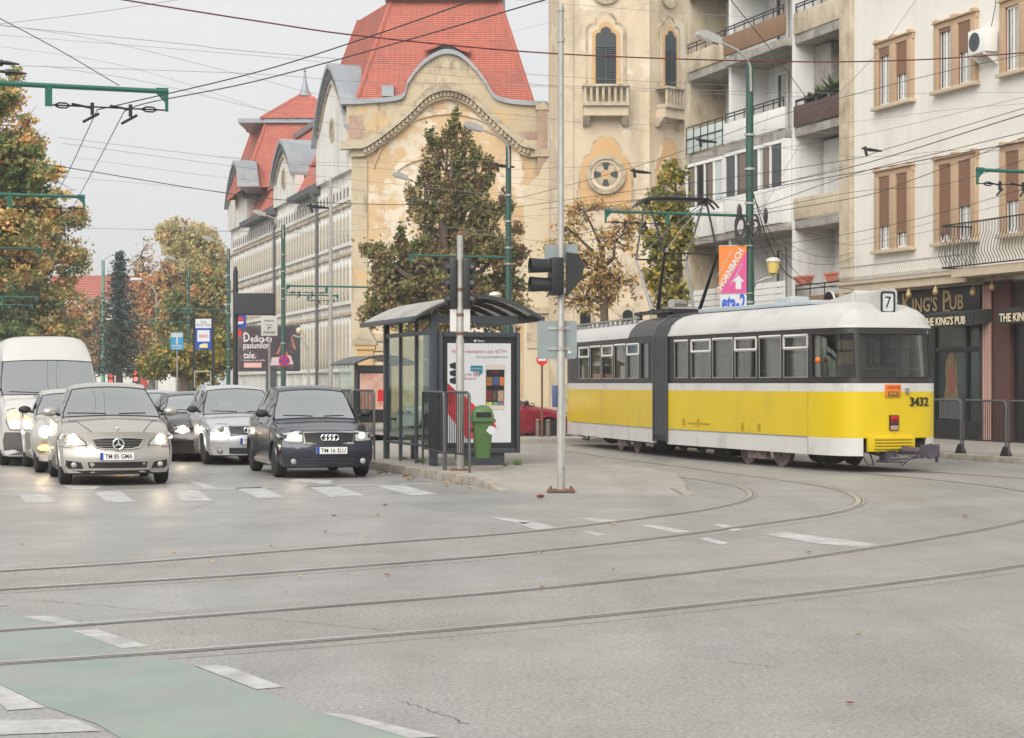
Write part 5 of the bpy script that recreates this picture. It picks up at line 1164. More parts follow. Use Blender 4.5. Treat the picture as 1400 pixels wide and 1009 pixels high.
b = MB(); b.bx(-.13,-.06,-.06,.05,1.24,1.56); f = b.build('push_button_box',M('blue_grey_box',L(70,84,118),.5),t,bevel=.01)
b = MB(); b.tube([(.03,-.06,.35),(.05,-.055,.9),(.05,-.055,1.4)],.02,6); b.build('conduit',m_galv,t)
pl = G(629,643,.12)
t = thing('signal_pole','shorter grey pole with black signal heads standing at the end of the shelter railing','traffic light',pl,0)
b = MB(); b.tube([(0,0,0),(0,0,2.2),(0,0,2.24),(0,0,4.0)],[.072,.072,.058,.054],14); b.build('shaft',m_galv,t)
b = MB(); b.bx(-.17,.17,-.17,.17,0,.025); b.build('base_plate',m_rust,t)
b = MB()
for z in (2.3,2.62,3.05): b.lathe([(.068,z),(.068,z+.05)],(0,0,0),12)
b.lathe([(.06,4.0),(.06,4.03),(.02,4.06)],(0,0,0),10); b.build('clamp',m_rust,t)
visor_head('signal_head',t,(-.02,.1,1.6+(524-396)/80.5),rad(180),3,s=.95)
for x,s_ in ((-.115,-1),(.115,1)):
    b = MB(); b.bx(x-.06,x+.06,-.09,.1,2.77,3.6); o = b.build('signal_housing',m_dark,t,bevel=.02)
    b = MB(); b.bx(x-.056,x+.056,-.02,.0,2.36,2.74); b.build('white_plate',m_white,t)
    for k in range(3):
        b = MB(); b.tube([(x+s_*.04,.02,2.92+.27*k),(x+s_*.13,-.0,2.88+.27*k)],.1,10); b.build('visor',m_dark,o)

# railings: each panel is a thing with its bars as parts
def railing_panel(loc,rz,w_,zb,zt,nb,label,group,m_=m_dark,rail_m=None,feet=0):
    t = thing('railing_panel',label,'railing',loc,rz,group)
    r_ = .022; k = .09
    b = MB(); b.tube([(0,0,-.0),(0,0,zt-k),(0,k*.3,zt-k*.3),(0,k,zt),(0,w_-k,zt),(0,w_-k*.3,zt-k*.3),(0,w_,zt-k),(0,w_,0)],r_,8); b.build('frame',rail_m or m_,t)
    b = MB(); b.tube([(0,0,zb),(0,w_,zb)],r_*.8,6); b.build('bottom_rail',m_,t)
    src = None
    for i in range(nb):
        y = w_*(i+1)/(nb+1)
        if src is None: b = MB(); b.tube([(0,0,zb),(0,0,zt)],.009,5); src = b.build('bar',m_,t,(0,y,0))
        else: link(src,'',t,(0,y,0))
    if feet:
        for y in (0,):
            b = MB(); b.prism([(y-.03,.2),(y+.03,.2),(y+.16,0),(y-.16,0)],'yz',-.05,.05); b.build('foot',m_,t)
    return t
m_rl = M('worn_top_rail',L(88,90,92),.4,.3,.2,10)
RO = SF((pl.x,pl.y),.02,.12,.12)
gr_ = 'black railing panels along the tram stop kerb'
def rp(a,c): p,q = G(*a,.12),G(*c,.12); d = q-p; return p,math.atan2(-d.x,d.y),d.length
p_,r_z,l_n = rp((642,646.5),(609.5,643)); railing_panel(p_,r_z,l_n,.3,1.33,12,'black railing panel behind the left signal pole with the green bin on it',gr_,m_dark,m_rl)
p_,r_z,l_n = rp((607,642.6),(578,635)); railing_panel(p_,r_z,l_n,.3,1.33,14,'black railing panel between shelter glass and left signal pole',gr_,m_dark,m_rl)
KO = (K0.x,K0.y)
for i,s in enumerate((8.7,10.4,12.1)):
    railing_panel(SF(KO,.4,s,.12),ST,1.6,.3,1.34,14,('black railing panel ending beside the dark car\'s mirror','second black railing panel behind the dark car','third black railing panel, mostly hidden by the dark car')[i],gr_,m_dark,m_rl)
gq = 'dark railing panels on the pavement before the pub'
for i,s in enumerate((-3.3,-1.62,.06,1.74,3.42)):
    lab = ('dark railing panel at the right edge of the photo','dark railing panel before the maroon pillar','dark railing panel before the pub crest window','dark railing panel touching the tram\'s right end','dark railing panel hidden behind the tram front')[i]
    t = railing_panel(SF((10.1,37.5),.42,s+1.2,.11),ST,1.58,.3,1.13,20,lab,gq,m_dark,m_rl,feet=1)

# green bin hung on the railing
m_bin = M('green_plastic',L(78,110,62),.45,0,.06,4,dirt=L(82,104,68),da=.3,ds=4)
bp = SF((pl.x,pl.y),.36,-.12,0)
t = thing('litter_bin','green plastic litter bin with hooded lid hung at the railing end','bin',(bp.x,bp.y,.33),rad(10))
def rr(w_,d_,z,r=.05): return [(x,y,z) for x,y in rrect(-w_/2,w_/2,-d_/2,d_/2,r,3)]
b = MB(); b.grid([rr(.24,.22,0),rr(.25,.23,.05),rr(.34,.3,.62)],closed=True); b.add(rr(.24,.22,0),[tuple(range(16))]); b.build('body',m_bin,t)
b = MB(); b.grid([rr(.42,.37,.62),rr(.42,.37,.66)],closed=True); b.add(rr(.42,.37,.66),[tuple(range(16))]); b.add(rr(.42,.37,.62),[tuple(range(16))]); b.build('rim',m_bin,t)
b = MB(); b.grid([rr(.37,.33,.66),rr(.36,.32,.72),rr(.31,.28,.82),rr(.2,.18,.88),rr(.04,.04,.9,.015)],closed=True); b.build('lid',m_bin,t)
b = MB(); b.bx(-.14,.12,-.178,-.165,.7,.78); b.build('slot',m_dark,t)
e_ = [(.07+.075*cos(a*pi/7)*random.uniform(.7,1.2),.48+.08*sin(a*pi/7)*random.uniform(.7,1.2)) for a in range(14)]
b = MB(); b.prism([(x+.05,z) for x,z in e_],'xz',-.155,-.15); b.build('sticker',m_post,t)
b = MB(); b.bx(-.26,-.16,-.02,.02,.45,.5); b.build('hanger',m_dark,t)

# far road signs and boards
m_blue = M('sign_blue',L(36,66,150),.4,0,.03); m_sky = M('sign_light_blue',L(58,160,206),.4,0,.03)
def signpost(name,label,cat,px,Y0,z=0,group=None,rz=0):
    p = P(px,524,Y0); return thing(name,label,cat,(p.x,Y0,z),rz,group), FP/Y0
t,s = signpost('information_sign','light blue square sign with a white T hanging left of the bus stop board','sign',242,72)
zc = lambda py,s: EYE+(HOR-py)/s
b = MB(); b.tube([(0,.05,0),(0,.05,zc(460,s))],.03,8); b.build('post',m_galv,t)
w_ = 8.6/s; b = MB(); b.prism(rrect(-w_,w_,zc(478.5,s),zc(454.5,s),.05),'xz',-.02,.02); b.build('plate',m_sky,t)
b = MB(); b.prism(rrect(-w_*.92,w_*.92,zc(461,s),zc(455.5,s),.04),'xz',-.03,-.02); b.bx(-w_*.14,w_*.14,-.03,-.02,zc(471,s),zc(461,s)); b.bx(-w_*.8,w_*.8,-.03,-.02,zc(473.5,s),zc(472,s)); b.bx(-w_*.8,w_*.8,-.03,-.02,zc(476.5,s),zc(475.5,s)); b.build('white_symbol',m_post,t)
t,s = signpost('bus_stop_board','tall black framed bus stop board with blue panel and white header','sign',278.5,56)
for px in (265.5,291.5):
    b = MB(); x = (px-278.5)/s; b.bx(x-.035,x+.035,-.04,.04,0,zc(434,s)); b.build('post',m_dark,t)
b = MB(); b.bx((265-278.5)/s,(292-278.5)/s,-.04,.04,zc(435,s),zc(433,s)); b.build('top_bar',m_dark,t)
b = MB(); b.bx(-11/s,10.5/s,-.03,.03,zc(448.5,s),zc(436,s)); f = b.build('header_panel',m_post,t)
text("Statia",.08,m_tg,f,(0,-.034,zc(440,s)),w=.18,th=.002); text("Balcescu / Muzeu",.07,m_tg,f,(0,-.034,zc(444,s)),w=.4,th=.002)
b = MB(); b.bx(-11/s,10.5/s,-.03,.03,zc(477.5,s),zc(449,s)); f = b.build('blue_panel',M('panel_blue',L(24,72,168),.4),t)
b = MB(); b.bx(-8.5/s,8.3/s,-.036,-.03,zc(467,s),zc(451.5,s)); b.build('timetable',m_post,f)
b = MB()
for k in range(4): b.bx(-6.5/s,6.4/s,-.039,-.036,zc(458+k*1.2,s),zc(457.4+k*1.2,s))
b.build('timetable_lines',m_tp,f)
b = MB(); b.prism([(-6/s,zc(475.5,s)),(5.5/s,zc(475.5,s)),(5.8/s,zc(470,s)),(1/s,zc(469.5,s)),(-5/s,zc(471,s))],'xz',-.036,-.03); b.build('yellow_note',M('note_yellow',L(218,206,140),.6),f)
b = MB()
for x in (-12,10): b.bx((x-.6)/s,(x+.6)/s,-.06,-.02,zc(530,s),zc(507,s))
b.bx(-12/s,10/s,-.06,-.02,zc(508.5,s),zc(507,s)); b.build('pale_frame',m_galv,t)
t,s = signpost('display_board','black electronic display panel on a dark post, switched off','display',322,64)
b = MB(); b.tube([(-.0,0,0),(0,0,zc(372,s)),(0,0,zc(364,s))],[.09,.085,.03],10); b.build('post',m_dark,t)
b = MB(); b.bx(-.04,54/s,-.16,.05,zc(431,s),zc(401,s)); f = b.build('display_case',M('matt_black',L(44,44,46),.6,0,.1,3),t,bevel=.02)
b = MB(); b.bx(.02,52/s,-.166,-.16,zc(429,s),zc(403,s)); b.build('screen',M('dead_screen',L(54,54,57),.3,0,.15,2),f)
t,s = signpost('fuel_sign','blue and red sign partly hidden under the black display panel','sign',326,72)
b = MB(); b.tube([(-.1,.08,0),(-.1,.08,zc(440,s))],.05,8); b.build('post',m_galv,t)
b = MB(); b.bx(-6/s,10.5/s,-.05,.05,zc(449,s),zc(430,s)); b.build('blue_panel',m_blue,t)
b = MB(); b.prism([((2+6*cos(a*pi/10))/s,zc(438.5-5*sin(a*pi/10),s)) for a in range(11)],'xz',-.06,-.05); b.build('red_cap',m_red,t)
b = MB(); b.prism([(-4/s,zc(439.5,s)),(8/s,zc(439.5,s)),(6/s,zc(443,s)),(-3/s,zc(443.5,s))],'xz',-.06,-.05); b.build('white_band',m_post,t)
b = MB(); b.bx(-6/s,4/s,-.05,.05,zc(460,s),zc(450.5,s)); b.build('red_panel',m_red,t)
t,s = signpost('direction_sign','white square direction sign with black lettering and arrow above the billboard','sign',368,66)
b = MB(); b.tube([(0,.06,0),(0,.06,zc(432,s))],.035,8); b.build('post',m_galv,t)
b = MB(); b.bx(-11/s,11.3/s,-.015,.015,zc(459,s),zc(432,s)); f = b.build('plate',m_white,t)
text("Autocluj",.075,m_dark,f,(0,-.02,zc(438.5,s)),w=.34,th=.002); text("Service",.07,m_tg,f,(0,-.02,zc(444,s)),w=.22,th=.002); text("Autoclub",.085,m_dark,f,(0,-.02,zc(454,s)),w=.4,th=.002)
b = MB(); b.bx(-1.6/s,-.6/s,-.02,-.015,zc(451.5,s),zc(447.5,s)); b.bx(-1.6/s,1.2/s,-.02,-.015,zc(448.4,s),zc(447.3,s)); b.prism([(1.1/s,zc(449.2,s)),(1.1/s,zc(446.6,s)),(2.8/s,zc(447.9,s))],'xz',-.02,-.015); b.build('arrow',m_dark,f)
t,s = signpost('billboard','dark purple billboard lettered Dedica-te pasiunilor tale on a square foot','billboard',368,104)
b = MB(); b.bx(-4/s,9.5/s,-.1,.3,0,zc(506,s)); b.build('foot',m_grey,t)
b = MB(); b.bx(-42/s,42/s,-.12,.25,zc(507.5,s),zc(444.5,s)); f = b.build('case',m_grey,t,bevel=.04)
m_bb = M('billboard_print',L(62,48,56),.35,0,.3,1.1,dirt=L(150,128,128),da=.34,ds=1.0)
b = MB(); b.bx(-39.5/s,34/s,-.135,-.12,zc(504.5,s),zc(447,s)); b.build('poster',m_bb,f)
m_bbw = M('billboard_white',L(222,216,214),.4)
def bbtext(st,px,py,h_,w2): text(st,h_,m_bbw,f,((px-368)/s,-.14,zc(py,s)),w=w2/s,th=.003,align='CENTER',bold=.01)
bbtext("D",337.5,461,.5,8); bbtext("edica-te",357.5,463,.36,29); bbtext("pasiunilor",350.5,473.5,.34,35); bbtext("tale.",342,485.5,.36,17); 
text("Povestea ta e una de film",.1,m_bbw,f,((348-368)/s,-.14,zc(492.5,s)),w=30/s,th=.003)
b = MB(); b.bx((334-368)/s,(358-368)/s,-.14,-.135,zc(502.5,s),zc(496,s)); b.build('footer_strip',M('footer_salmon',L(216,170,158),.4),f)
for (a,c) in (((378,484),(386,466)),((392,486),(384,470)),((402,478),(398,460))):
    b = MB(); b.prism([((a[0]-368)/s,zc(a[1],s)),((a[0]-364.5)/s,zc(a[1],s)),((c[0]-366.5)/s,zc(c[1],s)),((c[0]-368)/s,zc(c[1],s))],'xz',-.139,-.135); b.build('printed_glow',M('glow_print',L(176,110,84),.4,0,.3,5),f)
b = MB(); b.prism([((370-368)/s,zc(500,s)),((372-368)/s,zc(489,s)),((398-368)/s,zc(486,s)),((402-368)/s,zc(498,s))],'xz',-.138,-.135); b.build('printed_table',M('table_print',L(196,180,182),.4,0,.2,4),f)
t = thing('no_stopping_sign','round blue sign with red rim and cross on the green mast','sign',SF((-12.15,101),0,-.22,zc(491+2.5,FP/101)),ST)
rs = 7.8*101/FP
b = MB(); b.lathe([(rs,0),(rs,.03)],(0,-.03,0),24,0,'y'); b.build('rim',m_red,t); b = MB(); b.lathe([(rs*.8,0),(rs*.8,.01)],(0,-.045,0),24,0,'y'); b.build('disc',M('cross_blue',L(62,72,160),.4),t)
b = MB()
for a in (pi/4,-pi/4):
    d = Vector((cos(a),0,sin(a)))*rs*.8; n_ = Vector((-sin(a),0,cos(a)))*rs*.13; y_ = Vector((0,-.05,0))
    b.quad(d+n_+y_,d-n_+y_,-d-n_+y_,-d+n_+y_)
b.build('red_cross',m_red,t,fix=False)
t,s = signpost('lantern_post','cream globe lantern on a curved arm at the billboard\'s right corner','street lamp',412,79.2)
b = MB(); b.tube([(.3,0,0),(.3,0,zc(480,s)),(-.0,0,zc(462,s)),(-.35,0,zc(458.5,s))],.04,7); b.build('post',m_galv,t)
b = MB(); b.ell((-.1,0,zc(452,s)),(.12,.12,.14)); b.build('globe',M('cream_globe',L(218,200,160),.4),t)
b = MB(); b.tube([(.3,0,zc(480,s)),(.1,0,zc(456,s)),(-.1,0,zc(455,s))],.025,6); b.build('arm',m_galv,t)
# red flag sign on the mast behind the shelter
t = thing('red_bird_sign','small red sign with a white bird and teal header fixed to the green mast','sign',P(568,417,82.6)*1,0)
s = FP/82.6; b = MB(); b.bx(-10.5/s,11.5/s,-.04,.04,-9.5/s,3/s); b.build('red_panel',M('sign_red_bright',L(214,44,70),.4),t)
b = MB(); b.bx(-11.5/s,11/s,-.05,.05,3.3/s,7.6/s); f = b.build('teal_header',M('header_teal',L(40,120,112),.4),t)
text("Str. Nr. 60",.08,m_post,f,(0,-.055,5.4/s),w=18/s,th=.003)
bird = [(-6.5,-9),(-5.5,-5.5),(-6,-4),(-3.8,-3.2),(-3.5,-.5),(-2.2,1.6),(0,2.2),(2.5,1.6),(4,-.2),(6,-.8),(4.4,-2),(4,-4),(5,-6),(5.2,-9)]
b = MB(); b.prism([(x/s,z/s) for x,z in bird],'xz',-.05,-.04); b.build('white_bird',m_post,t)
b = MB(); b.bx(11.5/s,16/s,-.02,.02,-.2/s,2/s); b.build('bracket',m_galv,t)
# no-entry sign and bollards far behind the pole
t,s = signpost('no_entry_sign','red and white no entry sign on a thin post left of the tall signal pole','sign',741,52,.1)
b = MB(); b.tube([(0,.03,0),(0,.03,zc(492,s)-.1)],.03,8); b.build('post',m_rust,t)
b = MB(); b.lathe([(.155,0),(.155,.02)],(0,-.02,zc(495,s)-.04),20,0,'y'); b.build('disc',m_red,t); b = MB(); b.bx(-.11,.11,-.03,-.02,zc(495,s)-.07,zc(495,s)-.01); b.build('white_bar',m_post,t)
m_boll = M('bollard_brown',L(120,106,96),.7,0,.15,6)
for i,(px,Y0) in enumerate(((720.5,54),(735,53.2),(749.5,52.4))):
    p = P(px,0,Y0); t = thing('bollard',('bollard left of the no entry post, by the red car','bollard just left of the no entry post','bollard between the no entry post and signal pole')[i],'bollard',(p.x,Y0,0),0,'bollards before the red car')
    b = MB(); b.lathe([(.06,0),(.06,.36),(.045,.38)],(0,0,.13),10); b.build('stem',m_boll,t); b = MB(); b.lathe([(.045,.38),(.06,.4),(.065,.44),(.03,.48)],(0,0,.13),10); b.build('head',m_boll,t)
fk = MB(); fk.prism([(0,-.02),(0,.12),(30,.12),(30,-.02)],'yz',-12,0); o = fk.build('far_pavement',m_pave,None,(3.4,51.5,0),ST); o['kind'] = 'structure'
# lanterns with yellow glass
for lab,px,py,Y0,dx in (('yellow glass lantern on a curved bracket right of the green mast',1057,365,50.2,-1),('yellow glass lantern above the right end of the shelter roof',677,410,60,1),):
    s = FP/Y0; t = thing('lantern',lab,'street lamp',P(px,py,Y0)*1,0,'yellow glass lanterns')
    b = MB(); b.lathe([(.06,-.2),(.13,-.16),(.17,.1),(.17,.14)],(0,0,0),12); b.build('glass',M('yellow_lantern_glass',L(214,192,110),.3),t)
    b = MB(); b.lathe([(.2,.14),(.19,.2),(.1,.25),(.02,.26)],(0,0,0),12); b.build('cap',m_lampw,t)
    b = MB(); b.tube([(dx*.62,0,-1.2),(dx*.6,0,-.7),(dx*.45,0,-.42),(dx*.2,0,-.3),(0,0,-.28),(0,0,-.2)],.035,6); 
    b.build('bracket',m_galv,t)
    if Y0 == 60: b = MB(); b.tube([(dx*.62,0,-1.2),(dx*.62,0,-(EYE+(HOR-py)/s))],.05,8); b.build('post',m_galv,t)
# banner on the green mast
BO = SF((6.25,50),-.14,-.1,0); s = FP/50
t = thing('advertising_banner','orange and magenta banner lettered HORNBACH hanging from the green mast','banner',(BO.x,BO.y,zc(337,s)),0)
m_bo = M('banner_orange',L(228,130,56),.6,0,.05,3); m_bm = M('banner_magenta',L(206,80,140),.6,0,.05,3)
w_,h_ = 38/s,64/s
def wv(x,z): return .03*sin(x*9)+.02*sin(z*6)
b = MB(); b.prism([(-w_,0),(0,0),(0,-.12),(-w_,-h_*1.0),(-w_*.99,-h_*.5)],'xz',-.012,.0); b.build('orange_field',m_bo,t)
b = MB(); b.prism([(0,-.12),(0,-h_),(-w_*.96,-h_)],'xz',-.013,.001); b.build('magenta_field',m_bm,t)
an = math.atan2(h_*.86,w_*.9)
text("HORNBACH",.15,m_post,t,(-w_*.58,-.02,-h_*.49),w=None,th=.002,rot=rad(61),bold=.03)
text("Timisoara, Calea Sagului",.055,m_post,t,(-w_*.78,-.02,-h_*.36),th=.002,rot=rad(61)); text("Calea Lugojului 31",.06,m_post,t,(-w_*.36,-.02,-h_*.6),th=.002,rot=rad(61))
aw = [(-.3,-.86),(-.13,-.86),(-.13,-1.02),(-.02,-1.02),(-.215,-.74),(-.41,-1.02),(-.3,-1.02)]
aw = [(-.29,-1.13),(-.14,-1.13),(-.14,-.93),(-.06,-.93),(-.215,-.76),(-.37,-.93),(-.29,-.93)]
b = MB(); b.prism(aw,'xz',-.02,-.012); b.build('arrow',m_post,t)
b = MB(); b.tube([(-w_,0,.01),(.15,0,.01)],.018,6); b.tube([(-w_,0,-h_-.01),(.15,0,-h_-.01)],.018,6); b.build('banner_rod',m_galv,t)
t = thing('poster_panel','white panel with big blue letters under the orange banner','poster',(BO.x,BO.y-.02,zc(401.5,s)-.03),0)
b = MB(); b.bx(-36/s,0,0,.03,-.75,0); b.build('panel',m_post,t)
text("eta-2",.42,M('letter_blue',L(48,92,196),.5),t,(-18/s,-.01,-.2),w=32/s,th=.004,bold=.03)
# coiled cables on the green mast
t = thing('cable_coil','black coils of cable hung on the green mast above the banner','cable',(6.25-.15,49.84,zc(314,s)),0)
for k,(a,c,r_) in enumerate(((-.12,.1,.22),(.28,-.06,.24),(-.1,-.05,.26),(.25,.12,.2))):
    b = MB(); b.tube([(a+r_*.55*cos(q*pi/8),-.02*k,c+r_*1.25*sin(q*pi/8)) for q in range(17)],.035,5,caps=False); b.build('coil',m_cable,t,fix=False)
b = MB(); b.ell((-.14,0,.45),(.07,.07,.22)); b.ell((.55,0,.35),(.06,.06,.22)); b.build('splice_box',m_cable,t)
# ------------------------------------------------------------------ tram
m_ty = M('tram_yellow', L(210,182,3), .36, 0, .05, 1.2, dirt=L(188,164,52), da=.3, ds=.9, dstretch=(1,1,.3), coat=.12)
m_tw = M('tram_white', L(202,200,195), .4, 0, .05, 1.5, dirt=L(196,190,176), da=.3, ds=1.2, dstretch=(1,1,.3), coat=.2)
m_tr = M('tram_roof_white', L(186,185,182), .65, 0, .05, 1, dirt=L(176,172,162), da=.3, ds=.8)
m_td = M('tram_dark_band', L(38,37,36), .4, 0, .1, 4, dirt=L(56,54,51), da=.3, ds=3)
m_tb = M('tram_bellows', L(58,60,63), .75, 0, .15, 6)
m_alu = M('tram_aluminium', L(150,150,147), .35, .5, .06)
m_und = M('underframe_grime', L(40,36,34), .9, 0, .3, 5)
m_bog = M('bogie_pinkish_grime', L(142,124,122), .8, .1, .2, 6, dirt=L(80,68,64), da=.4, ds=5)
m_tg_ = GLASS('tram_glass', (.72,.72,.68), .0, .7)
m_int = M('tram_interior', L(96,92,88), .7, 0, .1); m_seat = M('tram_seat', L(120,70,50), .6, 0, .1)
weather(m_ty, L(150,128,60), 1.1, .63, .06, .5, (1,1,.3)); weather(m_tw, L(150,143,132), 1.4, .6, .07, .4, (1,1,.4)); weather(m_tr, L(150,146,138), .9, .6, .08, .5, (1,1,1))
TX, TY, TRZ = 6.9, 34.06, rad(20)
tram = thing('tram','yellow and white articulated tram numbered 3432 with route box 7 turning through the junction','tram',(TX,TY,0),TRZ)
HWT = 1.1; LA = 7.75
nose = [(-1.1,1.25),(-1.07,.85),(-1.02,.52),(-.95,.3),(-.86,.165),(-.75,.09),(-.64,.058),(-.5,.04),(-.25,.01),(0,0)]
OUT1 = [(-1.1,LA-.3)]+nose+[(-x,y) for x,y in nose[-2::-1]]+[(1.1,LA-.3)]
def lean(p,z):                                      # the end leans back a little above the waist
    k = max(0,1-p[1]/1.2); return (p[0]*(1-.025*k*max(0,z-1.6)), p[1]+k*.13*max(0,z-1.6))
def seg(o, a, b):                                   # part of an outline between arc lengths a and b
    d = [0]
    for p,q in zip(o,o[1:]): d.append(d[-1]+math.dist(p,q))
    def at_(s):
        for i in range(len(o)-1):
            if d[i+1] >= s-1e-9: f = (s-d[i])/max(1e-9,d[i+1]-d[i]); return (o[i][0]+(o[i+1][0]-o[i][0])*f,o[i][1]+(o[i+1][1]-o[i][1])*f)
        return o[-1]
    a,b = max(0,a),min(d[-1],b)
    return [at_(a)]+[o[i] for i in range(len(o)) if a+1e-6 < d[i] < b-1e-6]+[at_(b)]
def length(o): return sum(math.dist(p,q) for p,q in zip(o,o[1:]))
def wall(mb, o, z0, z1, th=.05, ins=0, f=lean, closed=False):
    """a wall of thickness th along outline o between z0 and z1"""
    def inn(o,d):
        r_ = []
        for i,p in enumerate(o):
            q,s_ = o[max(0,i-1)],o[min(len(o)-1,i+1)]; t = Vector((s_[0]-q[0],s_[1]-q[1],0)).normalized(); n_ = Vector((t.y,-t.x,0))
            n_ = Vector((-t.y,t.x,0)); r_.append((p[0]+n_.x*d,p[1]+n_.y*d))
        return r_
    a,b = inn(o,ins) if ins else o,inn(o,ins+th)
    rows = [[(*f(p,z0),z0) for p in a],[(*f(p,z1),z1) for p in a],[(*f(p,z1),z1) for p in b],[(*f(p,z0),z0) for p in b],[(*f(p,z0),z0) for p in a]]
    mb.grid(rows); mb.add([r_[0] for r_ in rows[:4]],[(0,1,2,3)]); mb.add([r_[-1] for r_ in rows[:4]],[(3,2,1,0)])
    return mb
T0 = Matrix.Identity(4)
def sec_part(b,name,m_,T=T0,par=None,**k): b.tf(T); return b.build(name,m_,par or tram,**k)
LT = length(OUT1); SL = LA-.3-1.25                   # straight side length
s_n = SL+length(nose)                                # arc length at the nose centre
# lower body bands
b = MB(); wall(b,OUT1,.62,1.45); sec_part(b,'yellow_body_panel',m_ty)
b = MB(); wall(b,OUT1,1.45,1.6,.05); sec_part(b,'white_waist_band',m_tw)
b = MB(); wall(b,seg(OUT1,0,s_n-.66),.3,.62,.05); wall(b,seg(OUT1,s_n+.66,LT),.3,.62,.05); sec_part(b,'white_skirt',m_tw)
b = MB(); wall(b,OUT1,1.6,1.70,.05,.004); wall(b,OUT1,2.5,2.63,.05,.004); wins = []
# windows: (arc start, arc end, hopper)
W1_ = [(LA-t1-1.1+.0,) for t1 in ()]
def ys(t): return LA-.3-(t+1.1)                      # distance t from the taper start along the side -> arc length
side_w = [(.17,1.09,1),(1.2,2.08,0),(2.2,3.12,1),(3.22,4.12,0),(4.22,5.12,1),(5.3,5.95,0)]
wl = [(ys(t1)-.02,ys(t0)-.02,h) for t0,t1,h in side_w]
ex = [(SL+.1,s_n-.79,2),(s_n-.7,s_n+.7,3),(s_n+.76,2*s_n-SL-.1,2)]
wl2 = [(2*s_n-b_,2*s_n-a_,h) for a_,b_,h in wl]
allw = sorted(wl+ex+wl2)
edges = [0]+[v for a_,b_,h in allw for v in (a_,b_)]+[LT]
for i in range(0,len(edges),2):
    if edges[i+1]-edges[i] > .01: wall(b,seg(OUT1,edges[i],edges[i+1]),1.70,2.5,.05,.004)
sec_part(b,'dark_window_band',m_td)
def window(o,a_,b_,h,T=T0,f=lean):
    z0,z1 = 1.69,2.51
    sg = seg(o,a_+.005,b_-.005); g_ = MB(); wall(g_,sg,z0,z1,.012,.022,f); fr = sec_part(g_,'window',m_tg_,T)
    w_ = MB()
    def pt(p,z): q = f(p,z); return (q[0],q[1],z)
    ring = [pt(p,z0+.02) for p in sg]+[pt(p,z1-.02) for p in sg[::-1]]; ring.append(ring[0])
    w_.tube(ring,.011,5,caps=False); sec_part(w_,'window_frame',m_alu if h<2 else m_td,T,fr,fix=False)
    if h == 1:
        w_ = MB(); zz = z1-.26
        for z in (zz,z1-.03): w_.tube([pt(sg[0],z),pt(sg[-1],z)],.03,5)
        w_.tube([pt(sg[0],zz),pt(sg[0],z1-.03)],.024,5); w_.tube([pt(sg[-1],zz),pt(sg[-1],z1-.03)],.024,5); sec_part(w_,'hopper_frame',m_tw,T,fr)
    elif h == 0:
        w_ = MB(); w_.tube([pt(sg[0],z1-.02),pt(sg[-1],z1-.02)],.028,5); sec_part(w_,'top_trim',m_tw,T,fr)
for a_,b_,h in allw: window(OUT1,a_,b_,h)
def roof(o, T, m_, name, front=True, y0=None):
    lv = [(0,2.63),(.03,2.72),(.09,2.83),(.19,2.93),(.36,3.02),(.62,3.08),(.98,3.11)]
    rows = []
    for ins,z in lv:
        r_ = []
        for p in o:
            k = max(0,1-p[1]/1.25) if front else 0
            q = lean(p,min(z,2.63)) if front else p
            r_.append((q[0]*(1-ins/1.12),q[1]+k*ins*1.15,z))
        rows.append(r_)
    b = MB(); b.grid(rows); n_ = len(o); h_ = n_//2
    b.grid([[rows[-1][i] for i in range(h_+1)],[rows[-1][n_-1-i] for i in range(h_+1)]])
    return sec_part(b,name,m_,T,smooth=60)
roof(OUT1,T0,m_tr,'roof')
b = MB(); g_ = seg(OUT1,0,LT); wall(b,g_,2.6,2.645,.03,-.018); sec_part(b,'rain_gutter',m_tw)
# rear section
A = Vector((0,LA,0)); TB = Matrix.Translation(A)@Matrix.Rotation(rad(-7.6),4,'Z')
LB = 9.0
nb = [(x,LB-y) for x,y in nose]
OUT2 = [(1.1,.35)]+[(-x,y) for x,y in nb]+[(x,y) for x,y in nb[-2::-1]]+[(-1.1,.35)]
def idf(p,z): return p
L2 = length(OUT2); q0 = L2
b = MB(); wall(b,OUT2,.62,1.45,f=idf); sec_part(b,'yellow_body_panel',m_ty,TB)
b = MB(); wall(b,OUT2,1.45,1.6,f=idf); sec_part(b,'white_waist_band',m_tw,TB)
b = MB(); wall(b,OUT2,.3,.62,f=idf); sec_part(b,'white_skirt',m_tw,TB)
b = MB(); wall(b,OUT2,1.6,1.7,.05,.004,f=idf); wall(b,OUT2,2.5,2.63,.05,.004,f=idf)
sd_ = [(.75,1.35,2),(1.55,2.5,1),(2.65,3.6,0),(3.75,4.7,1),(4.85,5.8,0),(5.95,6.9,1)]
ws = [(L2-(t1-.35),L2-(t0-.35),h) for t0,t1,h in sd_]+[((t0-.35),(t1-.35),h) for t0,t1,h in sd_]+[(L2/2-.7,L2/2+.7,2)]
ws.sort(); ed = [0]+[v for a_,b_,h in ws for v in (a_,b_)]+[L2]
for i in range(0,len(ed),2): wall(b,seg(OUT2,ed[i],ed[i+1]),1.7,2.5,.05,.004,f=idf)
sec_part(b,'dark_window_band',m_td,TB)
for a_,b_,h in ws: window(OUT2,a_,b_,h,TB,idf)
lv = [(0,2.63),(.03,2.72),(.09,2.83),(.19,2.93),(.36,3.02),(.62,3.08),(1.12,3.11)]
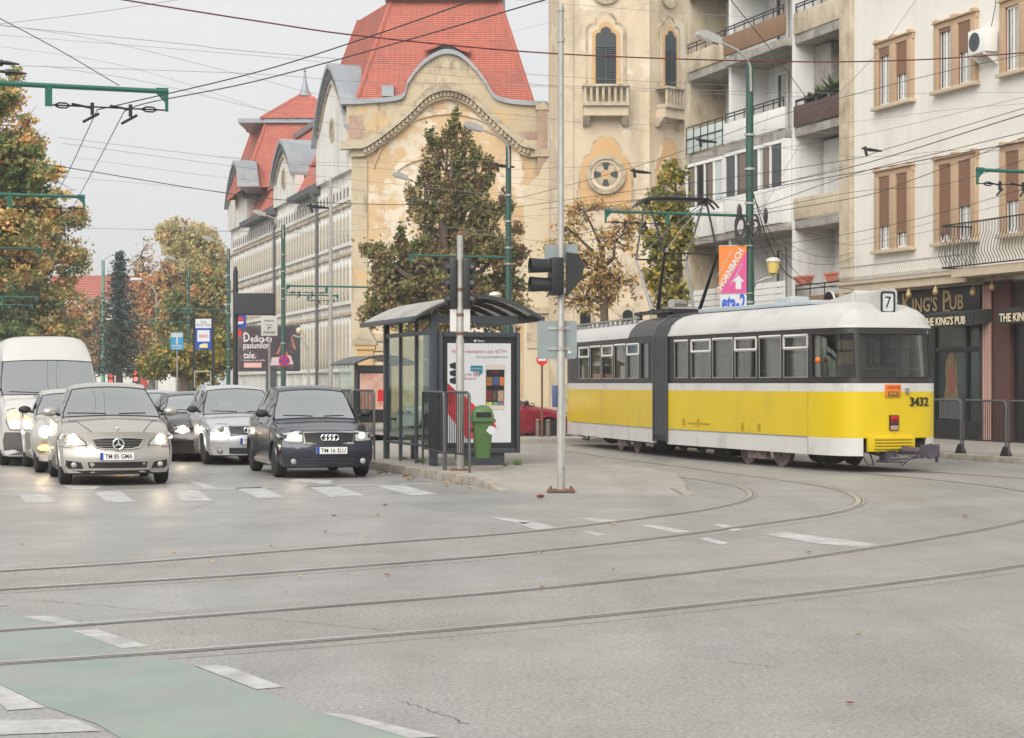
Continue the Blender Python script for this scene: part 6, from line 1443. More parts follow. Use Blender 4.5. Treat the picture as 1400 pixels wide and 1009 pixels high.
def simple_roof(y0,y1,m_,T,name,g=0):
    pr = [(-1.1-g+i_*(1+g),z+g) for i_,z in lv]+[(1.1+g-i_*(1+g),z+g) for i_,z in lv[-2::-1]]
    b = MB(); b.grid([[(x,y,z) for x,z in pr] for y in (y0,y1)]); b.add([(x,y0,z) for x,z in pr],[tuple(range(len(pr)))]); b.add([(x,y1,z) for x,z in pr],[tuple(range(len(pr)))]); return sec_part(b,name,m_,T,smooth=50)
simple_roof(2.4,LB-.5,m_tr,TB,'roof'); simple_roof(.35,2.4,m_td,TB,'dark_roof_cover',.006)
# bellows
b = MB(); rows = []
for i in range(13):
    f = i/12; k = .0 if i%2 else -.055
    if i in (0,12): k = -.02
    M_ = Matrix.Translation(A)@Matrix.Rotation(rad(-7.6*f),4,'Z')@Matrix.Translation((0,-.31+.66*f,0))
    w_ = 1.12+k; pr = [(-w_+.05,.36),(-w_,.5),(-w_,2.6),(-w_+.08,2.86+k),(-.75,3.03+k),(-.3,3.1+k),(.3,3.1+k),(.75,3.03+k),(w_-.08,2.86+k),(w_,2.6),(w_,.5),(w_-.05,.36)]
    rows.append([tuple(M_@Vector((x,0,z))) for x,z in pr])
b.grid(rows); b.build('bellows',m_tb,tram,fix=False,smooth=0)
for f,T_,y_ in ((0,T0,LA-.34),(1,TB,.31)):
    b = MB(); pr = [(-1.125,.34),(-1.125,2.6),(-1.05,2.86),(-.75,3.05),(-.3,3.125),(.3,3.125),(.75,3.05),(1.05,2.86),(1.125,2.6),(1.125,.34)]
    b.tube([(x,y_,z) for x,z in pr],.03,6); sec_part(b,'bellows_frame',m_td if f else m_tb,T_)
# inside: floor, ceiling, seats, bars, curtains
b = MB(); b.bx(-1.0,1.0,1.1,LA-.3,.55,.68); b.bx(-.7,.7,.3,1.1,.55,.68); b.bx(-1.0,1.0,.9,LA-.3,2.56,2.6); sec_part(b,'floor',m_int); b = MB(); b.bx(-.6,.75,1.45,1.5,.68,1.95); sec_part(b,'driver_partition',M('pale_partition',L(150,150,146),.6))
b = MB(); b.bx(-1.03,1.03,.35,LB-.6,.55,.68); b.bx(-1.0,1.0,.35,LB-.6,2.56,2.6); sec_part(b,'floor',m_int,TB)
b = MB(); b.bx(-1.02,-.99,1.5,LA-.4,.68,1.6); b.bx(.99,1.02,1.5,LA-.4,.68,1.6); sec_part(b,'inner_lining',m_int)
def seat(x,y,T):
    b = MB(); b.bx(x-.22,x+.22,y-.2,y+.2,1.02,1.1); b.bx(x-.22,x+.22,y+.17,y+.23,1.1,1.72); b.bx(x-.04,x+.04,y-.05,y+.05,.68,1.02); sec_part(b,'seat',m_seat,T,bevel=.02)
for k in range(6): seat(-.66,2.0+k*.92,T0); seat(.7,2.0+k*.92,T0)
for k in range(6): seat(-.66,1.2+k*.98,TB); seat(.7,1.2+k*.98,TB)
b = MB()
for y in (1.6,3.4,5.2,6.9): b.cyl((-.35,y,.68),(-.35,y,2.58),.018,n=6); b.cyl((.4,y,.68),(.4,y,2.58),.018,n=6)
b.tube([(-.72,.26,1.86),(0,.2,1.86),(.72,.26,1.86)],.014,5); b.cyl((-.2,.22,1.62),(-.2,.22,1.86),.014,n=5); b.cyl((.12,.22,1.62),(.12,.22,1.86),.014,n=5); sec_part(b,'handrail',m_alu)
m_cu1 = M('lavender_curtain',L(150,138,186),.9,0,.15,8); m_cu2 = M('grey_curtain',L(136,136,132),.9,0,.12,8)
for m_,x0,x1,y0,y1 in ((m_cu1,.74,.97,.2,.6),(m_cu2,-.66,-.42,.34,.4),(M('mauve_curtain',L(96,88,110),.9),.22,.36,.42,.46)):
    b = MB(); b.grid([[(x0+(x1-x0)*i/20+.015*sin(i*2.1),y0+(y1-y0)*i/20+.015*cos(i*2.1),z) for i in range(21)] for z in (1.62,2.54)]); sec_part(b,'curtain',m_,fix=False)
# passengers: rounded seated figures behind the glass
# end equipment
b = MB(); b.prism(rrect(-.17,.17,2.84,3.29,.06),'xz',.33,1.25); sec_part(b,'route_box',m_tr,bevel=.03)
b = MB(); b.prism([(1.2,3.05),(1.2,3.27),(2.3,3.13),(2.3,3.05)],'yz',-.17,.17); sec_part(b,'route_box_fairing',m_tr,bevel=.02)
b = MB(); o_,i_ = rrect(-.145,.145,2.87,3.26,.05),rrect(-.115,.115,2.9,3.23,.035)
b.band(o_+[o_[0]],i_+[i_[0]],'xz',.305,.34); sec_part(b,'route_frame',m_dark)
b = MB(); b.prism(i_,'xz',.318,.33); f = sec_part(b,'route_glass',M('route_face',L(196,204,204),.2,0,.06,8))
text("7",.21,m_dark,f,(0,.315,3.065),th=.002,name='route_number',w=.12)
def on(x,z=1.2):
    for p,q in zip(OUT1[1:],OUT1[2:]):
        if p[0] <= x <= q[0] and p[1] < 2: return p[1]+(q[1]-p[1])*(x-p[0])/max(1e-6,q[0]-p[0])
    return 0
text("3432",.155,m_dark,tram,(.47,on(.47)-.014,1.27),rz=rad(9),w=.42,th=.008,name='fleet_number',bold=.015)
b = MB(); b.bx(-.25,.06,on(-.1)-.03,on(-.1)+.02,1.36,1.58); f = sec_part(b,'warning_plate',M('plate_orange',L(214,120,40),.5,0,.08,9))
b = MB(); b.bx(-.2,.02,-.034,-.028,1.375,1.45); b.build('plate_black_band',m_dark,f)
text("ATENTIE",.05,m_red,f,(-.09,-.036,1.53),w=.25,th=.002); text("REMORCA",.06,M('plate_yellow',L(230,170,40),.5),f,(-.09,-.04,1.412),w=.2,th=.002)
b = MB(); b.bx(.17,.225,-.05,.02,1.41,1.52); sec_part(b,'grey_socket',m_alu,bevel=.01)
for z,m_ in ((.94,M('tail_lamp_red',L(170,30,30),.2,0,.05)),(.85,M('tail_lamp_dark_red',L(96,30,30),.2)),(.765,M('reverse_lamp',L(160,140,130),.2))):
    b = MB(); b.bx(-.15,.01,-.035,.03,z,z+.08); sec_part(b,'tail_lamp',m_,bevel=.008)
b = MB(); b.bx(-.165,.025,-.02,.03,.755,1.03); sec_part(b,'lamp_housing',m_dark)
b = MB()
for k in range(4): b.bx(-.5,.26,-.1,-.04,.6-.055*k,.63-.055*k)
sec_part(b,'yellow_louvre',m_ty)['kind'] = 'stuff'
b = MB(); b.bx(-.6,.34,-.05,.06,.38,.66); sec_part(b,'louvre_panel',m_ty,bevel=.015)
b = MB(); b.ell((-1.13,.85,2.02),(.05,.06,.06)); sec_part(b,'indicator_lamp',M('orange_lens',L(214,110,40),.3),bevel=0)
b = MB(); b.tube([(-.05,.5,.42),(.1,-.2,.4),(.25,-.5,.4)],[.09,.07,.06],8); b.lathe([(.13,-.68),(.14,-.6),(.1,-.5),(.06,-.45)],(.3,0,.4),12,0,'y'); b.bx(.12,.46,-.66,-.56,.3,.52)
b.tube([(-.4,.3,.36),(-.1,-.1,.25),(.28,-.45,.3)],.03,6); b.tube([(-.3,.2,.2),(0,-.25,.2),(.2,-.4,.36)],.025,6); b.bx(-.25,-.05,-.05,.2,.2,.4); b.tube([(.5,-.5,.45),(.5,-.5,.2)],.03,6)
sec_part(b,'coupler',M('coupler_mauve_grey',L(84,78,86),.6,.3,.2,6),bevel=0)
b = MB(); b.tube([(-.62,.25,.4),(-.55,.1,.15),(-.42,.1,.15),(-.4,.3,.4)],.015,5); b.tube([(-.1,-.1,.4),(-.02,-.2,.12),(.1,-.3,.3)],.018,5); sec_part(b,'hose',m_cable)
# side details
m_vy = M('vent_yellow',L(168,140,10),.5,0,.1)
for y,z in ((3.2,.68),(3.9,.68),(5.9,.72),(6.6,.72)): b = MB(); b.bx(-1.115,-1.098,y-.05,y+.05,z,z+.14); sec_part(b,'side_vent',m_vy)
for y in (5.6,6.2): b = MB(); b.bx(-1.112,-1.098,y-.22,y+.22,.76,.785); sec_part(b,'side_slot',m_vy)
m_seam = M('panel_seam',L(170,142,8),.6,0,.2,6); m_seamw = M('skirt_seam',L(120,116,108),.7,0,.2,6)
for T_,yl in ((T0,(1.28,)),(TB,(2.4,))):
    for y in yl:
        b = MB(); b.bx(-1.1045,-1.098,y-.006,y+.006,.63,1.44); sec_part(b,'panel_seam',m_seam,T_)
        b = MB(); b.bx(-1.1045,-1.098,y-.005,y+.005,.31,.61); sec_part(b,'skirt_seam',m_seamw,T_)
b = MB(); b.bx(-1.108,-1.098,1.3,LA-.32,.612,.628); sec_part(b,'rub_rail',m_alu); b = MB(); b.bx(-1.108,-1.098,.36,LB-1.3,.612,.628); sec_part(b,'rub_rail',m_alu,TB)
# running gear
def bogie(y,T,far=True):
    for yy in (-.7,.7):
        for sx_ in (-1,1):
            b = MB(); x = sx_*.74
            b.lathe([(.33,-.06),(.335,0),(.36,.05),(.36,.06),(.3,.065),(.27,.05),(.1,.06),(.09,.12),(.03,.13)] if sx_ > 0 else [(.03,-.13),(.09,-.12),(.1,-.06),(.27,-.05),(.3,-.065),(.36,-.06),(.36,-.05),(.335,0),(.33,.06)],(x,y+yy,.36),20,0,'x'); sec_part(b,'wheel',m_bog,T)
    for sx_ in (-1,1):
        b = MB()
        b.bx(sx_*.92-.06,sx_*.92+.06,y-.36,y+.36,.14,.44); b.bx(sx_*.95-.04,sx_*.95+.04,y-.28,y+.28,.2,.3); b.bx(sx_*.9-.05,sx_*.9+.05,y-.85,y+.85,.44,.52)
        for yy in (-.7,.7): b.ell((sx_*.9,y+yy,.36),(.1,.1,.1),8,6)
        sec_part(b,'bogie_frame',m_bog,T)
    b = MB(); b.bx(-.7,.7,y-1.1,y+1.1,.3,.55); sec_part(b,'bogie_core',m_und,T)
bogie(3.55,T0); bogie(2.5+.9,TB)
b = MB(); b.bx(-.95,.95,1.1,2.4,.36,.58); sec_part(b,'underframe',m_und); b = MB(); b.bx(-.9,.9,4.9,LA-.3,.24,.58); sec_part(b,'underframe',m_und); b = MB(); b.bx(-.6,.6,.2,1.0,.36,.6); sec_part(b,'underframe',m_und); b = MB(); b.bx(-.7,-.2,5.2,6.0,.12,.3); sec_part(b,'battery_box',m_und); b = MB(); b.ell((-.5,1.5,.3),(.22,.5,.2)); sec_part(b,'underframe',m_und)
b = MB(); b.bx(-.9,.9,.3,2.2,.25,.58); b.ell((-.6,1.2,.24),(.2,.6,.17)); sec_part(b,'underframe',m_und,TB); b = MB(); b.bx(-.9,.9,4.7,8.2,.34,.58); b.ell((-.6,5.6,.3),(.2,.5,.18)); sec_part(b,'underframe',m_und,TB)
b = MB(); b.tube([(-1.0,5.4,.3),(-1.0,6.3,.3),(-1.0,6.4,.2),(-1.0,6.9,.2)],.03,6); b.tube([(-1.0,6.6,.25),(-1.0,7.6,.3),(-1.0,7.7,.45)],.02,6); sec_part(b,'lifeguard',m_dark,TB)
# roof gear and pantograph
b = MB(); b.bx(-.42,.42,2.4,LA-.4,3.1,3.19); sec_part(b,'roof_duct',M('roof_duct_grey',L(166,176,180),.5,0,.1,2),bevel=.03)
b = MB(); b.bx(-.3,.1,3.4,4.0,3.18,3.3); sec_part(b,'roof_box',M('roof_box_grey',L(176,184,186),.5,0,.1,2),bevel=.03)
b = MB()
for k in range(14): b.bx(-.85,-.8,2.6+k*.42,2.66+k*.42,2.98,3.1)
b.bx(-.86,-.79,2.5,8.4,3.08,3.12); sec_part(b,'roof_walkway',m_alu,TB)
pg = bpy.data.objects.new('pantograph',None); COL.objects.link(pg); pg.parent = tram; pg.location = TB@Vector((0,2.3,3.2)); pg.rotation_euler[2] = rad(-7.6)
b = MB()
for x in (-.55,.55): b.bx(x-.04,x+.04,-1.4,1.4,-.02,.06)
for y in (-.9,-.2,.2,.9): b.bx(-.6,.6,y-.04,y+.04,0,.07)
for x in (-.5,.5):
    for y in (-1.2,1.2): b.lathe([(.05,-.14),(.07,-.1),(.05,-.06),(.07,-.03),(.05,0)],(x,y,0),8)
b.bx(-.3,.3,-.5,.5,-.08,.02); b.build('base_frame',m_dark,pg)
for x in (-.62,.62):
    for s_,mm in ((-1,m_dark),(1,m_alu)):
        b = MB(); b.tube([(x*.8,s_*.22,.08),(x,s_*1.15,1.3)],[.045,.03],7); b.build('lower_arm',mm,pg)
        b = MB(); b.tube([(x,s_*1.15,1.3),(x*1.12,s_*.12,2.56)],.026,6); b.build('upper_arm',mm,pg)
for s_ in (-1,1):
    b = MB(); b.tube([(-.62,s_*1.15,1.3),(.62,s_*1.15,1.3)],.022,6); b.build('knee_bar',m_dark,pg)
    b = MB(); b.tube([(-.62,s_*1.15,1.3),(.0,s_*.6,1.95),(.62,s_*.2,2.5)],.013,5); b.build('brace',m_alu,pg)
b = MB()
for y in (-.16,.16): b.tube([(-.98,y,2.42),(-.86,y,2.55),(-.7,y,2.63),(.7,y,2.63),(.86,y,2.55),(.98,y,2.42)],.025,6)
b.bx(-.74,.74,-.14,.14,2.58,2.62); b.ell((-.7,0,2.55),(.08,.14,.08)); b.ell((.7,0,2.55),(.08,.14,.08)); b.build('collector_head',m_dark,pg)
b = MB(); b.tube([(-.2,-.3,.22),(.25,.2,.22)],.1,8); b.bx(-.25,.3,-.35,.25,.06,.14); b.build('arc_box',m_galv,pg)
# ------------------------------------------------------------------ cars
m_tyre = M('tyre_rubber', L(34,33,32), .8, 0, .15, 8); m_rim = M('alloy_rim', L(150,150,150), .35, .7, .1, 6)
m_plast = M('black_plastic', L(34,35,37), .55, 0, .1, 6); m_cint = M('car_interior', L(54,54,56), .8, 0, .1)
m_cglass = GLASS('windscreen_glass', (.5,.54,.52), .46, 1.2, refl=(.9,.94,.92)); m_sglass = GLASS('side_glass', (.16,.17,.17), .1, 1.0)
m_plate = M('number_plate_white', L(228,228,224), .4, 0, .02); m_eu = M('plate_blue', L(40,70,160), .4)
m_lens = GLASS('headlamp_glass', (.85,.87,.85), .12, 1.0); m_refl = M('headlamp_reflector', (.55,.55,.54), .3, .35, .15, 14)
m_lit = M('lit_headlamp', (1,.93,.8), .3, 0, 0, emit=20, emcol=(1,.78,.5)); m_litw = M('lit_headlamp_white', (1,.97,.9), .3, 0, 0, emit=8, emcol=(1,.9,.7))
m_dimlit = M('dim_headlamp', (.7,.65,.55), .3, 0, 0, emit=.3, emcol=(1,.85,.65))
m_ind = M('lit_indicator', (1,.55,.1), .3, 0, 0, emit=4, emcol=(1,.45,.06)); m_fog = M('fog_lens', L(170,172,168), .2, .3, .1)
def paint(name, c, met=.6, rough=.32): return M(name, c, rough, met, .03, 3, coat=.9, dirt=sh(c,.8), da=.22, ds=2.5)
def catmull(P0,P1,P2,P3,t): return tuple(.5*((2*b)+(c-a)*t+(2*a-5*b+4*c-d)*t*t+(3*b-a-3*c+d)*t**3) for a,b,c,d in zip(P0,P1,P2,P3))
NU, NV = 6, 4
def hatch_stations(L_,W,H,clr,hz,cowl,header,mid,rear,tail,tum=.78,belt=None,nose=.16,hoodcrown=.03,lowx=.9):
    """stations along the car: nose, hood edge, mid hood, cowl, header, mid roof, rear header, tail belt, tail"""
    yc,zc = cowl; bl = belt or zc-.05; S = []
    def hoodst(y,zt,bow,k): return (y,[(W*lowx*.95,clr),(W*.98,clr+.12),(W*1.0,.5*(clr+zt)+.05),(W*.985*k,zt-.10),(W*.93*k,zt-.03),(W*.74*k,zt),(W*.42*k,zt+hoodcrown*.6),(0,zt+hoodcrown)],bow)
    S.append((0,[(W*.86,clr),(W*.93,clr+.1),(W*.95,.5*(clr+hz)),(W*.92,hz-.13),(W*.86,hz-.06),(W*.68,hz-.035),(W*.4,hz-.02),(0,hz-.015)],nose*1.25))
    S.append((.14,[(W*.92,clr),(W*.97,clr+.12),(W*.99,.5*(clr+hz)+.03),(W*.95,hz-.09),(W*.89,hz-.02),(W*.71,hz+.005),(W*.42,hz+.02),(0,hz+.03)],nose))
    S.append(hoodst(yc*.55,hz+(zc-hz)*.62,.1,.985)); 
    S.append((yc,[(W*.95,clr),(W*.985,clr+.12),(W,.62),(W*.99,bl-.10),(W*.955,bl),(W*.885,zc+.0),(W*.8,zc+.02),(0,zc+.045)],.17))
    def cab(y,zr,tx,bow,b_): return (y,[(W*.95,clr),(W*.985,clr+.12),(W,.62),(W*.99,b_-.08),(W*.955,b_),(tx,zr-.11),(tx-.075,zr-.035),(0,zr)],bow)
    S.append(cab(header[0],header[1],W*tum*.97,.14,bl+.01)); S.append(cab(mid[0],mid[1],W*tum,.04,bl+.03)); S.append(cab(rear[0],rear[1],W*tum*.94,-.08,bl+.06))
    S.append((tail[0],[(W*.93,clr+.06),(W*.97,clr+.16),(W*.98,.62),(W*.95,tail[1]-.08),(W*.9,tail[1]),(W*.82,tail[1]+.02),(W*.7,tail[1]+.04),(0,tail[1]+.05)],-.14))
    S.append((L_,[(W*.86,clr+.08),(W*.9,clr+.18),(W*.9,.6),(W*.86,.78),(W*.8,.82),(W*.7,.84),(W*.5,.85),(0,.85)],-.2))
    return S
class Car:
    def __init__(s,name,label,cat,S,W,loc,rz,pm,wheel_y,wr,prof=None,glass=True,group=None,wing=.0,track=None):
        s.root = thing(name,label,cat,loc,rz,group); s.W = W; s.pm = pm
        n = len(S); m = 8; H = (m-1)*NV
        def pos(i): return S[min(max(i,0),n-1)]
        rows = []
        for i in range(n-1):
            for k in range(NU if i < n-2 else NU+1):
                t = k/NU; a,b,c,d = (pos(i+q) for q in (-1,0,1,2))
                y,bow = catmull((a[0],a[2]),(b[0],b[2]),(c[0],c[2]),(d[0],d[2]),t); y = b[0]+(c[0]-b[0])*t
                pts = [catmull(a[1][j],b[1][j],c[1][j],d[1][j],t) for j in range(m)]
                fine = []
                for j in range(m-1):
                    for q in range(NV if j < m-2 else NV+1):
                        fine.append(catmull(pts[max(j-1,0)],pts[j],pts[j+1],pts[min(j+2,m-1)] if j+2 < m else (-pts[j][0],pts[j][1]),q/NV))
                full = [(-x,z) for x,z in fine]+[(x,z) for x,z in fine[-2::-1]]
                rr_ = []
                for x,z in full:
                    yy = y+bow*(abs(x)/W)**2.2+(prof(z) if (prof and i < 1) else 0)*(1-t if i < 1 else 0)
                    rr_.append((x,yy,z))
                rows.append(rr_)
        s.rows = rows; s.H = H; R = len(rows); Cn = len(rows[0])
        allf = [(i*Cn+j,i*Cn+j+1,(i+1)*Cn+j+1,(i+1)*Cn+j) for i in range(R-1) for j in range(Cn-1)]
        vs = [p for r_ in rows for p in r_]
        # end caps
        cap = []; NC = 12
        for (ri,y_i) in ((0,0),(R-1,n-1)):
            base = len(vs); y0,bow = S[y_i][0],S[y_i][2]
            for j in range(H+1):
                xl,zl = rows[ri][j][0],rows[ri][j][2]
                for k in range(NC+1):
                    x = xl*(1-2*k/NC); vs.append((x,y0+bow*(abs(x)/W)**2.2+(prof(zl) if (prof and ri == 0) else 0),zl))
            cap += [(base+j*(NC+1)+k,base+j*(NC+1)+k+1,base+(j+1)*(NC+1)+k+1,base+(j+1)*(NC+1)+k) for j in range(H) for k in range(NC)]
        s.bvh = BVHTree.FromPolygons([Vector(p) for p in vs],allf+cap)
        # glass cells
        def rng_(i0,i1,j0,j1): return (i0,i1,j0,j1)
        gl = {}
        v4,v5,v6 = 4*NV,5*NV,6*NV
        if glass:
            gl['windscreen'] = [(3*NU,4*NU-0,v6-2,2*H-v6+2)]
            gl['rear_window'] = [(6*NU+1,7*NU-1,v6-1,2*H-v6+1)]
            for lo in (3*NU+2,):
                gl['side_window'] = [(3*NU+(0 if name == 'delivery_van' else 2),5*NU-1,v4+1,v5),(5*NU,6*NU-1,v4+1,v5)]
        gset = {}
        for nm,lst in gl.items():
            for (i0,i1,j0,j1) in lst:
                for i in range(i0,i1):
                    for j in range(j0,j1):
                        gset[(i,j)] = nm
                        if nm == 'side_window': gset[(i,2*H-1-j)] = nm
        body = []
        for i in range(R-1):
            for j in range(Cn-1):
                if (i,j) in gset: continue
                f = allf[i*(Cn-1)+j]; c = [sum(vs[k][q] for k in f)/4 for q in range(3)]
                if abs(c[0]) > W*.6 and any((c[1]-wy)**2+(c[2]-wr)**2 < (wr+.045)**2 for wy in wheel_y): continue
                body.append(f)
        b = MB(); b.v = vs; b.f = body+cap; b.m = [0]*len(b.f)
        s.body = b.build('body',pm,s.root,smooth=40)
        for nm,lst in gl.items():
            for (i0,i1,j0,j1) in lst:
                for mir in ((0,) if nm != 'side_window' else (0,1)):
                    b = MB(); b.grid([[rows[i][2*H-j if mir else j] for j in range(j0,j1+1)] for i in range(i0,i1+1)])
                    b.build(nm,m_sglass if nm == 'side_window' else m_cglass,s.root,smooth=60)
                    if nm == 'windscreen':
                        g_ = MB(); ring = [rows[i0][j] for j in range(j0,j1+1)]+[rows[i][j1] for i in range(i0,i1+1)]+[rows[i1][j] for j in range(j1,j0-1,-1)]+[rows[i][j0] for i in range(i1,i0-1,-1)]
                        g_.tube(ring,.012,4,caps=False); g_.build('windscreen_seal',m_plast,s.root,fix=False)
        # floor, interior, seats
        L_ = S[-1][0]; zb = S[3][1][0][1]
        b = MB(); b.bx(-W*.84,W*.84,.3,L_-.3,zb-.03,zb+.05); b.build('underbody',m_plast,s.root)
        yc,zc = S[3][0],S[3][1][5][1]; hy = S[4][0]; ry = S[6][0]; zr = S[5][1][7][1]
        if glass:
            b = MB(); b.prism([(yc+.12,zc-.02),(yc+.55,zc-.04),(yc+.7,zc-.14),(yc+.66,zc-.3),(yc+.1,zc-.3)],'yz',-W*.8,W*.8); b.bx(-W*.9,W*.9,yc+.1,ry,zb+.05,zb+.12); b.build('dashboard',m_cint,s.root)
            for x in (-.37,.37):
                for y in (hy+.35,hy+1.25):
                    b = MB(); b.bx(x-.22,x+.22,y-.42,y+.05,zb+.2,zb+.36); b.prism([(y-.05,zb+.3),(y+.1,zb+.3),(y+.24,zr-.48),(y+.14,zr-.46)],'yz',x-.22,x+.22); b.prism([(y+.15,zr-.44),(y+.24,zr-.44),(y+.25,zr-.24),(y+.18,zr-.24)],'yz',x-.12,x+.12); b.build('seat',m_cint,s.root,bevel=.03)
            b = MB(); b.lathe([(.17,0),(.185,.012),(.17,.024),(.155,.012)],(0,0,0),18,0,'y'); b.tf(Matrix.Translation((.37,yc+.78,zc-.02))@Matrix.Rotation(rad(-25),4,'X')); b.build('steering_wheel',m_plast,s.root)
            y_,z_ = hy+.02,min(zr-.2,S[4][1][6][1]-.12); b = MB(); b.bx(-.11,.11,y_,y_+.03,z_-.035,z_+.035); b.build('inner_mirror',m_plast,s.root)
        # wheels
        tr = (track or W-.11)
        for wy in wheel_y:
            for sx_ in (-1,1):
                b = MB(); w2 = .095
                b.lathe([(wr*.64,-w2),(wr*.9,-w2),(wr*.985,-w2*.75),(wr,-w2*.4),(wr,w2*.4),(wr*.985,w2*.75),(wr*.9,w2),(wr*.64,w2)],(sx_*tr,wy,wr),26,0,'x'); w_ = b.build('wheel',m_tyre,s.root)
                b = MB(); xo = sx_*(tr+.075); b.lathe([(wr*.66,-.03),(wr*.66,.012),(wr*.6,.012),(wr*.56,-.012),(.05,-.0),(.04,.015)] if sx_ > 0 else [(.04,-.015),(.05,.0),(wr*.56,.012),(wr*.6,-.012),(wr*.66,-.012),(wr*.66,.03)],(xo,wy,wr),26,0,'x')
                for k in range(5):
                    a = 2*pi*k/5+.3; d = Vector((0,cos(a),sin(a))); e = Vector((0,-sin(a),cos(a)))*.035; p = Vector((xo,wy,wr)); o_ = Vector((sx_*.012,0,0))
                    b.add([p+d*.04-e+o_,p+d*.04+e+o_,p+d*wr*.6+e*.8+o_,p+d*wr*.6-e*.8+o_,p+d*.04-e*1.2-o_,p+d*.04+e*1.2-o_,p+d*wr*.6+e-o_,p+d*wr*.6-e-o_],[(0,1,2,3),(0,1,5,4),(1,2,6,5),(2,3,7,6),(3,0,4,7)])
                b.build('rim',m_rim,w_)
                # lip of the wheel arch follows the body side
                pts = []
                for k in range(17):
                    a = pi*(-.02+1.04*k/16); yy,zz = wy+(wr+.05)*cos(a),wr+(wr+.05)*sin(a)
                    h = s.bvh.ray_cast(Vector((sx_*3,yy,zz)),Vector((-sx_,0,0)))[0]
                    if h: pts.append((h.x+sx_*.002,yy,zz))
                if len(pts) > 2: b = MB(); b.tube(pts,.028,6); b.build('arch_lip',pm if not wing else m_plast,s.root,fix=False)
                b = MB(); b.bx(sx_*(W*.55)-.02,sx_*(W*.55)+.02,wy-wr*1.05,wy+wr*1.05,zb,wr*2+.06); b.build('wheel_well',m_plast,s.root)
        s.zc,s.yc,s.hy,s.zr = zc,yc,hy,zr
    def hit(s,x,z,off=0):
        h = s.bvh.ray_cast(Vector((x,-4,z)),Vector((0,1,0)))[0]
        return Vector((x,(h.y if h else .3)-off,z))
    def dec(s,name,poly,m_,off=.006,th=.02,par=None,ring=3,drop=False):
        """a panel with outline poly (x,z) laid on the front of the body"""
        P_ = []
        for (a,b) in zip(poly,poly[1:]+poly[:1]):
            k = max(1,int(math.dist(a,b)/.05)); P_ += [(a[0]+(b[0]-a[0])*q/k,a[1]+(b[1]-a[1])*q/k) for q in range(k)]
        cx,cz = sum(p[0] for p in P_)/len(P_),sum(p[1] for p in P_)/len(P_); b = MB(); rows = []
        edge = [s.hit(x,z,off) for x,z in P_]; rows.append([(p.x,p.y+th+off,p.z) for p in edge])
        for r_ in range(ring):
            k = 1-r_/ring; rows.append([tuple(s.hit(cx+(x-cx)*k,cz+(z-cz)*k,off)) for x,z in P_])
        b.grid(rows,closed=True); c = s.hit(cx,cz,off); n = len(P_); o = len(b.v)-n; b.v.append(tuple(c)); b.f += [(o+i,o+(i+1)%n,len(b.v)-1) for i in range(n)]; b.m += [0]*n
        return b.build(name,m_,par or s.root,smooth=40)
    def tubeon(s,name,pts,r,m_,off=.0,par=None,closed=False):
        q = [s.hit(x,z,off) for x,z in (pts+[pts[0]] if closed else pts)]; b = MB(); b.tube(q,r,5); return b.build(name,m_,par or s.root,fix=False)
    def lamp(s,poly,lit,r,at_,side,lm=None,refl=True):
        for sx_,l_ in ((-1,lit[0]),(1,lit[1])):
            p = [(sx_*x,z) for x,z in poly]
            f = s.dec('headlight',p,m_refl,.004,.03)
            s.tubeon('headlight_rim',p,.008,m_plast,.006,f,True)
            x,z = sx_*at_[0],at_[1]; h = s.hit(x,z,.02)
            mm = {2:m_lit,1:m_dimlit,0:m_fog,3:m_litw}[l_]
            b = MB(); b.ell((h.x,h.y,h.z),(r,.02,r)); b.build('bulb_lens',mm,f)
    def plate(s,x,z,txt,w_=.52,h_=.112):
        y = min(s.hit(x-w_/2,z).y,s.hit(x+w_/2,z).y,s.hit(x,z).y)-.012
        b = MB(); b.bx(x-w_/2,x+w_/2,y-.006,y+.02,z-h_/2,z+h_/2); f = b.build('number_plate',m_plate,s.root)
        b = MB(); b.bx(x-w_/2,x-w_/2+.05,y-.009,y-.006,z-h_/2,z+h_/2); b.build('plate_band',m_eu,f)
        if txt: text(txt,h_*.62,m_dark,f,(x+.025,y-.009,z),w=w_-.1,th=.001,bold=.01)
    def mirrors(s,m_,z=None,y=None,k=1.0,out=.13):
        z = z or s.zc+.08; y = y or s.yc+.35
        for sx_ in (-1,1):
            x0 = sx_*s.W*.93; b = MB(); b.tube([(x0,y,z-.03),(x0+sx_*.08,y-.02,z-.01)],.025,6); f = b.build('mirror',m_plast,s.root)
            b = MB(); b.ell((x0+sx_*(.06+.1*k),y-.02,z+.02),(.115*k,.075*k,.07*k),14,8); b.build('mirror_shell',m_,f)
    def wipers(s,w=.55):
        for x0,x1 in ((-.1,-.1-w),(.1,.1+w*.7)):
            q = []
            for k in range(7):
                x = x0+(x1-x0)*k/6; i = 3*NU; row = s.rows[i]; 
                y = np.interp(x,[p[0] for p in row],[p[1] for p in row]); z = np.interp(x,[p[0] for p in row],[p[2] for p in row])
                q.append((x,y-.03,z+.03+.012*k*(.5 if x1 < 0 else .3)))
            b = MB(); b.tube(q,.011,5); b.build('wiper',m_plast,s.root)
def place(front_px, py, wheel_y, rz):                # root location so that the front axle stands at the pixel's ground point
    p = G(front_px,py); return (p.x+wheel_y*sin(rz), p.y-wheel_y*cos(rz), 0)
def curve_poly(pts,n=4): v = crv([(a,b,0) for a,b in pts]+[(pts[0][0],pts[0][1],0)],n)[:-1]; return [(p.x,p.y) for p in v]
RZ = ST; RZ2 = rad(17)
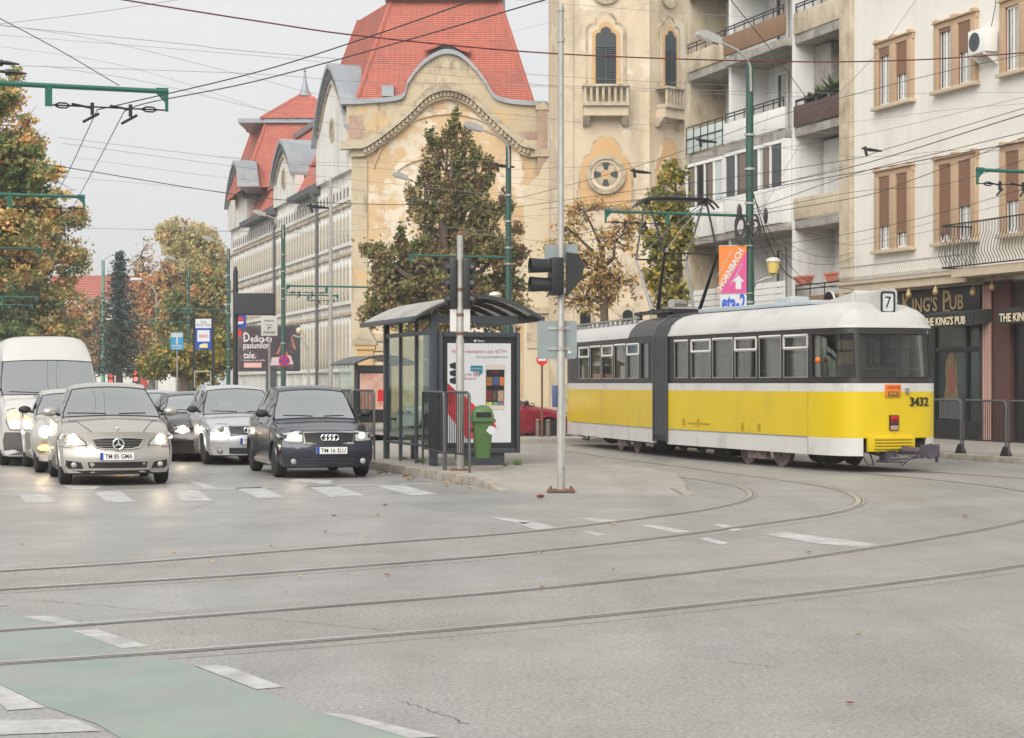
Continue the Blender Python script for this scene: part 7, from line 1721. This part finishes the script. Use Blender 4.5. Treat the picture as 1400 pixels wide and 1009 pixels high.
# dark blue hatchback
def a2(label,loc,rz,pm,full,plate,lit,grp):
    W,L_ = .82,3.83
    S = hatch_stations(L_,W,1.55,.2,.79,(.98,.96),(1.62,1.49),(2.2,1.565),(3.3,1.42),(3.7,.98),tum=.74,nose=.2)
    c = Car('parked_hatchback' if False else 'small_hatchback',label,'car',S,W,loc,rz,pm,(.78,3.18),.305,prof=lambda z: -.05*math.exp(-((z-.46)/.16)**2),group=grp)
    c.lamp([(.45,.625),(.45,.80),(.60,.805),(.80,.785),(.845,.70),(.8,.64)],lit,.062,(.57,.715),0)
    g_ = c.dec('grille',[(-.4,.6),(.4,.6),(.425,.76),(-.425,.76)],m_plast if full else m_grey,.01)
    c.tubeon('grille_surround',[(-.405,.59),(.405,.59),(.432,.77),(-.432,.77)],.02,m_galv,.02,g_,True)
    for k in range(4):
        x = (k-1.5)*.068; b = MB(); h = c.hit(x,.69,.03); b.tube([(x+.047*cos(t*pi/10),h.y,.69+.047*sin(t*pi/10)) for t in range(21)],.009,6,caps=False); b.build('ring_emblem',m_chrome,g_,fix=False)
    c.plate(0.03,.475,plate)
    lo = c.dec('lower_grille',[(-.42,.225),(.42,.225),(.43,.345),(-.43,.345)],m_plast,.004)
    for k in range(4):
        b = MB(); p = [tuple(c.hit(x/10,.245+.027*k,.014)) for x in range(-4,5)]; b.tube(p,.008,4); b.build('slat',m_grey,lo)
    for sx_ in (-1,1):
        h = c.hit(sx_*.59,.29,.008); b = MB(); b.lathe([(.06,0),(.06,.03)],(h.x,h.y-.01,h.z),16,0,'y'); f = b.build('fog_lamp',m_plast,c.root); b = MB(); b.ell((h.x,h.y-.012,h.z),(.048,.015,.048)); b.build('fog_lens',m_fog,f)
        c.dec('bumper_pad',[(sx_*.44,.44),(sx_*.62,.44),(sx_*.62,.53),(sx_*.44,.53)],pm,.008)
        for zz in (.585,): c.tubeon('bumper_seam',[(sx_*.45,zz),(sx_*.65,zz+.01),(sx_*.84,zz+.03)],.006,m_plast,.0)
    c.mirrors(m_plast,z=1.06); c.wipers(.5)
    # hood vent and seams down the visible side
    b = MB(); b.tube([(-.4,.93,c.hit(0,.9).z+.12) for _ in (0,)]+[(.4,.93,1.02)],.01,4)
    for yy,z0,z1 in ((1.12,.32,1.0),(2.55,.32,1.02)):
        q = []
        for k in range(8):
            z = z0+(z1-z0)*k/7; h = c.bvh.ray_cast(Vector((-3,yy,z)),Vector((1,0,0)))[0]
            if h: q.append((h.x-.001,yy,z))
        if len(q) > 1: b = MB(); b.tube(q,.006,4); b.build('door_seam',m_plast,c.root,fix=False)
    h = c.bvh.ray_cast(Vector((-3,2.2,.9)),Vector((1,0,0)))[0]
    if h: b = MB(); b.tube([(h.x-.02,2.1,.9),(h.x-.035,2.2,.905),(h.x-.02,2.32,.91)],.014,6); b.build('door_handle',pm,c.root)
    return c
ga = 'cars waiting at the crosswalk'
ca = a2('dark blue hatchback with four ring emblem waiting beside the tram stop kerb',place(438,651.5,.78,RZ2),RZ2,paint('dark_blue_paint',L(30,36,50),.5),True,'TM 16 SLU',(2,1),ga)
cb_ = a2('silver hatchback with grey grille waiting behind the dark blue one',place(333,634,.78,RZ),RZ,paint('silver_paint',L(196,198,200),.6),False,'TM 09 CTR',(0,0),ga)
# beige-silver tall hatchback with the star grille
def aclass(label,loc,rz,pm):
    W,L_ = .86,3.85
    S = hatch_stations(L_,W,1.6,.2,.86,(.95,1.04),(1.6,1.54),(2.2,1.61),(3.3,1.48),(3.72,1.0),tum=.73,nose=.24,hoodcrown=.05)
    c = Car('family_hatchback',label,'car',S,W,loc,rz,pm,(.80,3.36),.325,prof=lambda z: -.05*math.exp(-((z-.42)/.14)**2),group=ga)
    c.lamp([(.47,.63),(.50,.69),(.64,.80),(.82,.84),(.88,.78),(.86,.68),(.72,.63)],(2,2),.072,(.66,.725),0)
    gp_2 = [(-.40,.73),(-.33,.60),(-.2,.575),(.2,.575),(.33,.60),(.40,.73),(.2,.75),(-.2,.75)]
    g_ = c.dec('grille',gp_2,m_plast,.008)
    c.tubeon('grille_surround',gp_2,.014,m_galv,.016,g_,True)
    for k in range(3):
        z = .615+.042*k; w_ = .33+.025*k; b = MB(); b.tube([tuple(c.hit(w_*q/8,z,.016)) for q in range(-8,9)],.007,5); b.build('slat',m_steel,g_)
    h = c.hit(0,.655,.055); b = MB(); b.tube([(.082*cos(t*pi/12),h.y,.655+.082*sin(t*pi/12)) for t in range(25)],.011,6,caps=False)
    for a in (pi/2,pi/2+2*pi/3,pi/2+4*pi/3): b.tube([(0,h.y-.006,.655),(.078*cos(a),h.y,.655+.078*sin(a))],[.02,.006],5)
    b.build('star_emblem',m_chrome,g_,fix=False)
    b = MB(); h2 = c.hit(0,.86,.01); b.ell((0,h2.y+.06,.90),(.025,.02,.02)); b.build('hood_badge',m_chrome,c.root)
    c.plate(-.02,.465,'TM 85 GMA')
    c.dec('lower_grille',[(-.44,.28),(.44,.28),(.46,.375),(-.46,.375)],m_plast,.004)
    for sx_ in (-1,1):
        f = c.dec('fog_recess',[(sx_*.52,.27),(sx_*.56,.37),(sx_*.78,.40),(sx_*.83,.36),(sx_*.74,.27)],m_plast,.004)
        h = c.hit(sx_*.66,.33,.01); b = MB(); b.ell((h.x,h.y-.005,h.z),(.048,.02,.042)); b.build('fog_lens',m_fog,f)
        c.tubeon('bumper_seam',[(sx_*.46,.6),(sx_*.7,.595),(sx_*.89,.62)],.005,m_plast,0)
        b = MB(); q = []
        for k in range(8):
            yy = .1+.83*k/7; xx = sx_*(.40+.3*k/7); h = c.bvh.ray_cast(Vector((xx,yy,3)),Vector((0,0,-1)))[0]
            if h: q.append((h.x,h.y,h.z+.001))
        b.tube(q,.006,4); b.build('hood_seam',m_plast,c.root,fix=False)
    c.dec('bumper_lip',[(-.78,.2),(.78,.2),(.7,.245),(-.7,.245)],m_plast,.006)
    c.mirrors(pm,z=1.12,k=1.05); c.wipers(.6)
    return c
cm = aclass('silver beige hatchback with star emblem and both headlights lit at the crosswalk',place(155,661,.80,RZ2),RZ2,paint('silver_beige_paint',L(180,176,168),.6))
# black saloon and the grey car behind
def plain(label,front,py,pm,lit,plate,H=1.43,name='saloon_car',W=.88,grp=ga,rz=RZ):
    S = hatch_stations(4.3,W,H,.18,.74,(1.1,.96),(1.95,H-.07),(2.6,H),(3.6,H-.14),(4.15,.98),tum=.75,nose=.26)
    c = Car(name,label,'car',S,W,place(front,py,.85,rz),rz,pm,(.85,3.45),.31,prof=lambda z: -.05*math.exp(-((z-.42)/.14)**2),group=grp)
    c.lamp([(.46,.60),(.5,.70),(.74,.75),(.86,.70),(.8,.6)],lit,.08,(.62,.665),0)
    g_ = c.dec('grille',[(-.38,.58),(.38,.58),(.4,.68),(-.4,.68)],m_plast,.008); c.plate(0,.44,plate)
    c.dec('lower_grille',[(-.5,.22),(.5,.22),(.52,.33),(-.52,.33)],m_plast,.004); c.mirrors(m_plast); c.wipers(.5); return c
plain('black saloon with one headlight showing between the beige and silver hatchbacks',283,629.5,paint('black_paint',L(46,42,38),.5),(2,2),'TM 22 ABR')
plain('pale grey car showing only roof and windscreen behind the beige hatchback',222,624,paint('light_grey_paint',L(176,178,178),.6),(0,0),None,H=1.45,name='compact_car')
# rounded old-style compact with round headlights
def beetle(label,front,py):
    W = .82; S = hatch_stations(4.0,W,1.5,.22,.82,(1.15,1.02),(1.75,1.42),(2.2,1.5),(3.2,1.3),(3.75,.95),tum=.74,nose=.34,hoodcrown=.08)
    pm = paint('pearl_grey_paint',L(196,194,186),.5); c = Car('rounded_compact',label,'car',S,W,place(front,py,.8,RZ),RZ,pm,(.8,3.3),.32,group=ga,wing=0)
    for sx_ in (-1,1):
        b = MB(); b.ell((sx_*.7,.62,.62),(.2,.5,.34),14,10); b.build('front_wing',pm,c.root)
        b = MB(); b.lathe([(.12,0),(.125,.05),(.13,.1)],(sx_*.68,.15,.74),18,0,'y'); f = b.build('headlight',m_refl,c.root); b = MB(); b.ell((sx_*.68,.15,.74),(.105,.04,.105)); b.build('bulb_lens',m_lit,f)
        b = MB(); b.ell((sx_*.68,.16,.46),(.13,.03,.045)); b.build('indicator',m_ind,c.root)
    c.mirrors(m_plast); c.wipers(.5); c.dec('lower_grille',[(-.4,.3),(.4,.3),(.4,.38),(-.4,.38)],m_plast,.004); return c
beetle('pale rounded car with round headlight between the white van and beige hatchback',110,645)
# white van
def van(label,front,py,rz):
    W = .99; H = 2.52
    st = []
    def s_(y,bow,pts): st.append((y,pts,bow))
    s_(0,.26,[(W*.88,.2),(W*.95,.3),(W*.97,.62),(W*.93,.98),(W*.86,1.06),(W*.7,1.1),(W*.4,1.12),(0,1.13)])
    s_(.14,.22,[(W*.93,.2),(W*.98,.32),(W*.99,.66),(W*.96,1.05),(W*.9,1.13),(W*.72,1.17),(W*.42,1.19),(0,1.2)])
    s_(.42,.2,[(W*.95,.2),(W*.99,.32),(W,.7),(W*.97,1.12),(W*.92,1.22),(W*.8,1.26),(W*.5,1.29),(0,1.3)])
    s_(.75,.2,[(W*.96,.2),(W*.99,.32),(W,.7),(W*.985,1.16),(W*.955,1.3),(W*.9,1.36),(W*.84,1.37),(0,1.38)])
    s_(1.42,.17,[(W*.96,.2),(W*.99,.32),(W,.7),(W*.99,1.2),(W*.965,1.34),(W*.87,1.96),(W*.80,2.03),(0,2.06)])
    s_(2.05,.1,[(W*.96,.2),(W*.99,.32),(W,.7),(W*.99,1.2),(W*.965,1.36),(W*.9,2.05),(W*.74,2.46),(0,H)])
    s_(3.2,.0,[(W*.96,.2),(W*.99,.32),(W,.7),(W*.99,1.2),(W*.965,1.36),(W*.9,2.1),(W*.78,2.48),(0,H+.02)])
    s_(5.6,0,[(W*.96,.2),(W*.99,.32),(W,.7),(W*.99,1.2),(W*.965,1.36),(W*.9,2.1),(W*.78,2.48),(0,H)])
    s_(5.9,-.05,[(W*.93,.25),(W*.96,.36),(W*.97,.7),(W*.96,1.2),(W*.94,1.36),(W*.86,2.05),(W*.74,2.4),(0,2.44)])
    pm = paint('white_van_paint',L(192,191,186),0,.38); c = Car('delivery_van',label,'van',st,W,place(front,py,.95,rz),rz,pm,(.95,4.3),.345,group=None)
    c.dec('bumper',[(-.93,.22),(.93,.22),(.96,.5),(.93,.66),(.55,.66),(.5,.72),(-.5,.72),(-.55,.66),(-.93,.66),(-.96,.5)],M('grey_bumper_plastic',L(84,82,80),.6,0,.1,5),.012)
    for sx_ in (-1,1):
        p = [(sx_*.60,.70),(sx_*.585,.9),(sx_*.62,1.06),(sx_*.76,1.12),(sx_*.88,1.08),(sx_*.9,.86),(sx_*.84,.71)]
        f = c.dec('headlight',p,m_refl,.006); c.tubeon('headlight_rim',p,.01,m_plast,.008,f,True)
        h = c.hit(sx_*.74,.82,.02); b = MB(); b.ell((h.x,h.y,h.z),(.085,.03,.075)); b.build('bulb_lens',m_litw,f)
        h = c.hit(sx_*.75,.99,.02); b = MB(); b.ell((h.x,h.y,h.z),(.1,.03,.085)); b.build('indicator_lens',m_ind,f)
    g_ = c.dec('grille',[(-.46,.78),(.46,.78),(.52,.98),(-.52,.98)],m_plast,.006)
    for k in range(3): b = MB(); b.tube([tuple(c.hit(x/10,.82+.06*k,.014)) for x in range(-4,5)],.014,5); b.build('slat',m_chrome,g_)
    c.plate(0,.5,None); b = MB(); b.bx(-.35,.35,.62,.68,1.345,1.36); b.build('hood_vent',m_plast,c.root)
    b = MB(); b.bx(-W*.86,W*.86,2.5,2.56,.3,2.3); b.build('bulkhead',m_cint,c.root); c.mirrors(m_plast,z=1.5,y=1.1,k=1.5); c.wipers(.7)
    return c
van('white high roofed van with its orange indicator lit at the left edge',69,635,RZ)
# red car and white car beyond the stop, side on
def side_car(label,px,py,rz,pm,cat='car',extra=False,H=1.42,group='cars parked beyond the tram stop'):
    S = hatch_stations(4.1,.84,H,.2,.74,(1.15,.95),(1.95,H-.06),(2.5,H),(3.4,H-.12),(4.0,.98),tum=.74,nose=.24)
    p = G(px,py,.0); c = Car('parked_car',label,cat,S,.84,(p.x,p.y,0),rz,pm,(.82,3.3),.31,group=group)
    c.lamp([(.46,.58),(.5,.69),(.72,.73),(.82,.68),(.78,.58)],(0,0),.07,(.62,.65),0); c.dec('grille',[(-.35,.57),(.35,.57),(.36,.66),(-.36,.66)],m_plast,.008); c.plate(0,.42,None); c.mirrors(m_plast); c.wipers(.5)
    for y in (1.15,2.4,3.35):
        for sx_ in (-1,1):
            q = []
            for k in range(7):
                h = c.bvh.ray_cast(Vector((sx_*3,y,.3+.1*k)),Vector((-sx_,0,0)))[0]
                if h: q.append((h.x,y,.3+.1*k))
            b = MB(); b.tube(q,.006,4); b.build('door_seam',m_plast,c.root,fix=False)
    return c
side_car('dark red car parked beyond the bollards left of the tall signal pole',783,600.5,rad(98),paint('dark_red_paint',L(134,26,44),.3))
c = side_car('white car with a green door panel seen through the shelter glass',546,590,rad(-70),paint('white_car_paint',L(214,216,216),0),H=1.46)
b = MB(); q = [(1.3,.45),(1.9,.45),(1.9,.62),(1.75,.86),(1.5,.7)]
h = [c.bvh.ray_cast(Vector((-3,y,z)),Vector((1,0,0)))[0] for y,z in q]
if all(h):
    b.add([(p.x-.006,p.y,p.z) for p in h],[(0,1,2,3,4)]); b.build('green_decal',M('decal_green',L(70,150,80),.5),c.root,fix=False)
# ------------------------------------------------------------------ small things: leaves, tufts, far signals, haze
m_leafy = M('fallen_leaf_yellow',L(206,170,90),.7,0,.15,30); m_leafr = M('fallen_leaf_brown',L(150,96,70),.7,0,.15,30)
rng = random.Random(7)
def leaf_mesh(m_):
    b = MB(); p = [(0,-.07),(.035,-.03),(.06,.0),(.03,.025),(.035,.06),(0,.085),(-.035,.06),(-.03,.025),(-.06,0),(-.035,-.03)]
    b.add([(x,y,.012+.02*abs(x)/.06+.01*(y>0)) for x,y in p]+[(0,0,.004)],[(i,(i+1)%10,10) for i in range(10)]); return b
srcs = {}
for i,(px,py,k) in enumerate(((457,707,1),(517,706,0),(502,734,0),(445,728,1),(272,797,0),(20,786,0),(30,746,1),(238,757,0),(288,754,0),(390,812,1),(740,757,0),(741,804,0),(838,718,0),(711,777,0),(527,692,1),(1161,964,1),(1174,870,0),(1105,757,1),(290,770,0),(370,748,1),(488,787,0),(410,790,0),(530,788,1),(108,746,0),(560,657,0),(590,664,0),(643,668,0),(609,658,0),(1319,708,1),(838,780,1))):
    m_ = m_leafr if k else m_leafy; p = G(px,py)
    lab = 'small %s fallen leaf lying on the grey asphalt' % ('brown' if k else 'yellow')
    if k not in srcs: o = leaf_mesh(m_).build('fallen_leaf',m_,None,(p.x,p.y,.012),rng.uniform(0,6),fix=False); srcs[k] = o; tag(o,lab,'leaf','fallen %s leaves on the road' % ('brown' if k else 'yellow'))
    else:
        o = srcs[k].copy(); COL.objects.link(o); o.location = (p.x,p.y,.009); o.rotation_euler = (rng.uniform(-.1,.1),rng.uniform(-.1,.1),rng.uniform(0,6))
    q = rng.uniform(.4,.75)*(1.15 if p.y > 20 else .55); o.scale = (q,q,q)
for i in range(34):                                   # leaves gathered in the gutter of the island and by the far kerb
    k = rng.random() < .4; n_ = -abs(rng.gauss(.05,.22))-.06; sq = rng.uniform(.4,12); p = SF(K0,n_,sq)
    o = srcs[1 if k else 0].copy(); COL.objects.link(o); o.location = (p.x,p.y,.009); o.rotation_euler = (rng.uniform(-.1,.1),rng.uniform(-.1,.1),rng.uniform(0,6)); q = rng.uniform(.45,.85); o.scale = (q,q,q)
    o['label'] = '%s fallen leaf lying in the gutter along the tram stop kerb' % ('brown' if k else 'yellow'); o['group'] = 'fallen %s leaves in the gutter' % ('brown' if k else 'yellow')
p = G(739,681); o = MB().ell((0,0,.03),(.06,.04,.025),8,5).build('litter_cup',M('litter_red',L(120,40,36),.6),None,(p.x,p.y,0)); tag(o,'crumpled dark red scrap on the paving left of the tall signal pole','litter')
m_grass = M('grass_green',L(92,112,52),.8,0,.2,8)
for i,(px,py,s) in enumerate(((554,628,.5),(576,632,.7),(640,637.5,.9),(707,636,1),(596,637,.4),(690,637,.4))):
    p = G(px,py,.12); b = MB(); rng2 = random.Random(i)
    for k in range(40):
        a = rng2.uniform(0,2*pi); r0 = rng2.uniform(0,.09)*s; h = rng2.uniform(.05,.17)*s; x,y = r0*cos(a),r0*sin(a)*.6; dx,dy = rng2.gauss(0,.05),rng2.gauss(0,.05)
        b.add([(x-.006,y,0),(x+.006,y,0),(x+dx,y+dy,h)],[(0,1,2)])
    o = b.build('grass_tuft',m_grass,None,(p.x,p.y,.12),fix=False)
    tag(o,('grass tuft at the foot of the shelter\'s second mullion','grass tuft at the third shelter mullion','grass tuft left of the advert foot','grass tuft right of the advert foot','tiny tuft by the near shelter post','tiny tuft in front of the advert foot')[i],'grass tuft','grass tufts at the tram stop')
# people dimly seen behind glass
def person(label,loc,rz,cloth,skin=(.42,.28,.2),hair=(.05,.035,.03)):
    me = bpy.data.meshes.new('person')
    J = [(0,0,0),(0,.03,.2),(0,.04,.4),(0,.03,.54),(0,.0,.62),(-.18,.03,.5),(-.23,-.06,.26),(-.15,-.32,.24),(.18,.03,.5),(.23,-.06,.26),(.15,-.32,.24),(-.1,-.02,-.02),(-.11,-.42,.02),(-.11,-.44,-.38),(.1,-.02,-.02),(.11,-.42,.02),(.11,-.44,-.38),(0,-.02,.72)]
    E = [(0,1),(1,2),(2,3),(3,4),(4,17),(3,5),(5,6),(6,7),(3,8),(8,9),(9,10),(0,11),(11,12),(12,13),(0,14),(14,15),(15,16)]
    Rr = [.15,.14,.16,.1,.055,.075,.052,.038,.075,.052,.038,.095,.075,.05,.095,.075,.05,.06]
    me.from_pydata(J,E,[]); o = bpy.data.objects.new('person',me); COL.objects.link(o); o.location = loc; o.rotation_euler[2] = rz
    o.modifiers.new('Skin','SKIN'); o.modifiers.new('Subdivision','SUBSURF').levels = 1; o.modifiers['Subdivision'].render_levels = 1
    for v,r_ in zip(me.skin_vertices[0].data,Rr): v.radius = (r_,r_*.8)
    me.skin_vertices[0].data[0].use_root = True; me.materials.append(M('clothing',cloth,.85,0,.1,8)); tag(o,label,'person','people sitting behind glass')
    sk = M('skin',skin,.55,0,.05); b = MB(); b.ell((0,-.02,.74),(.078,.095,.12),16,12); b.ell((0,-.115,.725),(.014,.02,.022),8,6); b.ell((-.078,-.02,.735),(.012,.025,.032),8,6); b.ell((.078,-.02,.735),(.012,.025,.032),8,6); h = b.build('head',sk,o,smooth=60)
    b = MB(); b.ell((0,.0,.775),(.085,.1,.095),14,8); b.build('hair',M('hair',hair,.8,0,.2,20),h,smooth=60)
def tram_seat(x,y,rear=False):
    p = tram.matrix_basis@((TB if rear else Matrix.Identity(4))@Vector((x,y,1.16))); return (p.x,p.y,p.z)
for lab,x,y,rear,c in (('seated passenger in a dark coat behind the tram window nearest the orange lamp',-.64,2.0,False,(.05,.05,.06)),('seated passenger in red behind the middle tram windows',-.64,3.84,False,(.2,.05,.05)),
                       ('seated passenger in a pale jacket behind the tram side windows',-.64,4.76,False,(.3,.28,.25)),('seated passenger in the tram section behind the bellows',-.64,2.18,True,(.12,.08,.07)),('seated passenger in the farthest tram windows',-.64,4.14,True,(.22,.2,.2))):
    person(lab,tram_seat(x,y,rear),TRZ+pi,c)
for lab,car,x,y,z,c in (('driver in a pale top behind the windscreen of the dark blue hatchback',ca,.36,2.02,.5,(.35,.33,.3)),('driver in dark clothes behind the windscreen of the beige hatchback',cm,.36,2.02,.52,(.06,.06,.07))):
    p = car.root.matrix_basis@Vector((x,y,z)); person(lab,p,RZ2,c)
# far traffic signals with red lights
for i,(px,py,Y0) in enumerate(((186,514,150),(152,517,150))):
    s = FP/Y0; p = P(px,py,Y0); t = thing('far_traffic_light',('distant double traffic light showing red below the far masts','distant dark traffic light beside the pale mast')[i],'traffic light',(p.x,Y0,0),0,'distant traffic lights')
    b = MB(); b.tube([(0,.1,0),(0,.1,p.z)],.06,6); b.build('post',m_galv,t); b = MB(); b.bx(-.25,.25,-.1,.1,p.z-.55,p.z+.55); b.build('housing',m_dark,t)
    for z in (.22,-.24):
        b = MB(); b.lathe([(.17,0),(.17,.04)],(0,-.15,p.z+z),12,0,'y'); b.build('red_lens',M('lit_red',(1,.1,.08),.4,0,0,emit=1.6 if i == 0 else .15,emcol=(1,.08,.06)),t)
p = P(204,524,140); t = thing('far_give_way_sign','distant triangular sign back on a post left of the bus stop board','sign',(p.x,140,0),0)
b = MB(); s = FP/140; b.tube([(0,.1,0),(0,.1,EYE+(HOR-505)/s)],.05,6); b.build('post',m_galv,t)
b = MB(); z = EYE+(HOR-505)/s; b.prism([(-.4,z),(.4,z),(0,z-.7)],'xz',-.03,.03); b.prism([(-.35,z-1.5),(.35,z-1.5),(0,z-.85)],'xz',-.03,.03); b.build('plate',m_galv,t)
for i,px in enumerate((197,210)):
    p = P(px,524,165); t = thing('red_hoarding',('distant red panel left of the triangular sign','distant red panel right of the triangular sign')[i],'hoarding',(p.x,165,0),0,'distant red panels')
    b = MB(); s = FP/165; b.bx(-4.5/s,4.5/s,0,.1,.2,EYE+(HOR-512)/s); b.build('panel',M('hoarding_red',L(190,70,64),.6,0,.1),t); b = MB(); b.bx(-4.5/s,-4/s,.1,.2,0,EYE+(HOR-512)/s); b.build('post',m_galv,t)
# light autumn haze round everything
hz = MB(); hz.bx(-610,610,-110,1210,-1.03,45); o = hz.build('haze',[],None); 
hm = bpy.data.materials.new('haze_air'); hm.use_nodes = True; n = hm.node_tree; n.nodes.clear(); ou = n.nodes.new('ShaderNodeOutputMaterial'); pv_ = n.nodes.new('ShaderNodeVolumePrincipled')
pv_.inputs['Color'].default_value = (.95,.96,.97,1); pv_.inputs['Density'].default_value = .0008; pv_.inputs['Anisotropy'].default_value = .2
n.links.new(pv_.outputs[0],ou.inputs['Volume']); o.data.materials.append(hm); o['kind'] = 'stuff'
